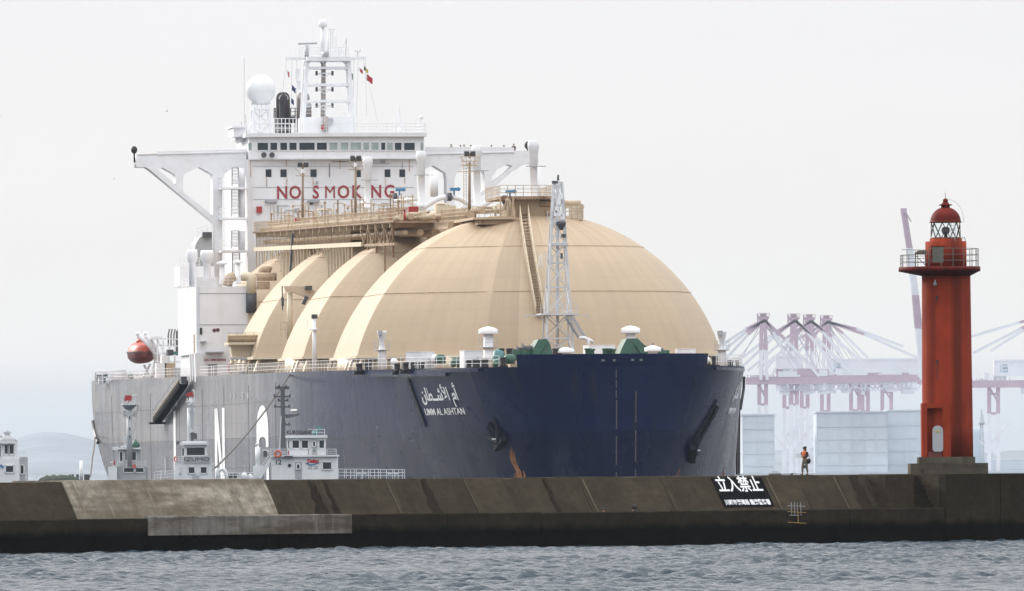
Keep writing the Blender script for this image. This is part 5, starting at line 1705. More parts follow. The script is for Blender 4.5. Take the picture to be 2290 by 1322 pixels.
def deckbox(name, mat, px0, px1, py0, py1, t0, depth, yaw=0.0):
    A, B = P(px0, py0, t0), P(px1, py1, t0)
    mb = MB(); cx = (A.x + B.x) / 2; w = B.x - A.x
    mb.box((cx, t0 + depth / 2, (A.z + B.z) / 2), (w, depth, A.z - B.z), yaw)
    mb.box((cx, t0 + depth / 2, A.z + .03), (w + .08, depth + .08, .06), yaw)
    o = mb.build(name, mat, ship)
    b2 = MB(); m_ = Matrix.Rotation(yaw, 3, 'Z')
    c = Vector((cx, t0 + depth / 2, (A.z + B.z) / 2)) + m_ @ Vector((w * .22, -depth / 2 - .02, -.2))
    b2.box(c, (.05, .04, (A.z - B.z) * .7), yaw); b2.build('box_seam', M['grey'], o)
    return o
deckbox('deck_locker', M['white_clean'], 917, 969, 788, 834, -33, 1.9, .72)
deckbox('deck_locker', M['white_clean'], 1036, 1079, 785, 832, -45, 2.2, .08)
deckbox('deck_locker', M['white'], 1313, 1374, 773, 800, -46, 2.2, .12)
deckbox('deck_locker', M['white'], 1516, 1557, 781, 804, -44, 2.0, -.05)
mb = MB(); mb.bar(P(1505, 800, -45), P(1515, 784, -45), .12); mb.build('locker_strut', M['white'], ship)
deckbox('fire_box', M['red_paint'], 804, 822, 803, 818, -4, .8); deckbox('fire_box', M['red_paint'], 825, 837, 804, 817, -4, .8)
# posts with platforms and searchlight heads
for px, t in ((855, -16), (1615, -16)):
    mb = MB(); k = (D1 + t) / 22100
    def z_(py): return P(px, py, t).z
    a = P(px, 838, t)
    mb.lathe([(9.5 * k, 0), (9.5 * k, z_(788) - a.z), (9 * k, z_(783) - a.z), (6.5 * k, z_(779) - a.z), (5.5 * k, z_(772) - a.z), (5.5 * k, z_(762) - a.z), (8 * k, z_(757) - a.z), (9.5 * k, z_(748) - a.z), (11 * k, z_(744) - a.z), (11 * k, z_(740) - a.z)], (a.x, t, a.z), 16)
    po = mb.build('mooring_light_post', M['white_clean'], ship)
    mb = MB(); mb.lathe([(9.6 * k, z_(784)), (17 * k, z_(784)), (17 * k, z_(782)), (9.6 * k, z_(782))], (a.x, t, 0), 12)
    pts = [(a.x + 17 * k * math.cos(R(d)), t + 17 * k * math.sin(R(d)), z_(782)) for d in range(0, 361, 45)]
    mb.rail(pts, .95, 2, .02, 2); mb.build('post_platform', M['grey'], po)
    mb = MB(); mb.box((a.x - .3, t - .6, z_(745)), (.5, .5, .5)); mb.build('post_lamp', M['grey'], po)
for px, yt, yb, t, r in ((703.5, 712, 838, 32, .19),):
    mb = MB(); mb.tube(P(px, yb, t), P(px, yt, t), .32, .2, 10)
    po = mb.build('lamp_post', M['white_clean'], ship)
    mb = MB(); c = P(px, 738, t); mb.lathe([(.2, 0), (.75, 0), (.75, .1), (.2, .1)], c, 12)
    mb.path([P(px, 738, t), P(px - 16, 733, t), P(px - 16, 716, t), P(px - 8, 714, t)], .03, 4); mb.build('post_platform', M['white'], po)
    mb = MB(); mb.box(P(px - 3.5, 708, t), (.35, .4, .5)); mb.box(P(px + 3.5, 708, t), (.3, .4, .5)); mb.build('post_lamp', M['grey_dark'], po)
# mooring rollers along the starboard edge
def roller(px, py, t, n=2, s=1.0):
    mb = MB(); a = P(px, py, t)
    for i in range(n):
        x = a.x + (i - (n - 1) / 2) * .85 * s
        mb.lathe([(.42 * s, 0), (.34 * s, .25), (.3 * s, .6), (.36 * s, .85), (.36 * s, 1.0)], (x, t, a.z), 10)
    mb.bx(a.x - .5 * n * s, a.x + .5 * n * s, t - .3, t + .3, a.z - .25, a.z + .1)
    return mb.build('mooring_roller', M['black'], ship)
roller(813, 833, -17, 2, 1.1); roller(897, 833, -30); roller(925, 831, -34, 3); roller(1058, 826, -46); roller(1073, 824, -47, 2, 1.2); roller(1125, 820, -50, 1); roller(1130, 800, -44, 2)
roller(1560, 812, -48); roller(1590, 818, -40, 2, .9); roller(1634, 826, -16, 3)
mb = MB()
for px, py, t in ((1020, 815, -38), (985, 808, -34), (1114, 818, -48), (1140, 808, -49)):
    a = P(px, py + 6, t); mb2 = MB(); mb2.lathe([(.55, 0), (.6, .8), (.4, 1.0), (.0, 1.05)], a, 12); mb2.build('capstan', M['green'], ship)
a = P(1116, 822, -44); MB().lathe([(.6, 0), (.75, .9), (.6, 1.7), (.1, 2.0)], a, 12).build('deck_machine', M['teal'], ship)
a = P(977, 818, -33); MB().sphere((a.x, a.y, a.z + .7), .75, 12, (1, 1, .7)).build('white_drum', M['white'], ship)
a = P(882, 832, -27); 
mb = MB(); mb.tube((a.x, a.y, a.z), (a.x, a.y, a.z + 1.0), .2); mb.sphere((a.x, a.y, a.z + 1.1), .4, 10); mb.build('fire_monitor', M['white'], ship)
a = P(1577, 822, -42); mb = MB(); mb.sphere((a.x, a.y, a.z + .8), .6, 12, (1, 1, .75)); mb.build('white_drum', M['white'], ship)
# deck-edge railing both sides
def edge_rail(t0, t1, side, step=2.0, h=1.15, inset=.25, name='deck_railing', mat=None, r=.028, rows=3):
    pts = []
    n = max(2, int((t1 - t0) / 6))
    for i in range(n + 1):
        t = t0 + (t1 - t0) * i / n
        p, nn, al, up = hull_at(t, zdeck(t) - .01, side)
        pts.append(p - nn * inset + Vector((0, 0, 0)))
    return MB().rail(pts, h, step, r, rows).build(name, mat or M['white'], ship)
edge_rail(-55, -22, -1, 1.6); edge_rail(-22, 60, -1, 1.8); edge_rail(62, 108, -1, 1.1, r=.035); edge_rail(112, 186, -1, 1.4); edge_rail(190, 228, -1, .8, 1.25, r=.04)
edge_rail(-55, 30, 1, 1.2)
a, b = hull_pt(NS - 1, 1.0), None
MB().rail([(-a.x, a.y - .3, a.z), (a.x, a.y - .3, a.z)], 1.2, 1.4, .03, 3).build('stern_railing', M['white'], ship)
# slanted white stays beside the second dome
mb = MB()
for px0, px1 in ((668, 653), (678, 661), (772, 753), (783, 767), (793, 787)):
    t = 28 if px0 > 700 else 52
    mb.bar(P(px0, 803, t), P(px1, 838, t), .16)
mb.build('cover_stay', M['cream_pale'], ship)
# deck crane beside the third dome
tcn = 68
mb = MB(); mb.tube(P(648, 760, tcn), P(648, 655, tcn), .36, .3, 10)
cp = mb.build('deck_crane', M['cream_pale'], ship)
mb = MB()
ol = [(636, 640), (690, 641), (706, 652), (704, 664), (692, 668), (660, 655), (640, 651)]
n = len(ol)
mb.add([P(a, b, tcn - .5) for a, b in ol] + [P(a, b, tcn - .5) + Vector((0, 1.0, 0)) for a, b in ol], [tuple(range(n)), tuple(reversed(range(n, 2 * n)))] + [(i, n + i, n + (i + 1) % n, (i + 1) % n) for i in range(n)])
mb.build('crane_jib', paint('pale_buff_crane_paint', (.5, .41, .31), .6, .1, .6), cp)
mb = MB(); mb.box(P(690, 644, tcn - .8), (.8, .5, .5)); mb.build('crane_winch', M['grey_dark'], cp); mb = MB(); mb.box(P(682, 672, tcn - .7), (.45, .5, 1.0), Matrix.Rotation(.5, 3, 'Y')); mb.build('crane_motor', M['grey_dark'], cp)
mb = MB(); mb.bar(P(631, 640, tcn - 1), P(632, 694, tcn - 1), .13); mb.box(P(632, 675, tcn - 1), (.3, .3, 1.0))
mb.build('crane_hook', M['grey_dark'], cp)
mb = MB(); mb.rail([P(628, 752, tcn), P(650, 752, tcn)], 1.6, .6, .05, 2); mb.build('crane_platform', M['buff'], cp)

# ---------------------------------------------------------------- compressor house on the starboard side between the last two domes
TC = 111.0
zc0, zc1 = 15.9, P(500, 641, TC).z
XS = -24.05
xcr = P(574, 700, TC).x
mb = MB()
A = P(447, 700, TC)
mb.bx(A.x, xcr, TC, TC + 20, zc0, zc1)
ch_ = mb.build('compressor_house', M['white'], ship)
mb = MB()                                              # outboard face, flaring into a buttress at the foot
mb.add([(A.x - .4, TC + .3, zc1 - .0), (A.x - .4, TC + 20, zc1), (A.x - .4, TC + 20, zc0 + 3.4), (A.x - .4, TC + .3, zc0 + 3.4), (A.x, TC + .3, zc1), (A.x, TC + 20, zc1), (A.x, TC + 20, zc0 + 3.4), (A.x, TC + .3, zc0 + 3.4)], [(0, 1, 2, 3), (7, 6, 5, 4), (0, 4, 5, 1), (1, 5, 6, 2), (2, 6, 7, 3), (3, 7, 4, 0)])
mb.build('side_plating', M['white_clean'], ch_)
mb = MB()
for t0, t1 in ((TC - .6, TC + .9), (TC + 2.6, TC + 3.2), (TC + 5, TC + 5.6)):
    mb.hexa([(A.x - .6, t0, zc0 - .3), (A.x + 1.2, t0, zc0 - .3), (A.x + 1.2, t1, zc0 - .3), (A.x - .6, t1, zc0 - .3), (A.x - .7, t0, zc0 + 3.5), (A.x + .1, t0, zc0 + 3.5), (A.x + .1, t1, zc0 + 3.5), (A.x - .7, t1, zc0 + 3.5)])
mb.build('buttress', M['white_clean'], ch_)
mb = MB()
for px0, px1, y0, y1 in ((465, 486, 815, 851),):
    a, b = P(px0, y0, TC), P(px1, y1, TC)
    mb.bx(a.x, b.x, TC - .05, TC + .1, b.z, a.z)
dr = mb.build('doorway', M['grey_dark'], ch_)
mb = MB()
for px in (472, 477): a, b = P(px, 818, TC), P(px, 848, TC); mb.bar((a.x, TC - .08, a.z), (b.x, TC - .08, b.z), .12)
mb.build('doorway_bars', M['white'], dr)
partbox('side_window', M['black'], 447, 452, 733, 748, TC - .12, TC + .05, ch_)
for px, py in ((479, 739), (487, 738)): 
    a = P(px, py, TC); MB().lathe([(.2, -.15), (.24, .05)], (a.x, TC, a.z), 10, axis='Y').build('porthole', paint('porthole_red', (.12, .03, .04), .4), ch_)
partbox('canopy_shelf', M['grey'], 462, 501, 786.5, 788.5, TC - 1.2, TC + .02, ch_)
partbox('canopy_shelf', M['grey'], 448, 462, 763, 765, TC - 1.0, TC + .02, ch_)
o = lettering('NO SMOKING', .42, 'lettering', M['letter_red'], ch_, depth=.02, bold=.01)
c = P(481, 805, TC); o.matrix_local = face_mat((c.x, TC - .04, c.z), (1, 0, 0), (0, 0, 1))
mb = MB()
for py in (726, 656): a, b = P(447, py, TC), P(573, py, TC); mb.bar((a.x, TC - .02, a.z), (b.x, TC - .02, b.z), .07)
mb.build('plating_seam', M['grey'], ch_)
mb = MB(); a, b = P(436.5, 748, TC + 2), P(437, 803, TC + 2); mb.bar((A.x - .44, TC + 2.5, a.z), (A.x - .44, TC + 2.5, b.z), .1, .35); mb.build('rusty_streak', paint('rust_weep_orange', (.5, .26, .14), .7, .3, 2), ch_)
# roof: railings, cowls, mushroom heads, pipes
mb = MB(); zr_ = zc1
mb.rail([(A.x, TC + 20, zr_), (A.x, TC, zr_), (xcr, TC, zr_)], 1.15, 1.1, .035, 3)
mb.bx(A.x - .4, A.x + 2.2, TC + .4, TC + .6, zr_, zr_ + 1.2)
mb.build('roof_railing', M['white'], ch_)
def cowl(px, yt, yb, pw, t):
    k = (D1 + t) / 22100; a = P(px, yb, t); H_ = P(px, yt, t).z - a.z; r = pw * k / 2
    mb = MB(); mb.lathe([(r * .62, 0), (r * .62, H_ * .62), (r * .78, H_ * .66), (r * 1.05, H_ * .75), (r * 1.05, H_ * .92), (r * .95, H_), (r * .8, H_)], a, 18)
    c = mb.build('cowl_vent', M['white'], ch_)
    mb = MB(); mb.lathe([(r * .97, H_ * .965), (r * .82, H_ * 1.005)], a, 18); mb.build('rusty_rim', M['rustline'], c)
cowl(430.5, 558, 640, 23, TC + 6); cowl(463.5, 560, 640, 28, TC + 2)
mushroom(497, 583, 24, 9, 11, 636, TC + 3, 'mushroom_vent'); mushroom(532, 581, 20, 8, 11, 636, TC + 3, 'mushroom_vent')
mb = MB()
mb.path([P(562, 657, TC - .8), P(562, 619, TC - .8), P(541, 618, TC - .3)], .58, 12)
mb.build('buff_pipe_bend', M['cream_pale'], ch_)
mb = MB(); mb.tube(P(562, 700, TC - .7), P(562, 655, TC - .7), .66, n=12); mb.build('dark_pipe', M['grey_dark'], ch_)
mb = MB(); mb.path([P(508, 640, TC + 1), P(512, 622, TC + 1), P(526, 618, TC + 1)], .6, 12); mb.tube(P(570, 619, TC + 6), P(618, 619, TC + 6), .5, n=12); mb.path([P(580, 617, TC + 8), P(584, 604, TC + 8), P(596, 602, TC + 8), P(606, 606, TC + 8)], .45, 10); mb.build('buff_pipe_bend', M['buff'], ch_)
mb = MB(); bxp(mb, 570, 604, 630, 646, TC + 3, TC + 6); mb.rail([P(560, 632, TC + 3), P(612, 632, TC + 3)], 1.0, .8, .04, 3); mb.build('pipe_gallery', M['buff'], ch_)
mb = MB(); bxp(mb, 554, 572, 646, 850, TC - .4, TC + 1.0); mb.build('buff_trunk', M['cream_pale'], ch_)
# aft machinery seen over the compressor house: curved trunk with lamp platform
mb = MB(); t = TC + 40
prof = [(435, 600), (435, 560), (438, 545), (446, 532), (458, 525), (474, 525), (476, 600)]
n = len(prof); mb.add([P(a, b, t) for a, b in prof] + [P(a, b, t) + Vector((0, 5, 0)) for a, b in prof], [tuple(range(n)), tuple(reversed(range(n, 2 * n)))] + [(i, n + i, n + (i + 1) % n, (i + 1) % n) for i in range(n)], False)
et = mb.build('engine_trunk', M['grey'], ship)
mb = MB(); bxp(mb, 454, 474, 519, 531, t - .5, t + 1); mb.build('lamp_box', M['grey_dark'], et)
mb = MB(); mb.rail([P(441, 530, t), P(474, 518, t)], 1.0, .6, .05, 2); mb.build('trunk_railing', M['white'], et)
mb = MB(); bxp(mb, 402, 480, 596, 640, TC + 24, TC + 30); mb.rail([P(402, 600, TC + 24), P(446, 600, TC + 24)], 1.3, .5, .04, 3); mb.build('aft_deckhouse', M['white'], ship)

# ---------------------------------------------------------------- cargo manifold gear between compressor house and the second dome
tm2 = 88.0
mb = MB(); A2, B2 = P(508, 766, tm2), P(640, 764, tm2)
mb.bx(A2.x, B2.x, tm2 - 1.5, tm2 + 3, A2.z - .3, A2.z)
mf = mb.build('manifold_platform', M['cream_pale'], ship)
mb = MB(); mb.tube(P(508, 757, tm2 - 1), P(600, 757, tm2 - 1), .5, n=10); mb.tube(P(598, 758, tm2 - 1), P(640, 752, tm2 - 1), .36, n=10); mb.build('manifold_header', M['cream'], mf)
mb = MB(); mb.rail([(A2.x, tm2 - 1.5, A2.z), (B2.x, tm2 - 1.5, A2.z)], 1.1, 1.0, .04, 3); mb.build('manifold_railing', M['buff'], mf)
mb = MB()
mb.hexa([P(520, 800, tm2), P(612, 800, tm2), P(612, 800, tm2) + Vector((0, 2, 0)), P(520, 800, tm2) + Vector((0, 2, 0)), P(514, 768, tm2), P(640, 768, tm2), P(640, 768, tm2) + Vector((0, 2, 0)), P(514, 768, tm2) + Vector((0, 2, 0))])
mb.build('manifold_casing', M['cream_pale'], mf)
mb = MB()
for i, px in enumerate(range(517, 578, 10)):
    mb.path([P(px, 848, tm2 - 2), P(px, 812, tm2 - 2), P(px + 3, 806, tm2 - 2), P(px + 6, 800, tm2 - 1)], .15, 8)
    mb.tube(P(px, 814, tm2 - 2), P(px, 811, tm2 - 2), .3, n=8)
for px in (536, 560): mb.path([P(px, 846, tm2 - 2.4), P(px, 818, tm2 - 2.4), P(px - 14, 816, tm2 - 2.4)], .1, 6)
mb.build('manifold_pipes', M['cream_pale'], mf)
mb = MB(); bxp(mb, 515, 570, 799, 804, tm2 - 2.2, tm2 - 1.4); mb.build('manifold_flange_row', M['grey'], mf)
mb = MB()
for i in range(10): mb.bar(P(586 + i * 5, 770 + rt.uniform(-2, 8), tm2 - 1), P(592 + i * 5 + rt.uniform(-8, 8), 800 + rt.uniform(-4, 14), tm2 - 1), .2)
mb.build('manifold_struts', paint('olive_brown_paint', (.17, .14, .08), .7, .3, .8), mf)
mb = MB()
mb.bar(P(598, 775, tm2 - 1.6), P(610, 830, tm2 - 1.6), .5); mb.bar(P(612, 775, tm2 - 1.6), P(622, 836, tm2 - 1.6), .4); mb.build('manifold_braces', M['buff'], mf)
mb = MB(); bxp(mb, 602, 616, 780, 840, tm2 - 1.2, tm2 + 1); bxp(mb, 583, 604, 812, 838, tm2 - .5, tm2 + 1); mb.build('manifold_recess', M['grey_dark'], mf)
for px in (512, 628, 632): partbox('fire_box', M['red_paint'], px - 2.5, px + 2.5, 815, 833, tm2 - 2, tm2 - 1.6, mf)
partbox('deck_bench', M['white_clean'], 487, 511, 841, 847, 100, 100.6, ship); partbox('deck_bench', M['white_clean'], 576, 624, 845, 849, 72, 72.6, ship)
roller(541, 848, 84, 1, 1.4)
roller(663, 836, 58, 2, 1.1)

# ---------------------------------------------------------------- stern gear and davits
tl = 190.0
for dx in (0, 20):
    mb = MB()
    mb.path([P(336 + dx * .6, 848, tl - 3 - dx * .1), P(350 + dx * .3, 815, tl - 3), P(346 + dx * .3, 785, tl - 4.6), P(309 + dx * .85, 748, tl - 4.6)], .3, 8)
    mb.sphere(P(309 + dx * .85, 747, tl - 4.6), .34, 8)
    mb.build('boat_davit', M['white'], ship)
mb = MB()
mb.bar(P(322, 816, tl), P(336, 846, tl), .25); mb.bar(P(336, 814, tl), P(320, 846, tl), .25); mb.bar(P(318, 846, tl), P(338, 846, tl), .2)
mb.build('davit_strut', M['white'], ship)
mb = MB()
for px in (309, 326): mb.bar(P(px, 750, tl), P(px - 3, 764, tl), .1)
mb.build('davit_falls', M['grey_dark'], ship)
rg = random.Random(11)
mb = MB()
for i in range(4):
    x0 = 352 + i * 13
    mb.bar(P(x0, 846, tl - 6), P(x0, 750 + rg.uniform(0, 20), tl - 6), .16)
for py in (757, 772, 790, 808, 828): mb.bar(P(345, py, tl - 6), P(402, py + 2, tl - 6), .13)
mb.bar(P(352, 760, tl - 6), P(378, 808, tl - 6), .13); mb.bar(P(392, 760, tl - 6), P(360, 810, tl - 6), .13); bxp(mb, 338, 362, 753, 759, tl - 6.5, tl - 4)
mb.build('stern_scaffold', M['white'], ship)
mb = MB()
for px in (376.5, 382.5, 389, 396): mb.path([P(px, 775, tl - 3), P(px, 748, tl - 3), P(px + 2.5, 736, tl - 3)], .1, 5)
mb.bar(P(396, 740, tl - 3), P(396, 795, tl - 3), .3)
mb.build('stern_whips', M['grey_dark'], ship)
for px0, px1, y0, y1, mt, nm in ((362, 376, 796, 812, 'white', 'winch_housing'), (376, 388, 782, 795, 'grey_dark', 'winch_drum'), (388, 400, 786, 793, 'teal', 'winch_motor'), (372, 392, 812, 846, 'buff', 'buff_locker'), (350, 368, 812, 846, 'white', 'white_locker'), (386, 404, 822, 848, 'grey', 'grey_locker'), (222, 232, 845, 858, 'grey', 'stern_locker'), (240, 254, 846, 858, 'white', 'stern_locker'), (280, 290, 846, 858, 'white', 'stern_locker'), (303, 318, 840, 855, 'white', 'stern_bollard_box')):
    partbox(nm, M[mt], px0, px1, y0, y1, tl + (18 if px0 < 320 else -9), tl + (20 if px0 < 320 else -7), ship)
mb = MB()
for i in range(6):
    a = P(225 + i * 19, 846, 212); mb2 = MB(); mb2.lathe([(.8, -.7), (.5, -.6), (.5, .6), (.8, .7)], a, 12, axis='X'); mb2.build('mooring_winch', M['green'] if i % 2 else M['grey_dark'], ship)
mb = MB(); mb.rail([P(215, 858, 205), P(300, 858, 205), P(345, 856, 196)], 1.3, .8, .06, 3); mb.path([P(232, 845, 205), P(252, 842, 205), P(285, 842, 205)], .08, 5); mb.build('stern_rail_frame', M['white'], ship)
# gangway slung along the side
mb = MB(); XG = -25.2
a, b = PX(410, 856, XG), PX(352, 938, XG)
for i in range(26):
    p = a.lerp(b, i / 25); mb.bx(XG - .45, XG + .45, p.y - .16, p.y + .16, p.z - .05, p.z + .03)
for xx in (XG - .5, XG + .5): mb.bar((xx, a.y, a.z), (xx, b.y, b.z), .18, .55)
mb.bx(XG - 1.0, XG + .8, b.y - 1.5, b.y + .8, b.z - .6, b.z - .35)
mb.hexa([(XG - .5, b.y, b.z - .5), (XG + .5, b.y, b.z - .5), (XG + .5, a.y, a.z - .5), (XG - .5, a.y, a.z - .5), (XG - .5, b.y, b.z - .2), (XG + .5, b.y, b.z - .2), (XG + .5, a.y, a.z - .2), (XG - .5, a.y, a.z - .2)])
gw = mb.build('gangway', paint('gangway_dark', (.02, .019, .022), .8, .3, 1, spec=.1), ship)
mb = MB()
for xx in (XG - .5,):
    for i in range(14):
        p = a.lerp(b, i / 13); mb.bar((xx, p.y, p.z), (xx, p.y + .55, p.z + 1.2), .05)
    for h in (.6, 1.2): mb.bar((xx, a.y + h * .45, a.z + h), (xx, b.y + h * .45, b.z + h), .05)
mb.build('gangway_rail', M['grey'], gw)
mb = MB(); mb.bar((XG - .52, a.y, a.z + .36), (XG - .52, b.y, b.z + .36), .12); mb.build('gangway_edge', M['buff'], gw)
mb = MB(); bxp(mb, 405, 418, 842, 858, a.y - 2, a.y); mb.build('gangway_winch', M['grey_dark'], ship)
# rubbing bar and hanging lines at the stern quarter
mb = MB()
mb.path([P(208, 942, 229), P(212, 962, 228), P(219, 990, 224)], .26, 6); mb.build('stern_fender', M['grey_dark'], ship)
mb = MB(); mb.path([P(1664, 842, 0), P(1663, 870, 0), P(1656, 915, -2)], .16, 6); mb.build('bow_fender', M['black'], ship)

# ================================================================== LOOSE THINGS ON THE SHIP
tl = 190.0
cL = P(316, 786, tl)
MLB = MS @ Matrix.Translation(cL)
lb = thing('lifeboat', 'orange and dark red enclosed lifeboat hanging from white davits at the stern', 'lifeboat', MLB)
k = (D1 + tl) / 22100
def boat_ring(y, w, ztop, zbot, zmid):
    pts = []
    for i in range(9): a = math.pi * i / 8; pts.append((math.cos(a) * w, y, zmid + math.sin(a) ** .8 * (ztop - zmid)))
    return pts
def boat_low(y, w, zbot, zmid):
    pts = []
    for i in range(9): a = math.pi * i / 8; pts.append((math.cos(a) * w, y, zmid - math.sin(a) ** .7 * (zmid - zbot)))
    return pts
stn = [(-4.3, .25, .55), (-4.0, .75, .8), (-3.2, 1.3, 1.05), (-2, 1.62, 1.2), (0, 1.72, 1.2), (2, 1.66, 1.2), (3.4, 1.4, 1.0), (4.2, .9, .7)]
def loft(rings):
    mb = MB(); n = len(rings[0])
    mb.add([p for r_ in rings for p in r_], [(j * n + i, j * n + i + 1, (j + 1) * n + i + 1, (j + 1) * n + i) for j in range(len(rings) - 1) for i in range(n - 1)], True)
    mb.add(rings[0], [tuple(range(n))]); mb.add(rings[-1], [tuple(reversed(range(n)))])
    return mb
loft([boat_ring(y, w * .95, .05 + h, 0, -.1) for y, w, h in stn]).build('canopy', M['orange'], lb)
loft([boat_low(y, w, -.2 - h * 1.15, -.1) for y, w, h in stn]).build('lower_hull', M['maroon'], lb)
mb = MB(); mb.lathe([(.85, 1.0), (.8, 1.45), (.55, 1.75), (.0, 1.85)], (0, -1.5, 0), 12); mb.build('steering_hood', M['orange'], lb)
mb = MB()
for y, w, h in stn[1:-1]: pass
for a_, b_ in zip(stn[:-1], stn[1:]):
    for s in (-1, 1): mb.bar((s * a_[1], a_[0], -.12), (s * b_[1], b_[0], -.12), .14)
mb.build('rubbing_strake', M['grey_dark'], lb)
mb = MB(); mb.box((0, -1.6, 1.75), (.6, .5, .12)); mb.build('hatch', M['grey_dark'], lb)

# flags on the halyards
def flag(name, px, py, w, h, cols, label, lean=0.4):
    c = P(px, py, TMA)
    f = thing(name, label, 'flag', MS @ Matrix.Translation(c), group='signal flags on the mast')
    k_ = (D1 + TMA) / 22100
    for ci, (col, u0, u1) in enumerate(cols):
        mb = MB(); n = 5
        vv = []
        for i in range(n + 1):
            u = u0 + (u1 - u0) * i / n
            for v in (0, .5, 1):
                vv.append((u * w * k_ , .14 * math.sin(u * 5 + v), -(v * h + u * lean * h) * k_ + .06 * math.sin(u * 6)))
        m_2 = len(vv)
        vv += [(x, y + .03, z) for x, y, z in vv]
        fs = []
        for i in range(n):
            for v in range(2):
                a = i * 3 + v
                fs += [(a, a + 1, a + 4, a + 3), (m_2 + a + 3, m_2 + a + 4, m_2 + a + 1, m_2 + a)]
        mb.add(vv, fs, True)
        mb.build('cloth', M[col], f)
    return f
M['flag_red'] = paint('red_cloth', (.36, .02, .03), .8, .1, 2); M['flag_blue'] = paint('navy_cloth', (.03, .035, .12), .8, .1, 2)
M['flag_yellow'] = paint('yellow_cloth', (.45, .36, .03), .8, .1, 2); M['flag_green'] = paint('green_cloth', (.03, .08, .03), .8, .1, 2)
flag('signal_flag', 641, 155, 6, 12, [('white_clean', 0, .5), ('flag_red', .5, 1)], 'small white and red flag on the left halyard of the mast', .6)
flag('signal_flag', 653, 190, 8, 12, [('flag_blue', 0, 1)], 'navy blue flag on a halyard left of the mast, above a smaller one', .6)
flag('signal_flag', 651, 219, 6, 12, [('flag_blue', 0, 1)], 'small navy flag below the other navy flag left of the mast', .4)
flag('signal_flag', 780, 152, 9, 14, [('flag_green', 0, 1)], 'dark green drooping flag beside the right leg of the mast', 1.0)
flag('signal_flag', 802, 150, 9, 9, [('white_clean', 0, .4), ('flag_red', .4, 1)], 'white and red flag between the mast leg and the yard end', .7)
flag('signal_flag', 814, 148, 9, 9, [('flag_green', 0, .5), ('flag_yellow', .5, 1)], 'green and yellow flag at the right end of the yard', .8)
flag('signal_flag', 820, 166, 13, 14, [('flag_red', 0, 1)], 'large plain red flag lowest on the right halyard', .6)
for px, py, h in ((665, 165, 22), (668, 190, 20)):
    c = P(px, py, TMA)
    o = tag(MB().box((0, 0, 0), (.55, .12, h * k * .95)).box((0, -.08, 0), (.08, .06, h * k * .9)).build('radar_reflector', M['white_clean'], None), 'pale %s reflector panel hanging on the halyard beside the mast' % ('upper' if py < 180 else 'lower'), 'reflector', group='reflector panels on the mast halyard')
    o.matrix_world = MS @ Matrix.Translation(c) @ Matrix.Rotation(.08, 4, 'Y')

# ================================================================== PEOPLE
def skin_mesh(name, verts, edges, radii, mat, parent, sub=1, root=0):
    me = bpy.data.meshes.new(name)
    me.from_pydata([tuple(v) for v in verts], edges, [])
    o = bpy.data.objects.new(name, me); COL.objects.link(o)
    sk = o.modifiers.new('skin', 'SKIN')
    sk.use_smooth_shade = True
    for i, r in enumerate(radii):
        d = me.skin_vertices[0].data[i]
        d.radius = (r, r) if not isinstance(r, tuple) else r
        d.use_root = (i == root)
    ss = o.modifiers.new('sub', 'SUBSURF'); ss.levels = sub; ss.render_levels = sub
    dg = bpy.context.evaluated_depsgraph_get()
    m2 = bpy.data.meshes.new_from_object(o.evaluated_get(dg))
    bpy.data.objects.remove(o); bpy.data.meshes.remove(me)
    m2.name = name; m2.materials.clear(); m2.materials.append(mat)
    m2.polygons.foreach_set('use_smooth', [True] * len(m2.polygons))
    r = bpy.data.objects.new(name, m2); COL.objects.link(r)
    if parent is not None: r.parent = parent
    return r
M['skin'] = paint('skin', (.36, .20, .13), .55, .05, 6)
M['hair'] = paint('dark_hair', (.012, .01, .009), .6, .1, 8)
M['trouser'] = paint('khaki_trousers', (.155, .145, .105), .85, .15, 5)
M['jacket'] = paint('dark_jacket', (.022, .02, .024), .8, .2, 5)
M['vest'] = paint('orange_life_vest', (.55, .10, .018), .7, .12, 6)
M['crew'] = paint('crew_uniform', (.03, .032, .045), .8, .15, 5)
M['crew_white'] = paint('white_shirt', (.62, .63, .66), .8, .1, 5)
def hand(verts, edges, radii, wrist, d, palm_dir, curl=0.5):
    d = Vector(d).normalized(); s = Vector(palm_dir).normalized(); n_ = d.cross(s)
    w = verts[wrist]
    base = len(verts)
    verts.append(w + d * .05); edges.append((wrist, base)); radii.append(.026)
    verts.append(w + d * .09); edges.append((base, base + 1)); radii.append(.024)
    for i, L in enumerate((.068, .076, .072, .056)):
        o_ = (i - 1.5) * .021
        a = len(verts); verts.append(w + d * .10 + s * o_); edges.append((base + 1, a)); radii.append(.009)
        verts.append(w + d * (.10 + L * .55) + s * o_ * 1.15 + n_ * curl * .02); edges.append((a, a + 1)); radii.append(.0085)
        verts.append(w + d * (.10 + L) + s * o_ * 1.2 + n_ * curl * .055); edges.append((a + 1, a + 2)); radii.append(.007)
    a = len(verts); verts.append(w + d * .06 + s * -.035); edges.append((base, a)); radii.append(.010)
    verts.append(w + d * .09 + s * -.055 + n_ * .02); edges.append((a, a + 1)); radii.append(.009)
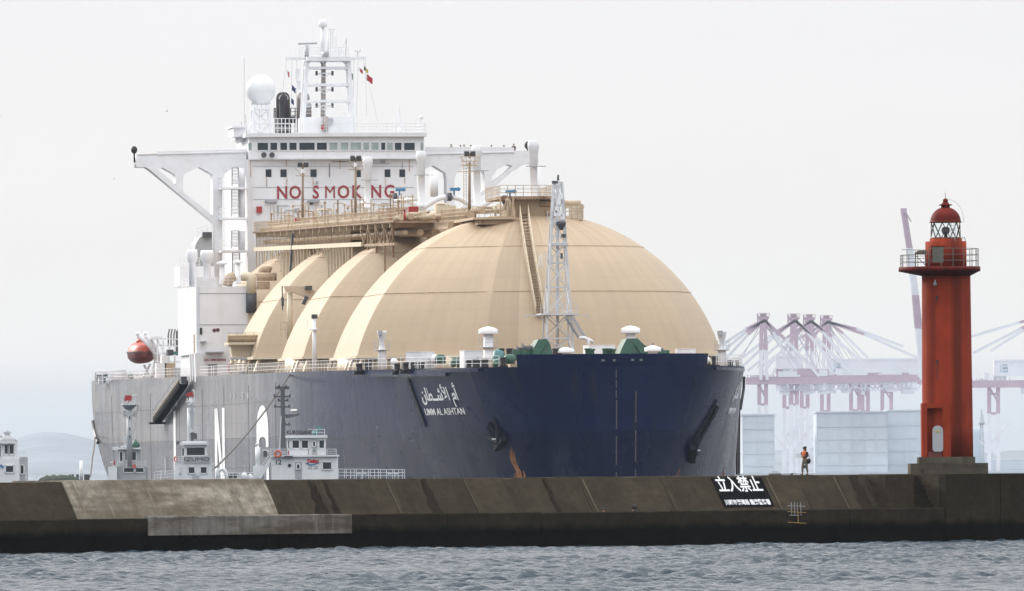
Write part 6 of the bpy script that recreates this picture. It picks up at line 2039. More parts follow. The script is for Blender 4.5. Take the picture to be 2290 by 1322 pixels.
def figure(root, J, top_mat, leg_mat, head_dir=(0, -1, 0), hair_long=False, sleeves=True):
    """J: joints in metres. One continuous skin body; clothes are grown over the same joints."""
    V = {k_: Vector(v) for k_, v in J.items()}
    names = ['pelvis', 'chest', 'neck', 'head0', 'head1']
    verts, edges, rad = [], [], []
    def put(v, r, link=None):
        verts.append(Vector(v)); rad.append(r)
        if link is not None: edges.append((link, len(verts) - 1))
        return len(verts) - 1
    pel = put(V['pelvis'], .115)
    bel = put(V['pelvis'].lerp(V['chest'], .5), .115, pel)
    che = put(V['chest'], .13, bel)
    nk = put(V['neck'], .052, che)
    hd = Vector(head_dir).normalized()
    h0 = put(V['neck'] + Vector((0, 0, .07)) + hd * .02, .066, nk)
    h1 = put(V['neck'] + Vector((0, 0, .15)) + hd * .025, .088, h0)
    h2 = put(V['neck'] + Vector((0, 0, .225)) + hd * .005, .075, h1)
    for s in 'LR':
        sh = put(V['sh' + s], .058, che); el = put(V['el' + s], .043, sh); wr = put(V['wr' + s], .03, el)
        hand(verts, edges, rad, wr, V['wr' + s] - V['el' + s], V['palm' + s] if 'palm' + s in V else (0, 0, 1))
        hp = put(V['hip' + s], .088, pel); kn = put(V['kn' + s], .058, hp); an = put(V['an' + s], .04, kn)
        ft = put(V['an' + s] + Vector(V['toe' + s]) * .5 + Vector((0, 0, -.045)), .04, an); put(V['an' + s] + Vector(V['toe' + s]) + Vector((0, 0, -.055)), .03, ft)
    body = skin_mesh('body', verts, edges, rad, M['skin'], root, 1)
    mb = MB(); hc = verts[h1]
    side = hd.cross(Vector((0, 0, 1)))
    mb.lathe([(.012, 0), (.022, .04)], hc + hd * .085 + Vector((0, 0, -.03)), 8)
    mb.build('nose', M['skin'], body)
    mb = MB()
    for s in (-1, 1): mb.sphere(hc + hd * .082 + side * s * .032 + Vector((0, 0, .02)), .012, 8)
    mb.build('eyes', M['hair'], body)
    mb = MB(); mb.box(hc + hd * .08 + Vector((0, 0, -.062)), (.045, .02, .008)); mb.build('mouth', M['red_paint'], body)
    mb = MB()
    for s in (-1, 1): mb.sphere(hc + side * s * .088, .026, 8, (.6, .8, 1.2))
    mb.build('ears', M['skin'], body)
    mb = MB(); mb.sphere(hc + Vector((0, 0, .045)) - hd * .025, .105, 12, (1, 1, .95))
    if hair_long: mb.sphere(hc - hd * .07 + Vector((0, 0, -.06)), .085, 10, (1, 1, 1.5))
    mb.build('hair', M['hair'], root)
    # trousers
    vs_, es, rs = [V['pelvis'] + Vector((0, 0, .05))], [], [.13]
    vs_.append(V['pelvis'] - Vector((0, 0, .03))); es.append((0, 1)); rs.append(.135)
    for s in 'LR':
        a = len(vs_); vs_ += [V['hip' + s] + Vector((0, 0, -.06)), V['hip' + s].lerp(V['kn' + s], .55), V['kn' + s], V['kn' + s].lerp(V['an' + s], .5), V['an' + s] + Vector((0, 0, .06))]
        es += [(1, a), (a, a + 1), (a + 1, a + 2), (a + 2, a + 3), (a + 3, a + 4)]; rs += [.108, .092, .078, .074, .066]
    skin_mesh('trousers', vs_, es, rs, leg_mat, root, 1)
    # shoes
    for s in 'LR':
        t_ = Vector(V['toe' + s])
        a = V['an' + s]
        skin_mesh('shoe', [a + Vector((0, 0, .05)), a + Vector((0, 0, -.035)) - t_ * .1, a + t_ * .6 + Vector((0, 0, -.048)), a + t_ * 1.1 + Vector((0, 0, -.055))], [(0, 1), (1, 2), (2, 3)], [.056, .056, .05, .04], M['black'], root, 1)
    # jacket
    vs_, es, rs = [V['pelvis'] + Vector((0, 0, .04)), V['pelvis'].lerp(V['chest'], .5), V['chest'], V['neck'] - Vector((0, 0, .02))], [(0, 1), (1, 2), (2, 3)], [.14, .138, .15, .07]
    for s in 'LR':
        a = len(vs_); w_ = V['el' + s].lerp(V['wr' + s], .9)
        vs_ += [V['sh' + s], V['sh' + s].lerp(V['el' + s], .55), V['el' + s], w_]; es += [(2, a), (a, a + 1), (a + 1, a + 2), (a + 2, a + 3)]; rs += [.078, .068, .06, .048]
    skin_mesh('jacket', vs_, es, rs, top_mat, root, 1)
    return body
STAND = dict(pelvis=(0, 0, .93), chest=(0, .0, 1.27), neck=(0, 0, 1.46), shL=(-.19, 0, 1.40), shR=(.19, 0, 1.40), elL=(-.24, .02, 1.13), elR=(.24, .02, 1.13),
             wrL=(-.25, -.08, .88), wrR=(.25, -.08, .88), hipL=(-.09, 0, .88), hipR=(.09, 0, .88), knL=(-.11, -.02, .49), knR=(.11, -.02, .49), anL=(-.12, 0, .09), anR=(.12, 0, .09), toeL=(-.02, -.17, 0), toeR=(.02, -.17, 0))
def moved(J, **kw): d = dict(J); d.update(kw); return d
# --- the angler on the breakwater
pa = bw(1800, 1061, -1.0)
MA = MBW @ Matrix.Translation((pa.x, 1.0, TOPZ)) @ Matrix.Rotation(-BW_YAW - R(38), 4, 'Z')
man = thing('person', 'person in an orange life vest and khaki trousers standing on the breakwater top', 'person', MA)
Jm = moved(STAND, elL=(-.27, -.12, 1.16), wrL=(-.14, -.34, 1.20), elR=(.27, -.02, 1.13), wrR=(.10, -.30, 1.14), anL=(-.15, -.04, .09), anR=(.16, .06, .09), knL=(-.13, -.07, .49), knR=(.14, .02, .49), palmL=(0, 0, 1), palmR=(0, 0, 1))
figure(man, Jm, M['jacket'], M['trouser'], (-.35, -1, -.15), hair_long=True)
skin_mesh('life_vest', [Vector((0, 0, .99)), Vector((0, 0, 1.12)), Vector((0, -.01, 1.26)), Vector((0, -.01, 1.36)), Vector((-.12, -.01, 1.40)), Vector((.12, -.01, 1.40))], [(0, 1), (1, 2), (2, 3), (3, 4), (3, 5)], [(.165, .165), (.168, .168), (.175, .175), .15, .09, .09], M['vest'], man, 1)
mb = MB(); mb.lathe([(.18, 1.10), (.19, 1.13), (.18, 1.19), (.17, 1.2)], (0, -.0, 0), 16); mb.build('belt_pouch', M['black'], man)
mb = MB()
for s in (-1, 1):
    mb.box((s * .11, -.05, .52), (.13, .12, .2)); 
mb.build('knee_patch', M['grey_dark'], man)
mb = MB(); mb.lathe([(.115, .0), (.118, .05), (.09, .09), (0, .11)], (0 , .02, 1.66), 14); mb.box((-.05, -.13, 1.665), (.16, .14, .015), .35); mb.build('cap', M['hair'], man)
bagm = MA @ Matrix.Translation((-.10, -.50, 1.18))
o = tag(MB().box((0, 0, 0), (.30, .10, .26), .3).box((.02, .0, .13), (.2, .06, .05), .3).build('white_bag', M['crew_white'], None), 'small white bag held up in both hands by the person on the breakwater', 'bag')
o.matrix_world = bagm
bm_ = o.data
mb = MB(); mb.lathe([(.1, -.14), (.13, -.05), (.12, .1), (.07, .16)], (0, 0, 0), 10); mb.path([(0, 0, .15), (-.05, -.04, .38)], .015, 4)
o = tag(mb.build('hip_bag', M['jacket'], None), 'dark bag hanging at the hip of the person in the orange vest', 'bag')
o.matrix_world = MA @ Matrix.Translation((.27, .02, .86)) @ Matrix.Rotation(.4, 4, 'Y')
# tackle lying left of the angler
pz = bw(1762, 1061, -1.2)
mb = MB(); mb.bar((-1.1, 0, .06), (.7, .1, .10), .03); mb.bar((.2, 0, .05), (.45, 0, .12), .08); mb.tube((.3, -.05, .09), (.3, .08, .09), .06)
o = tag(mb.build('fishing_rod', M['grey_dark'], None), 'dark fishing rod lying on the breakwater top left of the standing person', 'fishing rod'); o.matrix_world = MBW @ Matrix.Translation((pz.x, 1.2, TOPZ))
pz = bw(1733, 1061, -1.2)
mb = MB(); mb.lathe([(.26, 0), (.34, .1), (.3, .22), (.12, .27)], (0, 0, 0), 14); mb.path([(-.2, 0, .2), (-.1, 0, .33), (.1, 0, .33), (.2, 0, .2)], .015, 5)
o = tag(mb.build('tackle_bag', paint('grey_canvas', (.2, .21, .22), .9, .2, 5), None), 'low grey tackle bag on the breakwater top beside the fishing rod', 'bag'); o.matrix_world = MBW @ Matrix.Translation((pz.x, 1.2, TOPZ)) @ Matrix.Diagonal((1.3, 1, .75, 1))
pz = bw(1775, 1061, -1.0)
mb = MB(); mb.lathe([(.03, 0), (.045, .02), (.045, .14), (.02, .17), (.02, .24), (0, .25)], (0, 0, 0), 8)
o = tag(mb.build('bottle', M['grey'], None), 'small bottle standing on the breakwater top near the fishing rod', 'bottle'); o.matrix_world = MBW @ Matrix.Translation((pz.x, 1.0, TOPZ)) @ Matrix.Rotation(.12, 4, 'Y')
# --- two people sitting low behind the front wall
SIT = dict(pelvis=(0, 0, .18), chest=(0, -.06, .52), neck=(0, -.09, .70), shL=(-.19, -.06, .64), shR=(.19, -.06, .64), elL=(-.26, -.2, .42), elR=(.26, -.2, .42), wrL=(-.12, -.38, .42), wrR=(.12, -.38, .42),
           hipL=(-.09, -.02, .15), hipR=(.09, -.02, .15), knL=(-.13, -.40, .46), knR=(.13, -.40, .46), anL=(-.12, -.55, .09), anR=(.12, -.55, .09), toeL=(0, -.17, 0), toeR=(0, -.17, 0))
def scaled(J, k_): return {a: tuple(c * k_ for c in v) for a, v in J.items()}
for px, top, lab, face, vest in ((1352, M['jacket'], 'person in dark clothes with an orange vest sitting low behind the front wall', (1, -.4, -.2), True), (1416, M['jacket'], 'person in a dark hooded jacket crouching behind the front wall', (-1, -.2, -.4), False)):
    xx = bw(px, 1140, 2.95).x
    Mx = MBW @ Matrix.Translation((xx, -2.86, FLOORZ - .005)) @ Matrix.Rotation(R(-60 if vest else 75), 4, 'Z')
    if not vest: Mx = Mx @ Matrix.Translation((0, 0, 0))
    s_ = thing('person', lab, 'person', Mx)
    J_ = SIT if vest else moved(SIT, pelvis=(0, .1, .42), chest=(0, -.08, .72), neck=(0, -.16, .88), shL=(-.19, -.12, .82), shR=(.19, -.12, .82), elL=(-.26, -.3, .6), elR=(.26, -.3, .6), wrL=(-.1, -.45, .5), wrR=(.1, -.45, .5), hipL=(-.09, .08, .38), hipR=(.09, .08, .38), knL=(-.13, -.3, .48), knR=(.13, -.3, .48), anL=(-.12, -.12, .09), anR=(.12, -.12, .09))
    figure(s_, J_, top, M['jacket'], face)
    n_ = Vector(J_['neck'])
    if vest:
        skin_mesh('life_vest', [Vector((0, 0, .3)), Vector((0, -.06, .52)), Vector((0, -.07, .62)), Vector((-.14, -.08, .68)), Vector((.14, -.08, .68))], [(0, 1), (1, 2), (2, 3), (2, 4)], [.16, .18, .17, .1, .1], M['vest'], s_, 1)
    else:
        mb = MB(); mb.sphere(n_ + Vector((0, .02, .15)), .15, 12, (1, 1.1, 1.15)); mb.build('hood', M['jacket'], s_)
# --- crew on the bridge wing
crew0 = None
CREW = [(1009, 345, 'crew member on the bridge wing nearest to the wheelhouse'), (1030, 347, 'left one of two crew members close together on the bridge wing'), (1038, 346, 'right one of two crew members close together on the bridge wing'),
        (1053, 347, 'crew member on the bridge wing just left of a white vent mast'), (1099, 347, 'crew member alone on the bridge wing right of the white vent mast'), (1127, 347, 'bent crew member left of the one at the end of the bridge wing'), (1149, 344, 'crew member standing highest at the outer end of the bridge wing bulwark')]
cp0 = thing('person', CREW[0][2], 'person', MS, group='crew on the bridge wing')
figure(cp0, STAND, M['crew'], M['crew'], (.3, -1, 0))
for i, (px, py, lab) in enumerate(CREW):
    o = cp0 if i == 0 else copy_tree(cp0)
    c = P(px, py, TW + 1.2)
    o.matrix_world = MS @ Matrix.Translation((c.x, c.y, c.z - .45 + .0)) @ Matrix.Rotation(R((i * 67) % 120 - 60), 4, 'Z')
    o['label'] = lab
c = P(1612, 826, -12)
cw = thing('person', 'person in a white shirt standing at the rail beside the right mooring light post', 'person', MS @ Matrix.Translation((c.x, c.y, zdeck(-12))))
figure(cw, STAND, M['crew_white'], M['crew_white'], (-.5, -1, 0))

# ================================================================== ROPES
def rope(pts, r, label, name='mooring_rope', cat='rope', sag=0.0, M_=None, mat=None):
    pp = []
    for a, b in zip(pts[:-1], pts[1:]):
        a, b = Vector(a), Vector(b)
        for i in range(12):
            f = i / 12; p = a.lerp(b, f); p.z -= sag * 4 * f * (1 - f); pp.append(p)
    pp.append(Vector(pts[-1]))
    o = MB().path(pp, r, 5).build(name, mat or M['rope'], None)
    tag(o, label, cat)
    return o
tow0 = MS @ PX(648, 838, -24.2)
tow1 = at(482, 1046, 985)
rope([tow0, tow1], .1, 'taut brown towing line from the ship rail down to a tug foredeck', 'towing_line', 'rope', .6)
rope([MS @ P(313, 850, 190), MS @ (PX(306, 925, -25.0)), at(300, 962, 1055)], .05, 'thin line hanging from the stern rail past the tug mast', 'hanging_line', 'rope')
rope([MS @ P(213, 975, 231), at(207, 1020, 1200), at(201, 1066, 1100)], .1, 'slack brown line hanging from the stern quarter to the water', 'stern_line', 'rope', .5)
def hang(px, y0, y1, t, x_out, label, r=.1):
    a, b = P(px, y0, t), P(px - (px - 1650) * 0.0 - x_out, y1, t)
    rope([MS @ a, MS @ b], r, label, 'hanging_chain', 'chain', 0, mat=M['black'])
hang(1649, 835, 1062, -1, 1.5, 'left one of two dark mooring lines hanging down the right side of the bow', .13)
hang(1654, 835, 1062, -.5, 1.5, 'right one of two dark mooring lines hanging down the right side of the bow', .12)

# ================================================================== SEAGULLS
def gull(px, py, Y, s, yaw, label):
    mb = MB(); r_ = MB()
    mb.lathe([(.0, -.28), (.05, -.2), (.09, -.02), (.07, .12), (.045, .2), (.05, .25), (.0, .33)], (0, 0, 0), 10, axis='Y')
    for sd in (-1, 1):
        mb.add([(0.03 * sd, -.1, .03), (.03 * sd, .1, .03), (.32 * sd, .12, .2), (.34 * sd, -.04, .2), (.7 * sd, -.06, .12), (.66 * sd, .02, .13),
                (0.03 * sd, -.1, .05), (.03 * sd, .1, .05), (.32 * sd, .12, .22), (.34 * sd, -.04, .22), (.7 * sd, -.06, .135), (.66 * sd, .02, .145)],
               [(0, 1, 2, 3), (3, 2, 5, 4), (9, 8, 7, 6), (10, 11, 8, 9), (0, 3, 9, 6), (3, 4, 10, 9), (1, 7, 8, 2), (2, 8, 11, 5)])
    mb.add([(-.06, -.26, 0), (.06, -.26, 0), (.09, -.42, 0), (-.09, -.42, 0), (-.06, -.26, .015), (.06, -.26, .015), (.09, -.42, .015), (-.09, -.42, .015)], [(0, 1, 2, 3), (7, 6, 5, 4), (0, 3, 7, 4), (1, 5, 6, 2), (2, 6, 7, 3)])
    b = mb.build('seagull', paint('gull_grey', (.14, .14, .15), .8, .2, 4), None)
    tag(b, label, 'bird', group='seagulls in the sky')
    p = at(px, py, Y)
    b.matrix_world = Matrix.Translation(p) @ Euler((R(15), R(-28), yaw)).to_matrix().to_4x4() @ Matrix.Scale(s, 4)
    return b
gull(373, 249, 800, .28 * 1.0 + .0, R(60), 'seagull gliding left of the white radome'); gull(255, 400, 900, .2, R(50), 'small seagull flying below the tip of the left bridge wing'); gull(3, 261, 800, .2, R(20), 'tiny seagull at the left edge of the sky')

# ================================================================== TUG BOATS
def tugframe(px, D): p = at_z(px, D, 0); return frame((p.x, p.y, 0), 0)
M['tug_hull'] = paint('tug_hull_paint', (.04, .05, .06), .5, .2, .5)
M['tug_white'] = paint('tug_white_paint', (.62, .64, .66), .45, .06, .6, streak=.3, streak_col=(.42, .4, .38))
M['tug_grey'] = paint('tug_grey_paint', (.33, .345, .365), .5, .1, .6)
M['tug_mast'] = paint('tug_mast_grey', (.085, .09, .10), .6, .15, .8)
M['lifering'] = paint('lifering_orange', (.55, .09, .04), .6, .1, 3)
class Tug:
    def __init__(s, px, D, label, L=32, B=9, yaw=0.0):
        s.D = D; s.k = D / 22100; s.px = px
        s.M = tugframe(px, D)
        s.root = thing('tug_boat', label, 'tug boat', s.M, group='tug boats behind the breakwater')
    def p(s, px, py, dy=0.0):
        v = plane_hit(s.M, px, py, 1, dy); return v
    def box(s, name, mat, x0, x1, y0, y1, d0=0, d1=5, parent=None):
        a, b = s.p(x0, y0, d0), s.p(x1, y1, d0)
        mb = MB(); mb.bx(a.x, b.x, d0, d1, b.z, a.z)
        return mb.build(name, mat, parent or s.root)
    def win(s, x0, x1, y0, y1, d, parent, name='window'):
        a, b = s.p(x0, y0, d), s.p(x1, y1, d)
        mb = MB(); mb.bx(a.x, b.x, d - .03, d + .05, b.z, a.z)
        w = mb.build(name, M['glass'], parent)
        f = MB()
        for z in (a.z, b.z): f.bar((a.x - .05, d - .05, z), (b.x + .05, d - .05, z), .1)
        for x in (a.x, b.x): f.bar((x, d - .05, b.z), (x, d - .05, a.z), .1)
        f.build('window_frame', M['tug_white'], parent)
        return w
    def rail(s, pts, h_, name='railing', mat=None, step=.9, rows=3):
        MB().rail([s.p(*q_) for q_ in pts], h_, step, .03, rows).build(name, mat or M['tug_white'], s.root)
    def hull(s, x0, x1, bow_right, zd=1.7, d0=-1.5, d1=7.5):
        mb = MB(); a, b = s.p(x0, 1060, 0).x, s.p(x1, 1060, 0).x
        L = b - a; mid = (d0 + d1) / 2; hw = (d1 - d0) / 2
        st_ = [(0, .75, 0), (.06, .95, 0), (.3, 1, 0), (.7, 1, .0), (.85, .8, .35), (.95, .45, .7), (1.0, .06, .95)]
        rows = []
        for f, w, up in st_:
            x = a + L * f if bow_right else b - L * f
            z = zd + up
            rows.append([(x, mid - hw * w, z), (x, mid - hw * w * .96, z * .45), (x - (.5 if bow_right else -.5) * f, mid - hw * w * .8, -.6), (x - (.5 if bow_right else -.5) * f, mid + hw * w * .8, -.6), (x, mid + hw * w * .96, z * .45), (x, mid + hw * w, z)])
        n = 6
        mb.add([p for r_ in rows for p in r_], [(j * n + i, j * n + i + 1, (j + 1) * n + i + 1, (j + 1) * n + i) for j in range(len(rows) - 1) for i in range(n - 1)], True)
        mb.add([p for r_ in rows for p in (r_[0], r_[5])], [(2 * j, 2 * j + 1, 2 * j + 3, 2 * j + 2) for j in range(len(rows) - 1)])
        mb.add(rows[0], [tuple(range(6))])
        h_ = mb.build('hull', M['tug_hull'], s.root)
        fb = MB()
        for ra, rb in zip(rows[:-1], rows[1:]):
            for i in (0, 5):
                fb.bar(Vector(ra[i]) - Vector((0, 0, .25)), Vector(rb[i]) - Vector((0, 0, .25)), .4, .4)
        fb.build('rubber_fender', M['black'], h_)
# --- tug 12, side on, bow to the right
T = Tug(690, 900, 'white tug numbered 12 with a tall dark grey mast in front of the ship')
T.hull(560, 912, True)
lh = T.box('deckhouse', M['tug_white'], 607, 754, 1021, 1078, 0, 5.5)
T.box('boat_deck', M['tug_white'], 605, 756, 1018.5, 1021, -.35, 5.9)
wh = T.box('wheelhouse', M['tug_white'], 642, 727, 979, 1018, .8, 4.6)
T.box('wheelhouse_roof', M['tug_white'], 638, 730, 974, 979, .4, 5.0)
for a, b in ((643, 648), (653, 670), (674, 690), (713, 726)): T.win(a, b, 984, 1003, .8, wh)
d_ = T.box('wheelhouse_door', M['tug_grey'], 697, 709, 984, 1017, .74, .85, wh); T.win(699, 706, 987, 999, .72, wh); T.box('notice', M['green'], 700, 706, 1004, 1011, .68, .74, wh)
T.win(721, 742, 1033, 1050, 0, lh)
T.box('door', M['tug_grey'], 660, 675, 1033, 1070, -.06, .1, lh); T.win(663, 671, 1038, 1049, -.1, lh)
mb = MB(); c = T.p(647.5, 1041, -.05); mb.lathe([(.14, -.05), (.16, .05)], c, 12, axis='Y'); mb.build('porthole', M['glass'], lh)
def tx(T_, txt, size, px, py, d, mat, parent, sx=1.0, bold=.01):
    o = lettering(txt, size, 'lettering', mat, parent, depth=.012, bold=bold, sx=sx)
    c = T_.p(px, py, d); o.matrix_local = face_mat((c.x, d - .03, c.z), (1, 0, 0), (0, 0, 1)); return o
tx(T, '12', .62, 622, 1034, 0, M['letter_black'], lh)
tx(T, 'Daito', .46, 700, 1031.5, 0, paint('red_sign_paint', (.5, .02, .02), .5), lh, 1.0, .03)
mb = MB(); mb.bar(T.p(684, 1036, -.04), T.p(697, 1040, -.04), .05, .12); mb.bar(T.p(697, 1040, -.04), T.p(714, 1035, -.04), .05, .1); mb.build('blue_swoosh', M['blue'], lh)
for yy, s_ in ((1043.5, 'TUG  BOAT'), (1048, 'SERVICE')):
    pass
mb = MB()
for yy in (1043, 1047.5):
    for x0, x1 in ((689, 698), (701, 711)):
        a, b = T.p(x0, yy - 1.4, -.02), T.p(x1, yy + 1.4, -.02); mb.bx(a.x, b.x, -.03, -.01, b.z, a.z)
mb.build('faint_small_print', M['tug_grey'], lh)
mb = MB(); a, b = T.p(642, 976, .3), T.p(690, 960, .3)
ro = T.rail([(690, 974, .5), (726, 974, .5)], .55, rows=2)
tx(T, 'KUROGANE', .46, 669, 967.5, .45, M['letter_black'], wh, .9, .016)
mb = MB()
hh = [T.p(628.5, 1008, 2), T.p(639, 1008, 2), T.p(636.5, 866, 2), T.p(627.5, 866, 2)]
w0, w1 = (hh[1].x - hh[0].x) / 2, (hh[2].x - hh[3].x) / 2
mb.hexa([(hh[0].x, 1.7, hh[0].z), (hh[1].x, 1.7, hh[0].z), (hh[1].x, 2.5, hh[0].z), (hh[0].x, 2.5, hh[0].z), (hh[3].x, 1.8, hh[3].z), (hh[2].x, 1.8, hh[3].z), (hh[2].x, 2.4, hh[3].z), (hh[3].x, 2.4, hh[3].z)])
ms_ = mb.build('mast', M['tug_mast'], T.root)
mb = MB()
for py, xa, xb in ((869, 618, 646), (887, 613, 649), (896, 622, 644), (910, 614, 648), (950, 637, 648)):
    mb.bar(T.p(xa, py, 2), T.p(xb, py, 2), .14)
    for xx in (xa + 1, xb - 1): mb.tube(T.p(xx, py + 2, 2), T.p(xx, py - 5, 2), .11, n=6)
ol = [(637, 927), (668, 926), (668, 930), (640, 936)]
mb.add([T.p(a, b, 1.9) for a, b in ol] + [T.p(a, b, 2.3) for a, b in ol], [(0, 1, 2, 3), (7, 6, 5, 4), (0, 4, 5, 1), (1, 5, 6, 2), (2, 6, 7, 3), (3, 7, 4, 0)])
mb.bar(T.p(667, 929, 2), T.p(668, 923, 2), .12); mb.bar(T.p(618, 866, 2), T.p(646, 866, 2), .1); mb.tube(T.p(624, 866, 2), T.p(624, 860, 2), .1); mb.tube(T.p(639, 866, 2), T.p(639, 860, 2), .1)
mb.build('mast_arm', M['tug_mast'], ms_)
mb = MB(); mb.bar(T.p(629, 930, 1.6), T.p(625, 1005, 1.2), .05); mb.build('mast_stay', M['tug_white'], T.root)
mb = MB()
for i in range(16):
    a0, a1 = 2 * math.pi * i / 16, 2 * math.pi * (i + 1) / 16; c = T.p(621.5, 1015, -.45)
    mb.tube(c + Vector((math.cos(a0) * .27, 0, math.sin(a0) * .27)), c + Vector((math.cos(a1) * .27, 0, math.sin(a1) * .27)), .085, n=6, cap=False)
mb.build('life_ring', M['lifering'], T.root)
T.rail([(605, 1018, -.3), (642, 1018, -.3)], .55); T.rail([(690, 1018, -.3), (752, 1018, -.3)], .55); T.rail([(642, 1018, -.3), (690, 1018, -.3)], .55, rows=1)
T.box('dark_locker', M['grey_dark'], 635, 654, 1019.5, 1024, -.5, -.1); T.box('extinguisher', M['red_paint'], 644, 646.5, 1008, 1019, -.2, 0)
mb = MB()
for i in range(9): a = T.p(582 + i * 2.6, 1066 - i * 4.6, .6); mb.bx(a.x - .28, a.x + .28, .6, 1.5, a.z - .04, a.z + .04)
mb.bar(T.p(580, 1070, .5), T.p(607, 1024, .5), .1, .3); mb.bar(T.p(566, 1068, .5), T.p(600, 1020, .5), .06); mb.build('side_stair', M['tug_white'], T.root)
T.box('stack_casing', M['tug_white'], 566, 590, 1042, 1072, 1.5, 4)
mb = MB(); mb.tube(T.p(577, 1044, 2), T.p(576.5, 1000, 2), .22, n=8); mb.sphere(T.p(576, 994, 2), .18, 8); mb.build('exhaust_post', M['tug_white'], T.root)
T.box('searchlight_box', M['grey_dark'], 589, 597, 1008, 1022, 1, 2); T.box('searchlight_body', M['tug_white'], 587, 600, 1006, 1012, 1.2, 2.4)
mb = MB(); mb.path([T.p(708, 974, 2), T.p(713, 964, 2), T.p(710, 956, 2)], .12, 6); mb.box(T.p(714, 956, 2), (.5, .4, .2)); mb.sphere(T.p(704, 968, 2), .25, 8); mb.build('roof_monitor', M['teal'], T.root)
T.rail([(757, 1070, .2), (905, 1071, .2)], .85, step=.55); T.rail([(757, 1070, 4), (900, 1071, 3)], .85, step=.7)
for px in (802, 816, 872, 886): MB().lathe([(.16, 0), (.14, .5), (.2, .55), (.18, .7)], T.p(px, 1075, 1.5), 8).build('bow_bitt', M['tug_grey'], T.root)
T.box('bow_winch', M['grey'], 796, 812, 1056, 1075, 1.5, 3)
# --- tug with the wide front window, bow towards the viewer
T = Tug(436, 985, 'white tug facing the viewer with a wide wheelhouse window and name board')
T.hull(400, 476, True, d0=-12, d1=14) if False else T.hull(340, 552, True, 1.9, -2, 9)
lh = T.box('deckhouse', M['tug_white'], 390, 474, 1035, 1082, 0, 7)
mid = T.box('name_board_bulwark', M['tug_grey'], 411, 471, 1021, 1034, -.3, -.15)
wh = T.box('wheelhouse', M['tug_white'], 411, 461, 994, 1035, .6, 4.5)
T.box('wheelhouse_roof', M['tug_white'], 402, 464, 990, 994.5, .1, 5); T.box('roof_top', M['tug_white'], 407, 461, 987, 990, .5, 4.5)
T.win(416.5, 459, 1000, 1019, .6, wh); T.win(406.5, 413, 1002, 1020, .9, wh)
tx(T, 'IZUMO', .55, 440, 1027.5, -.3, M['letter_black'], mid, 1.45, .0)
for a, b in ((421, 436), (448, 463)): T.win(a, b, 1044, 1059, 0, lh)
T.win(402, 405, 1046, 1060, -.02, lh)
mb = MB(); mb.tube(T.p(423, 990, 2), T.p(423, 912, 2), .22, .18, 8); mb.bar(T.p(427, 985, 2), T.p(428, 915, 2), .3); mb.box(T.p(428, 916, 2), (.6, .5, .4)); mb.tube(T.p(427, 912, 2), T.p(427, 888, 2), .14)
ms_ = mb.build('mast', M['tug_white'], T.root)
mb = MB(); mb.bar(T.p(416, 909, 2), T.p(436, 909, 2), .2, .12); mb.box(T.p(430, 930, 1.8), (.25, .3, 2.4)); mb.build('radar_bar', M['tug_grey'], ms_)
mb = MB(); mb.box(T.p(425, 882, 2), (.5, .5, .4)); mb.path([T.p(417, 886, 2), T.p(424, 880, 2), T.p(433, 886, 2)], .14, 6); mb.build('fire_monitor', M['red_paint'], ms_)
mb = MB(); mb.path([T.p(418, 890, 2), T.p(420, 897, 2), T.p(433, 897, 2), T.p(435, 876, 2), T.p(430, 872, 2)], .07, 5); mb.bar(T.p(415, 898, 2), T.p(437, 898, 2), .12); mb.bar(T.p(420, 904, 2), T.p(434, 904, 2), .1); mb.build('crow_nest', M['tug_white'], ms_)
mb = MB(); mb.box(T.p(434, 977, 1.5), (.6, .5, .5)); mb.path([T.p(430, 988, 1.5), T.p(428, 968, 1.5), T.p(440, 972, 1.5)], .12, 6); mb.build('roof_monitor', M['grey_dark'], T.root)
mb = MB(); mb.box(T.p(398, 991, .6), (.26, .3, .3)); mb.build('side_lamp', M['grey_dark'], T.root)
mb = MB(); c = T.p(393, 1027, -.1)
for i in range(12):
    a0, a1 = 2 * math.pi * i / 12, 2 * math.pi * (i + 1) / 12
    mb.tube(c + Vector((math.cos(a0) * .12, 0, math.sin(a0) * .27)), c + Vector((math.cos(a1) * .12, 0, math.sin(a1) * .27)), .08, n=6, cap=False)
mb.build('life_ring', M['lifering'], T.root)
T.rail([(394, 1035, -.2), (411, 1035, -.2)], .6); T.rail([(462, 1035, -.2), (472, 1035, -.2)], .6)
T.rail([(345, 1076, -.5), (390, 1072, -.5)], .9, step=.6); T.rail([(474, 1076, -.5), (568, 1076, -.5)], .85, step=.7)
mb = MB()
for px, r_ in ((515, .55), (518, .4)): mb.lathe([(r_, -.5), (r_ * .6, -.4), (r_ * .6, .4), (r_, .5)], T.p(px, 1068, .5), 12, axis='X')
mb.build('towing_winch', M['black'], T.root)
mb = MB(); mb.path([T.p(486, 1078, .2), T.p(488, 1052, .2), T.p(500, 1048, .2), T.p(506, 1060, .2), T.p(508, 1078, .2)], .2, 8); mb.build('towing_bow', M['tug_white'], T.root)
mb = MB(); mb.lathe([(.3, 0), (.34, .6), (.1, .9)], T.p(546, 1076, .2), 10); mb.lathe([(.25, 0), (.25, .5), (.1, .7)], T.p(560, 1076, .2), 10); mb.build('deck_vents', M['tug_white'], T.root)
T.box('bow_stanchion_board', M['tug_grey'], 430, 445, 1062, 1074, -.4, -.3)
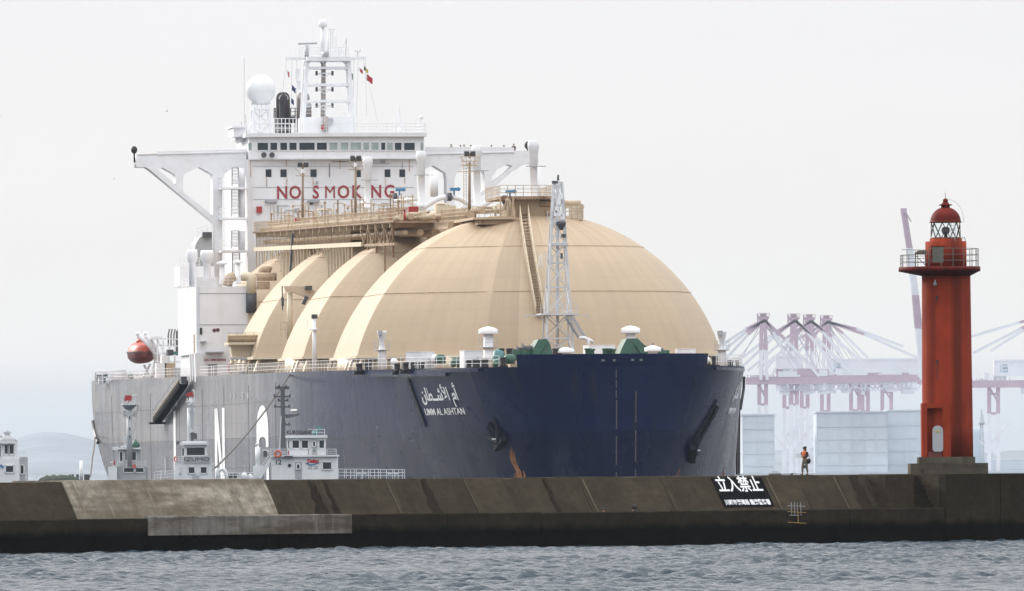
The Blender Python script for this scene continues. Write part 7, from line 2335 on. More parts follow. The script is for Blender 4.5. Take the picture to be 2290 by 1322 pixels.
# --- tug behind on the left with the grey mast
T = Tug(290, 1050, 'grey and white tug with a slim mast and red fire monitor near the stern')
T.hull(238, 395, True, 1.8, -2, 8)
lh = T.box('deckhouse', M['tug_grey'], 263, 326, 1044, 1085, .5, 6)
wh = T.box('wheelhouse', M['tug_grey'], 264, 311, 1005, 1044, 1, 5); T.box('wheelhouse_roof', M['tug_white'], 262, 314, 1001.5, 1005, .6, 5.4)
for a, b, y0, y1 in ((267, 275, 1010, 1034), (279, 284, 1012, 1030), (294, 305, 1010, 1030)): T.win(a, b, y0, y1, 1, wh)
for a, b in ((276, 300), (303, 322)): T.win(a, b, 1046, 1057, .5, lh)
T.box('white_casing', M['tug_white'], 242, 262, 1044, 1085, -.2, 3)
mb = MB(); mb.bar(T.p(246, 1034, 0), T.p(256, 1034, 0), .15); mb.tube(T.p(255, 1044, 0), T.p(255, 1030, 0), .15, n=6); mb.build('stern_light', M['tug_white'], T.root)
T.box('fire_point', M['red_paint'], 253.5, 257, 1030, 1040, -.4, -.2)
mb = MB(); mb.tube(T.p(290, 1042, .4), T.p(289, 916, .4), .33, .27, 10)
ms_ = mb.build('mast', M['tug_grey'], T.root)
mb = MB(); mb.lathe([(.3, 0), (.75, .45), (.85, .5), (.85, .6)], T.p(289, 917, .4), 12); mb.bar(T.p(277, 920.5, .4), T.p(296, 920.5, .4), .14); mb.bar(T.p(276, 930, .4), T.p(302, 929, .4), .12)
for px in (278, 301): mb.box(T.p(px, 927, .4), (.3, .3, .5))
mb.build('mast_platform', M['tug_grey'], ms_)
mb = MB(); mb.rail([T.p(276, 911, .4), T.p(302, 910, .4)], .7, .5, .03, 2); mb.path([T.p(290, 905, .4), T.p(292, 886, .4), T.p(302, 884, .4), T.p(301, 900, .4)], .07, 5); mb.box(T.p(302, 883, .4), (.3, .3, .2)); mb.build('monitor_cage', M['tug_white'], ms_)
mb = MB(); mb.box(T.p(287, 890, .4), (.7, .5, .55)); mb.path([T.p(279, 896, .3), T.p(284, 888, .3), T.p(294, 893, .3)], .16, 6); mb.build('fire_monitor', M['red_paint'], ms_)
for py in (935, 960, 978): T.box('mast_lamp', M['grey_dark'], 288.5, 291.5, py - 4, py + 2, 0, .1, ms_)
mb = MB(); mb.box(T.p(258, 1003, 1.5), (.55, .4, .35)); mb.build('roof_lamp', M['tug_white'], T.root)
mb = MB(); mb.path([T.p(282, 1003, 1), T.p(279, 985, 1), T.p(279, 976, 1)], .14, 6); mb.bar(T.p(270, 1000, 1), T.p(284, 996, 1), .12); mb.box(T.p(280, 982, 1), (.4, .3, .5)); mb.build('roof_monitor', M['tug_white'], T.root)
mb = MB(); mb.lathe([(.3, 0), (.5, .3), (.2, .7), (.1, .9)], T.p(303, 1002, 2), 8); mb.build('roof_radar', M['green'], T.root)
T.rail([(262, 1044, .2), (326, 1044, .2)], .6)
T.box('life_raft', M['lifering'], 297, 303, 1039, 1046, -.2, .2)
# --- tug cut by the left edge
T = Tug(20, 850, 'white tug at the left edge with its bow deck and dark bollards to the right')
T.hull(-120, 215, True, 1.2, -1.5, 7.5)
lh = T.box('deckhouse', M['tug_white'], -60, 44, 1028, 1090, 0, 6); T.box('bridge_front', M['tug_grey'], 43, 56, 1022, 1090, .3, 5.5)
wh = T.box('wheelhouse', M['tug_white'], -40, 34, 992, 1028, .8, 4.8); T.box('wheelhouse_roof', M['tug_white'], -42, 33, 986, 992, .4, 5.2)
for a, b, y0, y1 in ((9, 19, 994, 1016), (20, 32, 994, 1016), (-12, 3, 998, 1022)): T.win(a, b, y0, y1, .8, wh)
T.win(12, 31, 1041, 1057, 0, lh); T.win(45, 54, 1040, 1060, .3, lh)
mb = MB(); mb.lathe([(.9, 0), (.5, .35), (.2, .55), (.12, 1.0)], T.p(16, 987, 2.5), 10); mb.box(T.p(16, 968, 2.5), (.6, .4, .2)); mb.tube(T.p(0, 987, 2.5), T.p(0, 974, 2.5), .15); mb.build('mast', M['tug_grey'], T.root)
mb = MB(); mb.bar(T.p(1, 1040, -.05), T.p(7, 1046, -.05), .06, .2); mb.build('blue_mark', M['blue'], lh); mb = MB(); mb.box(T.p(0, 1041, -.03), (.25, .04, .15)); mb.build('red_mark', M['red_paint'], lh)
T.rail([(35, 1026, .5), (56, 1024, .5)], .55); T.rail([(58, 1083, .2), (160, 1083, .2)], .95, step=.7); T.rail([(58, 1083, 4), (150, 1083, 4)], .95, step=.9)
for a, b in ((155, 165), (170, 176), (188, 200)): T.box('bow_bollard', M['grey_dark'], a, b, 1061, 1080, 1, 1.6)
mb = MB(); mb.tube(T.p(182, 1085, 2), T.p(182, 1030, 2), .14, n=8); mb.build('jackstaff', M['tug_white'], T.root)

# ================================================================== LIGHTHOUSE
YL = 606.0
pl = at_z(2120, YL, 0)
ML = frame((pl.x, pl.y, 0), 0)
lt = thing('lighthouse', 'red lighthouse with gallery and glazed lantern on a stepped concrete base', 'lighthouse', ML)
def lp(px, py, dy=0.0): return plane_hit(ML, px, py, 1, dy)
kl = YL / 22100
def zl(py): return lp(2117, py).z
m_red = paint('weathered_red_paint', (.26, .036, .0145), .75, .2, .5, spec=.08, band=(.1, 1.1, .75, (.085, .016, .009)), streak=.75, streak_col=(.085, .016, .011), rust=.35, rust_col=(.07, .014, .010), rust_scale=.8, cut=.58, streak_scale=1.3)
m_red_low = m_red
m_redtop = paint('sooty_red_gallery_paint', (.125, .015, .011), .65, .25, 1.2, spec=.08, streak=.75, streak_col=(.03, .012, .01), rust=.5, rust_col=(.05, .016, .012), rust_scale=1.4, cut=.5)
m_iron = paint('gallery_rail_iron', (.12, .11, .10), .6, .3, 3)
mb = MB(); a, b = lp(2033, 1036), lp(2206, 1062); mb.bx(a.x, b.x, -2.3, 2.3, TOPZ - .1, zl(1036)); mb.bx(a.x + .8, a.x + 2.0, -2.62, -2.305, TOPZ - .1, zl(1047)); mb.build('lower_plinth', C_pad, lt)
mb = MB(); a, b = lp(2053, 1022), lp(2178, 1036); mb.bx(a.x, b.x, -1.75, 1.75, zl(1036) + .003, zl(1022)); mb.build('upper_plinth', C_pad, lt)
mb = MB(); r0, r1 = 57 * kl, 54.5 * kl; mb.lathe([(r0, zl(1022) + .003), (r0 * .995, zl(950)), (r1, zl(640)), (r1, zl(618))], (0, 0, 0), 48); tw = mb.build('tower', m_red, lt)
# porch with a recessed door
z0, z1 = zl(1022) + .004, zl(902)
xa, xb = lp(2059, 960).x, lp(2114, 960).x
xi, xj = lp(2071, 960).x, lp(2105, 960).x
mb = MB(); zt_ = zl(913)
yf, yr = -1.72, -1.22
mb.bx(xa, xi, yf, 0, z0, z1); mb.bx(xj, xb + .28, yf, -.6, z0, z1); mb.bx(xi, xj, yf, -.2, zt_, z1); mb.bx(xi, xj, yr, -.3, z0, zt_)
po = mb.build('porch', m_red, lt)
mb = MB(); c0, c1 = lp(2082.5, 953).x, lp(2106.5, 1010).x; zc0_, zc1_ = zl(1010), zl(952)
ol = []
rx = (c1 - c0) / 2; cxm = (c0 + c1) / 2
for i in range(13): a = math.pi * i / 12; ol.append((cxm - math.cos(a) * rx, zc1_ - rx * .9 + math.sin(a) * rx * .9))
ol += [(c1, zc0_ + .12), (c1 - .1, zc0_), (c0 + .1, zc0_), (c0, zc0_ + .12)]
mb.prism(ol, yf - .06 + .0, yf + .12); dd = mb.build('door_cover', paint('grey_white_door_cover', (.36, .37, .40), .5, .06, 2), lt)
MB().bx(cxm - .16, cxm + .18, yf - .075, yf - .06, zl(967), zl(964.5)).build('door_label', M['flag_yellow'], dd)
MB().bx(cxm - .12, cxm + .14, yr - .04, yr + .02, zl(936), zl(926)).build('porch_window', M['black'], po)
MB().bx(cxm - .14, cxm + .16, yr - .03, yr + .0, zl(951), zl(938)).build('porch_plate', M['rustline'], po)
MB().bx(xi + .05, xj - .05, yr - .02, yf + .05, z0, zl(1011)).build('porch_sill', M['maroon'], po)
# portholes with dirty runs
for px, py, r in ((2093, 667, .085), (2095, 810, .10)):
    c = lp(px, py); yy = -math.sqrt(max(.01, (r1 + .02) ** 2 - c.x ** 2))
    mb = MB(); mb.lathe([(r, -.06), (r * 1.2, .03)], (c.x, yy, c.z), 14, axis='Y'); p_ = mb.build('porthole', M['black'], tw)
    mb = MB()
    for i in range(8):
        za, zb2 = c.z - .1 - i * .11 * (1.2 if py > 700 else .3), c.z - .1 - (i + 1) * .11 * (1.2 if py > 700 else .3)
        w = .055 - .004 * i
        def sp_(x, z): return Vector((x, -math.sqrt((r0 * .985) ** 2 - x * x) - .004, z))
        mb.add([sp_(c.x - w - i * .008, za), sp_(c.x + w - i * .008, za), sp_(c.x + w - .008 * (i + 1), zb2), sp_(c.x - w - .008 * (i + 1), zb2)], [(0, 1, 2, 3)])
    mb.build('dirty_run', paint('dirty_run_paint', (.12, .018, .012), .7, .3, 3), tw)
c = lp(2089, 635); mb = MB(); yy = -math.sqrt((r1) ** 2 - c.x ** 2); mb.lathe([(.1, -.12), (.12, -.02), (.06, .05), (.05, .2), (.0, .24)], (c.x, yy - .1, c.z), 10); mb.build('fog_bell', M['grey'], tw)
# gallery
rg_ = 91.5 * kl
GX = -.40
mb = MB(); mb.lathe([(r1 - .02, zl(618)), (r1 + .02, zl(617))], (0, 0, 0), 48)
n = 48; lo = [Vector((math.cos(2 * math.pi * i / n) * (r1 + .02), math.sin(2 * math.pi * i / n) * (r1 + .02), zl(617))) for i in range(n)]; hi_ = [Vector((GX + math.cos(2 * math.pi * i / n) * (rg_ - .05), math.sin(2 * math.pi * i / n) * (rg_ - .05), zl(607))) for i in range(n)]
mb.add(lo + hi_, [(i, (i + 1) % n, n + (i + 1) % n, n + i) for i in range(n)], True); mb.lathe([(rg_, zl(607)), (rg_, zl(597)), (r1 * .5, zl(596.5))], (GX, 0, 0), 48); ga = mb.build('gallery', m_redtop, lt)
mb = MB()
zg = zl(597)
n = 20
for hgt, lo, hi in ((1.0, 0, n),):
    for i in range(n):
        a0, a1 = 2 * math.pi * i / n, 2 * math.pi * (i + 1) / n
        p, q_ = Vector((GX + math.cos(a0) * (rg_ - .12), math.sin(a0) * (rg_ - .12), zg)), Vector((GX + math.cos(a1) * (rg_ - .12), math.sin(a1) * (rg_ - .12), zg))
        H_ = 1.1 if not (150 < math.degrees(a0) < 250) else .74
        mb.bar(p, p + Vector((0, 0, H_)), .04)
        for f in (.33, .66, 1.0): mb.bar(p + Vector((0, 0, H_ * f)), q_ + Vector((0, 0, H_ * f)), .032)
mb.build('gallery_railing', m_iron, ga)
mb = MB(); a = lp(2057, 596).x; 
mb.bx(a - .35, a + .35, -1.3, -.7, zg + .75, zg + .82); mb.hexa([(a - .35, -1.3, zg + .82), (a + .4, -1.3, zg + .82), (a + .4, -.7, zg + .82), (a - .35, -.7, zg + .82), (a - .15, -1.2, zg + 1.0), (a + .4, -1.2, zg + 1.0), (a + .4, -.8, zg + 1.0), (a - .15, -.8, zg + 1.0)])
for xx in (a - .3, a + .3): mb.bar((xx, -1.0, zg), (xx, -1.0, zg + .75), .05)
mb.bar((a - .3, -1.0, zg + .7), (a + .3, -1.0, zg + .1), .04); mb.build('solar_panel_stand', paint('dark_rusty_iron', (.05, .035, .028), .7, .3, 4), ga)
# watch room, lantern, dome
rw = 46 * kl
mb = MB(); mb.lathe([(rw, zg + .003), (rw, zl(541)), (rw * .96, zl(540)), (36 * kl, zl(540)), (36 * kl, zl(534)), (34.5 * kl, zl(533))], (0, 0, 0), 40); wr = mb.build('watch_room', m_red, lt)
mb = MB(); a, b = lp(2083, 553).x, lp(2108, 588).x
mb.bx(a, b, -rw - .03, -rw + .35, zl(588), zl(553)); hat = mb.build('hatch_door', paint('grey_green_hatch', (.10, .105, .085), .6, .15, 3), wr)
mb = MB(); mb.bx(a - .08, b + .08, -rw - .05, -rw + .34, zl(590.5), zl(588)); mb.bx(a - .1, b + .1, -rw - .05, -rw + .34, zl(553), zl(550.5)); mb.bx(a - .1, a, -rw - .05, -rw + .34, zl(588), zl(553)); mb.build('hatch_frame', m_redtop, wr)
rl_ = 33.5 * kl; zq0, zq1 = zl(533), zl(498)
mb = MB(); n = 6
for i in range(n):
    a0 = 2 * math.pi * (i + .25) / n; a1 = 2 * math.pi * (i + .75) / n; a2 = 2 * math.pi * (i + 1.25) / n
    pt = lambda a_, z: Vector((math.cos(a_) * rl_, math.sin(a_) * rl_, z))
    mb.bar(pt(a0, zq1), pt(a1, zq0), .05); mb.bar(pt(a1, zq0), pt(a2, zq1), .05)
mb.lathe([(rl_ * 1.02, zq0), (rl_ * 1.02, zq0 + .05)], (0, 0, 0), 32); mb.build('lantern_frame', paint('dark_lantern_iron', (.055, .045, .04), .5, .2, 4), lt)
g, nt, b_ = nodes_of('lantern_glass')
b_.inputs['Base Color'].default_value = (.92, .96, .97, 1); b_.inputs['Roughness'].default_value = .03; b_.inputs['Transmission Weight'].default_value = 1.0; b_.inputs['IOR'].default_value = 1.02; b_.inputs['Specular IOR Level'].default_value = .5
mb = MB(); mb.lathe([(rl_ * .97, zq0), (rl_ * .97, zq1)], (0, 0, 0), 32)
mb.f = mb.f[:32]; mb.sm = mb.sm[:32]
mb.build('lantern_glass', g, lt)
mb = MB(); mb.lathe([(.12, zq0), (.1, zq0 + .25), (.2, zq0 + .3), (.26, zq0 + .45), (.26, zq0 + .6), (.18, zq0 + .68), (0, zq0 + .7)], (0, 0, 0), 14); mb.build('lamp', paint('lamp_housing', (.12, .10, .11), .3, .1, 3), lt)
rd_ = 34.5 * kl
prof = [(rd_ * 1.04, zq1), (rd_ * 1.04, zq1 + .06), (rd_ * .985, zq1 + .08)] + [(rd_ * .985 * math.cos(a), zq1 + .08 + math.sin(a) * (zl(463) - zq1 - .08)) for a in [R(6 + i * 70 / 10) for i in range(11)]]
mb = MB(); mb.lathe(prof, (0, 0, 0), 40); lo_ = mb.build('lantern_dome', m_redtop, lt)
mb = MB(); zz = zl(464); mb.lathe([(.27, zz), (.27, zl(460)), (.38, zl(459.5)), (.38, zl(457.5)), (.22, zl(456)), (.2, zl(453)), (.12, zl(452))], (0, 0, 0), 20)
mb.sphere((0, 0, zl(449.5)), .165, 14); mb.tube((0, 0, zl(445)), (0, 0, zl(428)), .02, .006); mb.bar((-.42, 0, zl(459)), (.42, 0, zl(459)), .04); mb.build('ball_finial', m_redtop, lo_)
mb = MB(); pts = [Vector((.12, -.1, zl(446)))] + [Vector((.05 + (rd_ + .1) * math.sin(a), -.1, zl(498) + (zl(446) - zl(498)) * math.cos(a) ** .8)) for a in [R(10 + i * 8) for i in range(11)]]
mb.path(pts, .012, 4); mb.build('lightning_cable', M['grey'], lo_)
mb = MB()
for dx in (2127, 2136): mb.bar(lp(dx, 541, -rl_ * .95), lp(dx, 498, -rl_ * .95), .03)
for i in range(6): mb.bar(lp(2127, 504 + i * 6, -rl_ * .95), lp(2136, 504 + i * 6, -rl_ * .95), .025)
mb.build('lantern_ladder', M['grey'], lt)
MB().path([lp(2151, 541), lp(2151, 532), lp(2157, 531), lp(2160, 541)], .025, 5).build('grab_rail', M['grey'], lt)

# ================================================================== FAR SHORE: container cranes, sheds, hills
YC = 8000.0
M['far_red'] = paint('hazed_red_crane_paint', (.37, .27, .33), .6, .15, .05)  # red paled to mauve: distance haze put into the paint colour
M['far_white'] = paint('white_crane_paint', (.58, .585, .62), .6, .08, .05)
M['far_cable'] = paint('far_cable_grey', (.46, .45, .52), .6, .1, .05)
M['far_grey'] = paint('grey_shed_wall', (.49, .535, .59), .7, .1, .02, streak=.3, streak_scale=.05)  # walls and bands paled and blued, haze painted into their colour
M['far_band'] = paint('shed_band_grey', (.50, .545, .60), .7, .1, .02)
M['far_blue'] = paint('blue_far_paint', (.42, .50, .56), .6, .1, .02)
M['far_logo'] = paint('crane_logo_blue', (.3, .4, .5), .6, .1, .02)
def far(px, py, Y): return at(px, py, Y)
def crane(pxa, pya, Y, label, pxb_l, pxb_r, gird_y=848, leg_bot=930, house=None, twin=0, logo=False, legs=((-12, 3),), stays=True):
    base = at_z(pxa, Y, 0)
    c = thing('container_crane', label, 'crane', Matrix.Translation(base), group='container cranes across the harbour')
    k_ = Y / 22100
    def v(px, py, dy=0): p = at(px, py, Y); return Vector((p.x - base.x, dy, p.z))
    zg = v(pxa, gird_y).z
    # girder
    mb = MB(); a, b = v(pxb_l, gird_y), v(pxb_r, gird_y)
    for dy in (-3, 3): mb.bx(a.x, b.x, dy - 1.2, dy + 1.2, zg - 3.6, zg + 2.2)
    for i in range(9):
        x = a.x + (b.x - a.x) * (i + .5) / 24; mb.bx(x - .5, x + .5, -3, 3, zg - 1, zg + .5)
        mb.bar((x, -4.5, zg + 2.2), (x, -4.5, zg + 4.2), .5)
    mb.build('girder', M['far_red'], c)
    # mast
    top = v(pxa, pya)
    mw = 7.0 * k_
    ym = (gird_y - pya) * .45
    mb = MB()
    for s in (-1, 1): mb.bar((s * mw, -5, zg), (s * mw * .85, -4, v(pxa, pya + 75).z), 2.4); mb.bar((s * mw, 5, zg), (s * mw * .85, 4, v(pxa, pya + 75).z), 2.4)
    mb.build('mast_lower', M['far_white'], c)
    mb = MB(); z75 = v(pxa, pya + 75).z
    for s in (-1, 1):
        for dy in (-4, 4): mb.bar((s * mw * .85, dy, z75), (s * mw * .45, dy * .6, top.z), 2.8)
    for f in (.3, .6): mb.bar((-mw * .7, -4, z75 + (top.z - z75) * f), (mw * .7, -4, z75 + (top.z - z75) * f), 1.0)
    mb.bx(-4 * k_ * 3.2, 4 * k_ * 3.2, -4, 4, top.z - 2.0, top.z + .2)
    mb.rail([(-4 * k_ * 3.5, -4, top.z), (4 * k_ * 3.5, -4, top.z)], 2.6, 2.5, .22, 2)
    mb.bx(-14 * k_, -11 * k_, -2, 2, top.z - 6, top.z + 2); mb.bx(-9 * k_, 10 * k_, -3, 3, top.z - 8, top.z - 1); mb.bx(-6 * k_, 6 * k_, -3, 3, top.z + .3, top.z + 2.4)
    mb.build('mast_head', M['far_red'], c)
    # rear strut: red upper half, white lower half
    for (px1, py1) in stays if isinstance(stays, (list, tuple)) else ():
        e = v(px1, py1); m_1 = top.lerp(e, .38)
        w = 2.3
        mb = MB(); mb.bar(top + Vector((0, -3, -3)), m_1 + Vector((0, -3, 0)), w); mb.build('stay_upper', M['far_red'], c)
        mb = MB(); mb.bar(m_1 + Vector((0, -3, 0)), e + Vector((0, -3, 0)), w); mb.build('stay_lower', M['far_white'], c)
    # thin cables, trolley cab, lamps and festoon loops
    rc = random.Random(int(pxa))
    for j in range(9):
        e = v(pxa + rc.uniform(-95, 120), gird_y - rc.uniform(0, 30)); s0_ = top + Vector((rc.uniform(-3, 3), 2, -rc.uniform(0, 8)))
        MB().bar(s0_, e, .55).build('cable', M['far_cable'], c)
    for j in range(3):
        x = rc.uniform(a.x, b.x); mb = MB(); mb.bx(x - 4, x + 5, -3 - .17 * j, 3, zg - 9, zg - 2.7); mb.bx(x - 1, x + 7, -2 - .17 * j, 2, zg - 12, zg - 9.02); mb.build('trolley_cab', M['far_white'], c)
    for j in range(6):
        x = rc.uniform(a.x, b.x - 8); w_ = rc.uniform(4, 16); h_ = rc.uniform(3, 9); MB().bx(x, x + w_, -3.5 - .21 * j, 3.5, zg + 2.25, zg + h_).build('girder_box', (M['far_red'], M['far_white'])[j % 2], c)
    mb = MB()
    for j in range(14):
        x0_ = a.x + (b.x - a.x) * (.45 + .035 * j); mb.path([Vector((x0_, -4.5, zg - 3.6)), Vector((x0_ + 2, -4, zg - 8)), Vector((x0_ + 4.5, -4, zg - 9)), Vector((x0_ + 7, -4, zg - 2.6))], .3, 4)
    mb.build('cable_festoon', M['far_cable'], c)
    # legs
    for (dx0, dx1, lb) in legs:
        mb = MB(); mw2 = MB()
        for dx in (dx0, dx1):
            a = v(pxa + dx, gird_y); b = v(pxa + dx, lb); g0 = v(pxa + dx, 1055)
            mb.bar(a, b, 3.2); mw2.bar(b, (g0.x, 0, .3), 3.0)
        a, b = v(pxa + dx0, gird_y + 25), v(pxa + dx1, gird_y + 25); mb.bar(a, b, 1.6)
        a, b = v(pxa + dx0, gird_y + 8), v(pxa + dx1, gird_y + 45); mb.bar(a, b, 1.2)
        a, b = v(pxa + dx0, lb), v(pxa + dx1, lb); mb.bar(a, b, 2.0)
        a, b = v(pxa + dx0 - 0, lb + 70), v(pxa + dx1 + 26, lb + 20); mw2.bar(a, b, 2.0)
        a, b = v(pxa + dx0 - 22, lb + 60), v(pxa + dx1, 1020); mw2.bar(a, b, 2.0)
        mb.build('leg_frame', M['far_red'], c); mw2.build('lower_leg_frame', M['far_white'], c)
    if house:
        x0, x1, y0, y1 = house
        a, b = v(x0, y0), v(x1, y1)
        mb = MB(); mb.bx(a.x, b.x, -6, 6, b.z, a.z); mb.bx(a.x + 1, b.x - 1, -6.5, 6.5, a.z - 1.5, a.z - .6); h_ = mb.build('machinery_house', M['far_white'], c)
        if logo:
            mb = MB(); a, b = v(x0 + 14, y0 + 10), v(x0 + 34, y0 + 28)
            w = (b.x - a.x) / 4.4
            for i, ol in enumerate((((0, 0), (.25, 0), (.25, 1), (0, 1)), ((.25, 0), (1, 0), (1, .25), (.25, .25)), ((.75, .25), (1, .25), (1, 1), (.75, 1)))):
                mb.add([(a.x + u * w, -6.1, b.z + t * (a.z - b.z)) for u, t in ol], [(0, 1, 2, 3)])
            for j in (1.5, 2.7):
                for u0, u1, t0, t1 in ((0, .9, 0, .22), (0, .9, .4, .62), (0, .9, .8, 1), (0, .25, .4, 1), (.65, .9, 0, .6)):
                    mb.bx(a.x + (u0 + j) * w, a.x + (u1 + j) * w, -6.15, -6.05, b.z + t0 * (a.z - b.z), b.z + t1 * (a.z - b.z))
            mb.build('house_logo', M['far_logo'], h_)
    return c
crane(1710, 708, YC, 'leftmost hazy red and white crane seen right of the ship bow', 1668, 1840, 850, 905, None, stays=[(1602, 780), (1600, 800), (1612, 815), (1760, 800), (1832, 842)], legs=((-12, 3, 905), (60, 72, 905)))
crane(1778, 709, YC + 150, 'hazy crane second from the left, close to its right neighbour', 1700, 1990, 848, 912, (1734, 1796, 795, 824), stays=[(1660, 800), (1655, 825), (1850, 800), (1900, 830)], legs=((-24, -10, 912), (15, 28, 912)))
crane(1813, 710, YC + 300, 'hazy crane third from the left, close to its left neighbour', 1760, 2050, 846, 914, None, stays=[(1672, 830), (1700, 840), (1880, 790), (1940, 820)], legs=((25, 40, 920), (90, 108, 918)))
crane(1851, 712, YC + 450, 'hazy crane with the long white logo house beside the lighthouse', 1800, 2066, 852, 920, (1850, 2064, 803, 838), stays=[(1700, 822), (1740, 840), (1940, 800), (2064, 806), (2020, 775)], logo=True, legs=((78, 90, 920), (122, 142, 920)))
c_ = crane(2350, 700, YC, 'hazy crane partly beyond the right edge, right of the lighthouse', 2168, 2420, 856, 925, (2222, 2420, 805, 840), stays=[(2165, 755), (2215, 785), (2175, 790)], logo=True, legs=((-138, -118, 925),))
# small masts that carry the stays
def post_on(px, y0, y1, Y, w=4):
    pass
# crane with its boom raised
base = at_z(2052, YC + 100, 0)
c = thing('container_crane', 'hazy crane whose red and white boom points steeply up left of the lighthouse', 'crane', Matrix.Translation(base), group='container cranes across the harbour')
def v(px, py, dy=0): p = at(px, py, YC + 100); return Vector((p.x - base.x, dy, p.z))
seg = [((2021, 474), (2034, 555), 'far_red', 13), ((2034, 555), (2047, 660), 'far_white', 15), ((2047, 660), (2054, 735), 'far_red', 16), ((2054, 735), (2066, 850), 'far_white', 16)]
for a, b, mt, w in seg:
    k_ = (YC + 100) / 22100
    mb = MB(); A, B = v(*a), v(*b)
    for s in (-1, 1): mb.bar(A + Vector((s * w * k_ * .38, s * 2, 0)), B + Vector((s * w * k_ * .42, s * 2, 0)), w * k_ * .3, 3.2)
    mb.bar(A, B, w * k_ * .5, 1.5)
    if a[1] == 474:
        mb.box(A + Vector((0, 0, 1)), (5, 4, 4)); mb.bar(A + Vector((2, 0, -1)), A + Vector((6, 0, -8)), 1)
    mb.build('raised_boom', M[mt], c)
for s in (0, 40): MB().bar(v(2070 + s, 850), v(2070 + s, 1058), 2.6).build('leg', M['far_red'], c)
mb = MB()
mb.bx(v(2060, 850).x, v(2150, 850).x, -4, 4, v(2060, 858).z, v(2060, 848).z); mb.build('cross_beam', M['far_red'], c)
# sheds and stacked containers on the quay
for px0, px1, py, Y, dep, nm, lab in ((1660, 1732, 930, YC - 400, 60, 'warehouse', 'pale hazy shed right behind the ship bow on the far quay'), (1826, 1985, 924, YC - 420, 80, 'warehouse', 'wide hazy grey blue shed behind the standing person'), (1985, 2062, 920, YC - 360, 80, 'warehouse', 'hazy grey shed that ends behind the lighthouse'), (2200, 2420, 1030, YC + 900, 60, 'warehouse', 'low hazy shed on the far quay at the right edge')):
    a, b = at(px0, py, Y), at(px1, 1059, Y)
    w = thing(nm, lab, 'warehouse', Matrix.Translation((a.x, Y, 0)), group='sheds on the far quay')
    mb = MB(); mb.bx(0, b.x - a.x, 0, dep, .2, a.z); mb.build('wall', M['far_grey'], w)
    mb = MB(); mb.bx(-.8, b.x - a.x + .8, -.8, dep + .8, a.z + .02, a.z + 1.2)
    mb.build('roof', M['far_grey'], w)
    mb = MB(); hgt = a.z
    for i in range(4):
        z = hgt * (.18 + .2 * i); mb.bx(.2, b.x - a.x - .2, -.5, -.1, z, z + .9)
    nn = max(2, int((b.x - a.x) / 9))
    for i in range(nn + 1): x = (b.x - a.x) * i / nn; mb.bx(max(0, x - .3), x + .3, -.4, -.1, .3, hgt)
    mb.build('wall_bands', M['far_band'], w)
# quay edge
a, b = at_z(1640, YC - 460, 0), at_z(2700, YC - 460, 0)
tag(MB().bx(a.x, b.x + 400, YC - 460, YC + 1400, -.5, 3.2).build('quay', M['far_grey'], None), 'low far quay under the container cranes', 'quay', kind='structure')
# blue storage drum, beacon and moored ship right of the lighthouse
p = at(2181, 1000, YC + 40)
dr = thing('storage_tank', 'pale blue round storage tank on the far quay right of the lighthouse', 'storage tank', Matrix.Translation((p.x, YC + 40, 0)))
mb = MB(); r_ = 20 * YC / 22100; mb.lathe([(r_, 3.2), (r_, at(2181, 968, YC).z), (r_ * .8, at(2181, 958, YC).z), (0, at(2181, 955, YC).z)], (0, 0, 0), 24); mb.build('shell', M['far_blue'], dr)
p = at(2195, 940, 5200)
bc = thing('beacon_tower', 'small grey beacon tower in the haze right of the lighthouse', 'beacon', Matrix.Translation((p.x, 5200, 0)))
kk = 5200 / 22100
mb = MB(); zt = at(2195, 945, 5200).z
mb.lathe([(8 * kk, zt - 1), (6.5 * kk, zt), (5 * kk, zt + 3), (2.5 * kk, zt + 4.5), (1.5 * kk, zt + 6), (.6, zt + 7)], (0, 0, 0), 12); mb.build('beacon_head', M['far_grey'], bc)
mb = MB()
for s in (-1, 1): mb.bar((s * 6.5 * kk, 0, -.4), (s * 2 * kk, 0, zt - 1), .5)
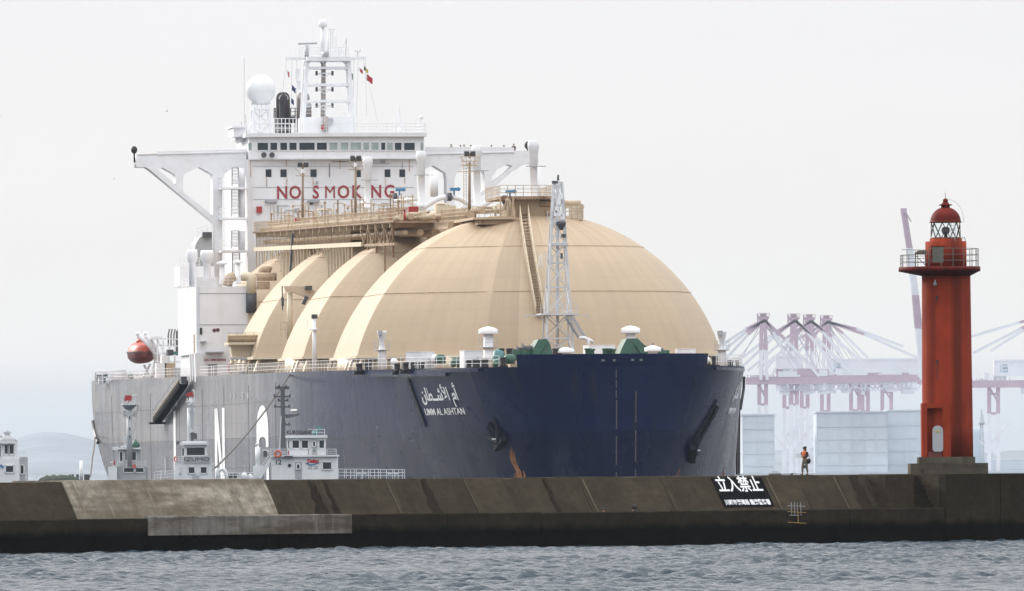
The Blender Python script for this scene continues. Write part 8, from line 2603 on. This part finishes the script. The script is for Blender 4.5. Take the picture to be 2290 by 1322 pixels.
for i in range(4): mb.bar((-6 * kk + i, 0, i * zt / 5 + 1), (6 * kk - i, 0, i * zt / 5 + 4), .3)
mb.build('beacon_legs', M['far_grey'], bc)
# hazy hills
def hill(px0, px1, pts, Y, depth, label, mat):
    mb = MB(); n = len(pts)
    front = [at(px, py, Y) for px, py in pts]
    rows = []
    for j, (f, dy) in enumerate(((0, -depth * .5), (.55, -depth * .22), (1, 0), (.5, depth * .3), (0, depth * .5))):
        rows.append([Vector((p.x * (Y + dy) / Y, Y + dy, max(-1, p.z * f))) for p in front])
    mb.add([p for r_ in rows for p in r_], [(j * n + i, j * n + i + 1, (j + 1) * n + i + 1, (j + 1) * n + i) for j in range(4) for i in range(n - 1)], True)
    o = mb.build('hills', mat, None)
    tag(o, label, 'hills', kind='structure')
m_hill = paint('wooded_hill', (.19, .215, .245), .9, .3, .004)  # woods lightened towards blue grey: haze put into the hill colour
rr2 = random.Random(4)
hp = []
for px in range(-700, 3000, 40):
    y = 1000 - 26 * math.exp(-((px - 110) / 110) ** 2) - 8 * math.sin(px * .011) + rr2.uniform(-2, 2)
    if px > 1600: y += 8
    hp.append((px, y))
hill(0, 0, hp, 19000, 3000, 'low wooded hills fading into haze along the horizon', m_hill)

# ------------------------------------------------------------------ sea haze
mb = MB()
mb.bx(-26000, 26000, -300, 24500, -4, 232)
me = bpy.data.meshes.new('haze'); me.from_pydata(mb.v, [], mb.f); me.update()
hz = bpy.data.objects.new('haze', me); COL.objects.link(hz)
m = bpy.data.materials.new('haze_air'); m.use_nodes = True
nt = m.node_tree; nt.nodes.clear()
out = nt.nodes.new('ShaderNodeOutputMaterial'); pv = nt.nodes.new('ShaderNodeVolumePrincipled')
pv.inputs['Color'].default_value = (0.50, 0.57, 0.66, 1)
pv.inputs['Density'].default_value = 0.00003
pv.inputs['Anisotropy'].default_value = 0.1
nt.links.new(pv.outputs[0], out.inputs['Volume'])
me.materials.append(m)
tag(hz, 'pale bluish sea haze hanging over the whole harbour', 'haze', kind='stuff')
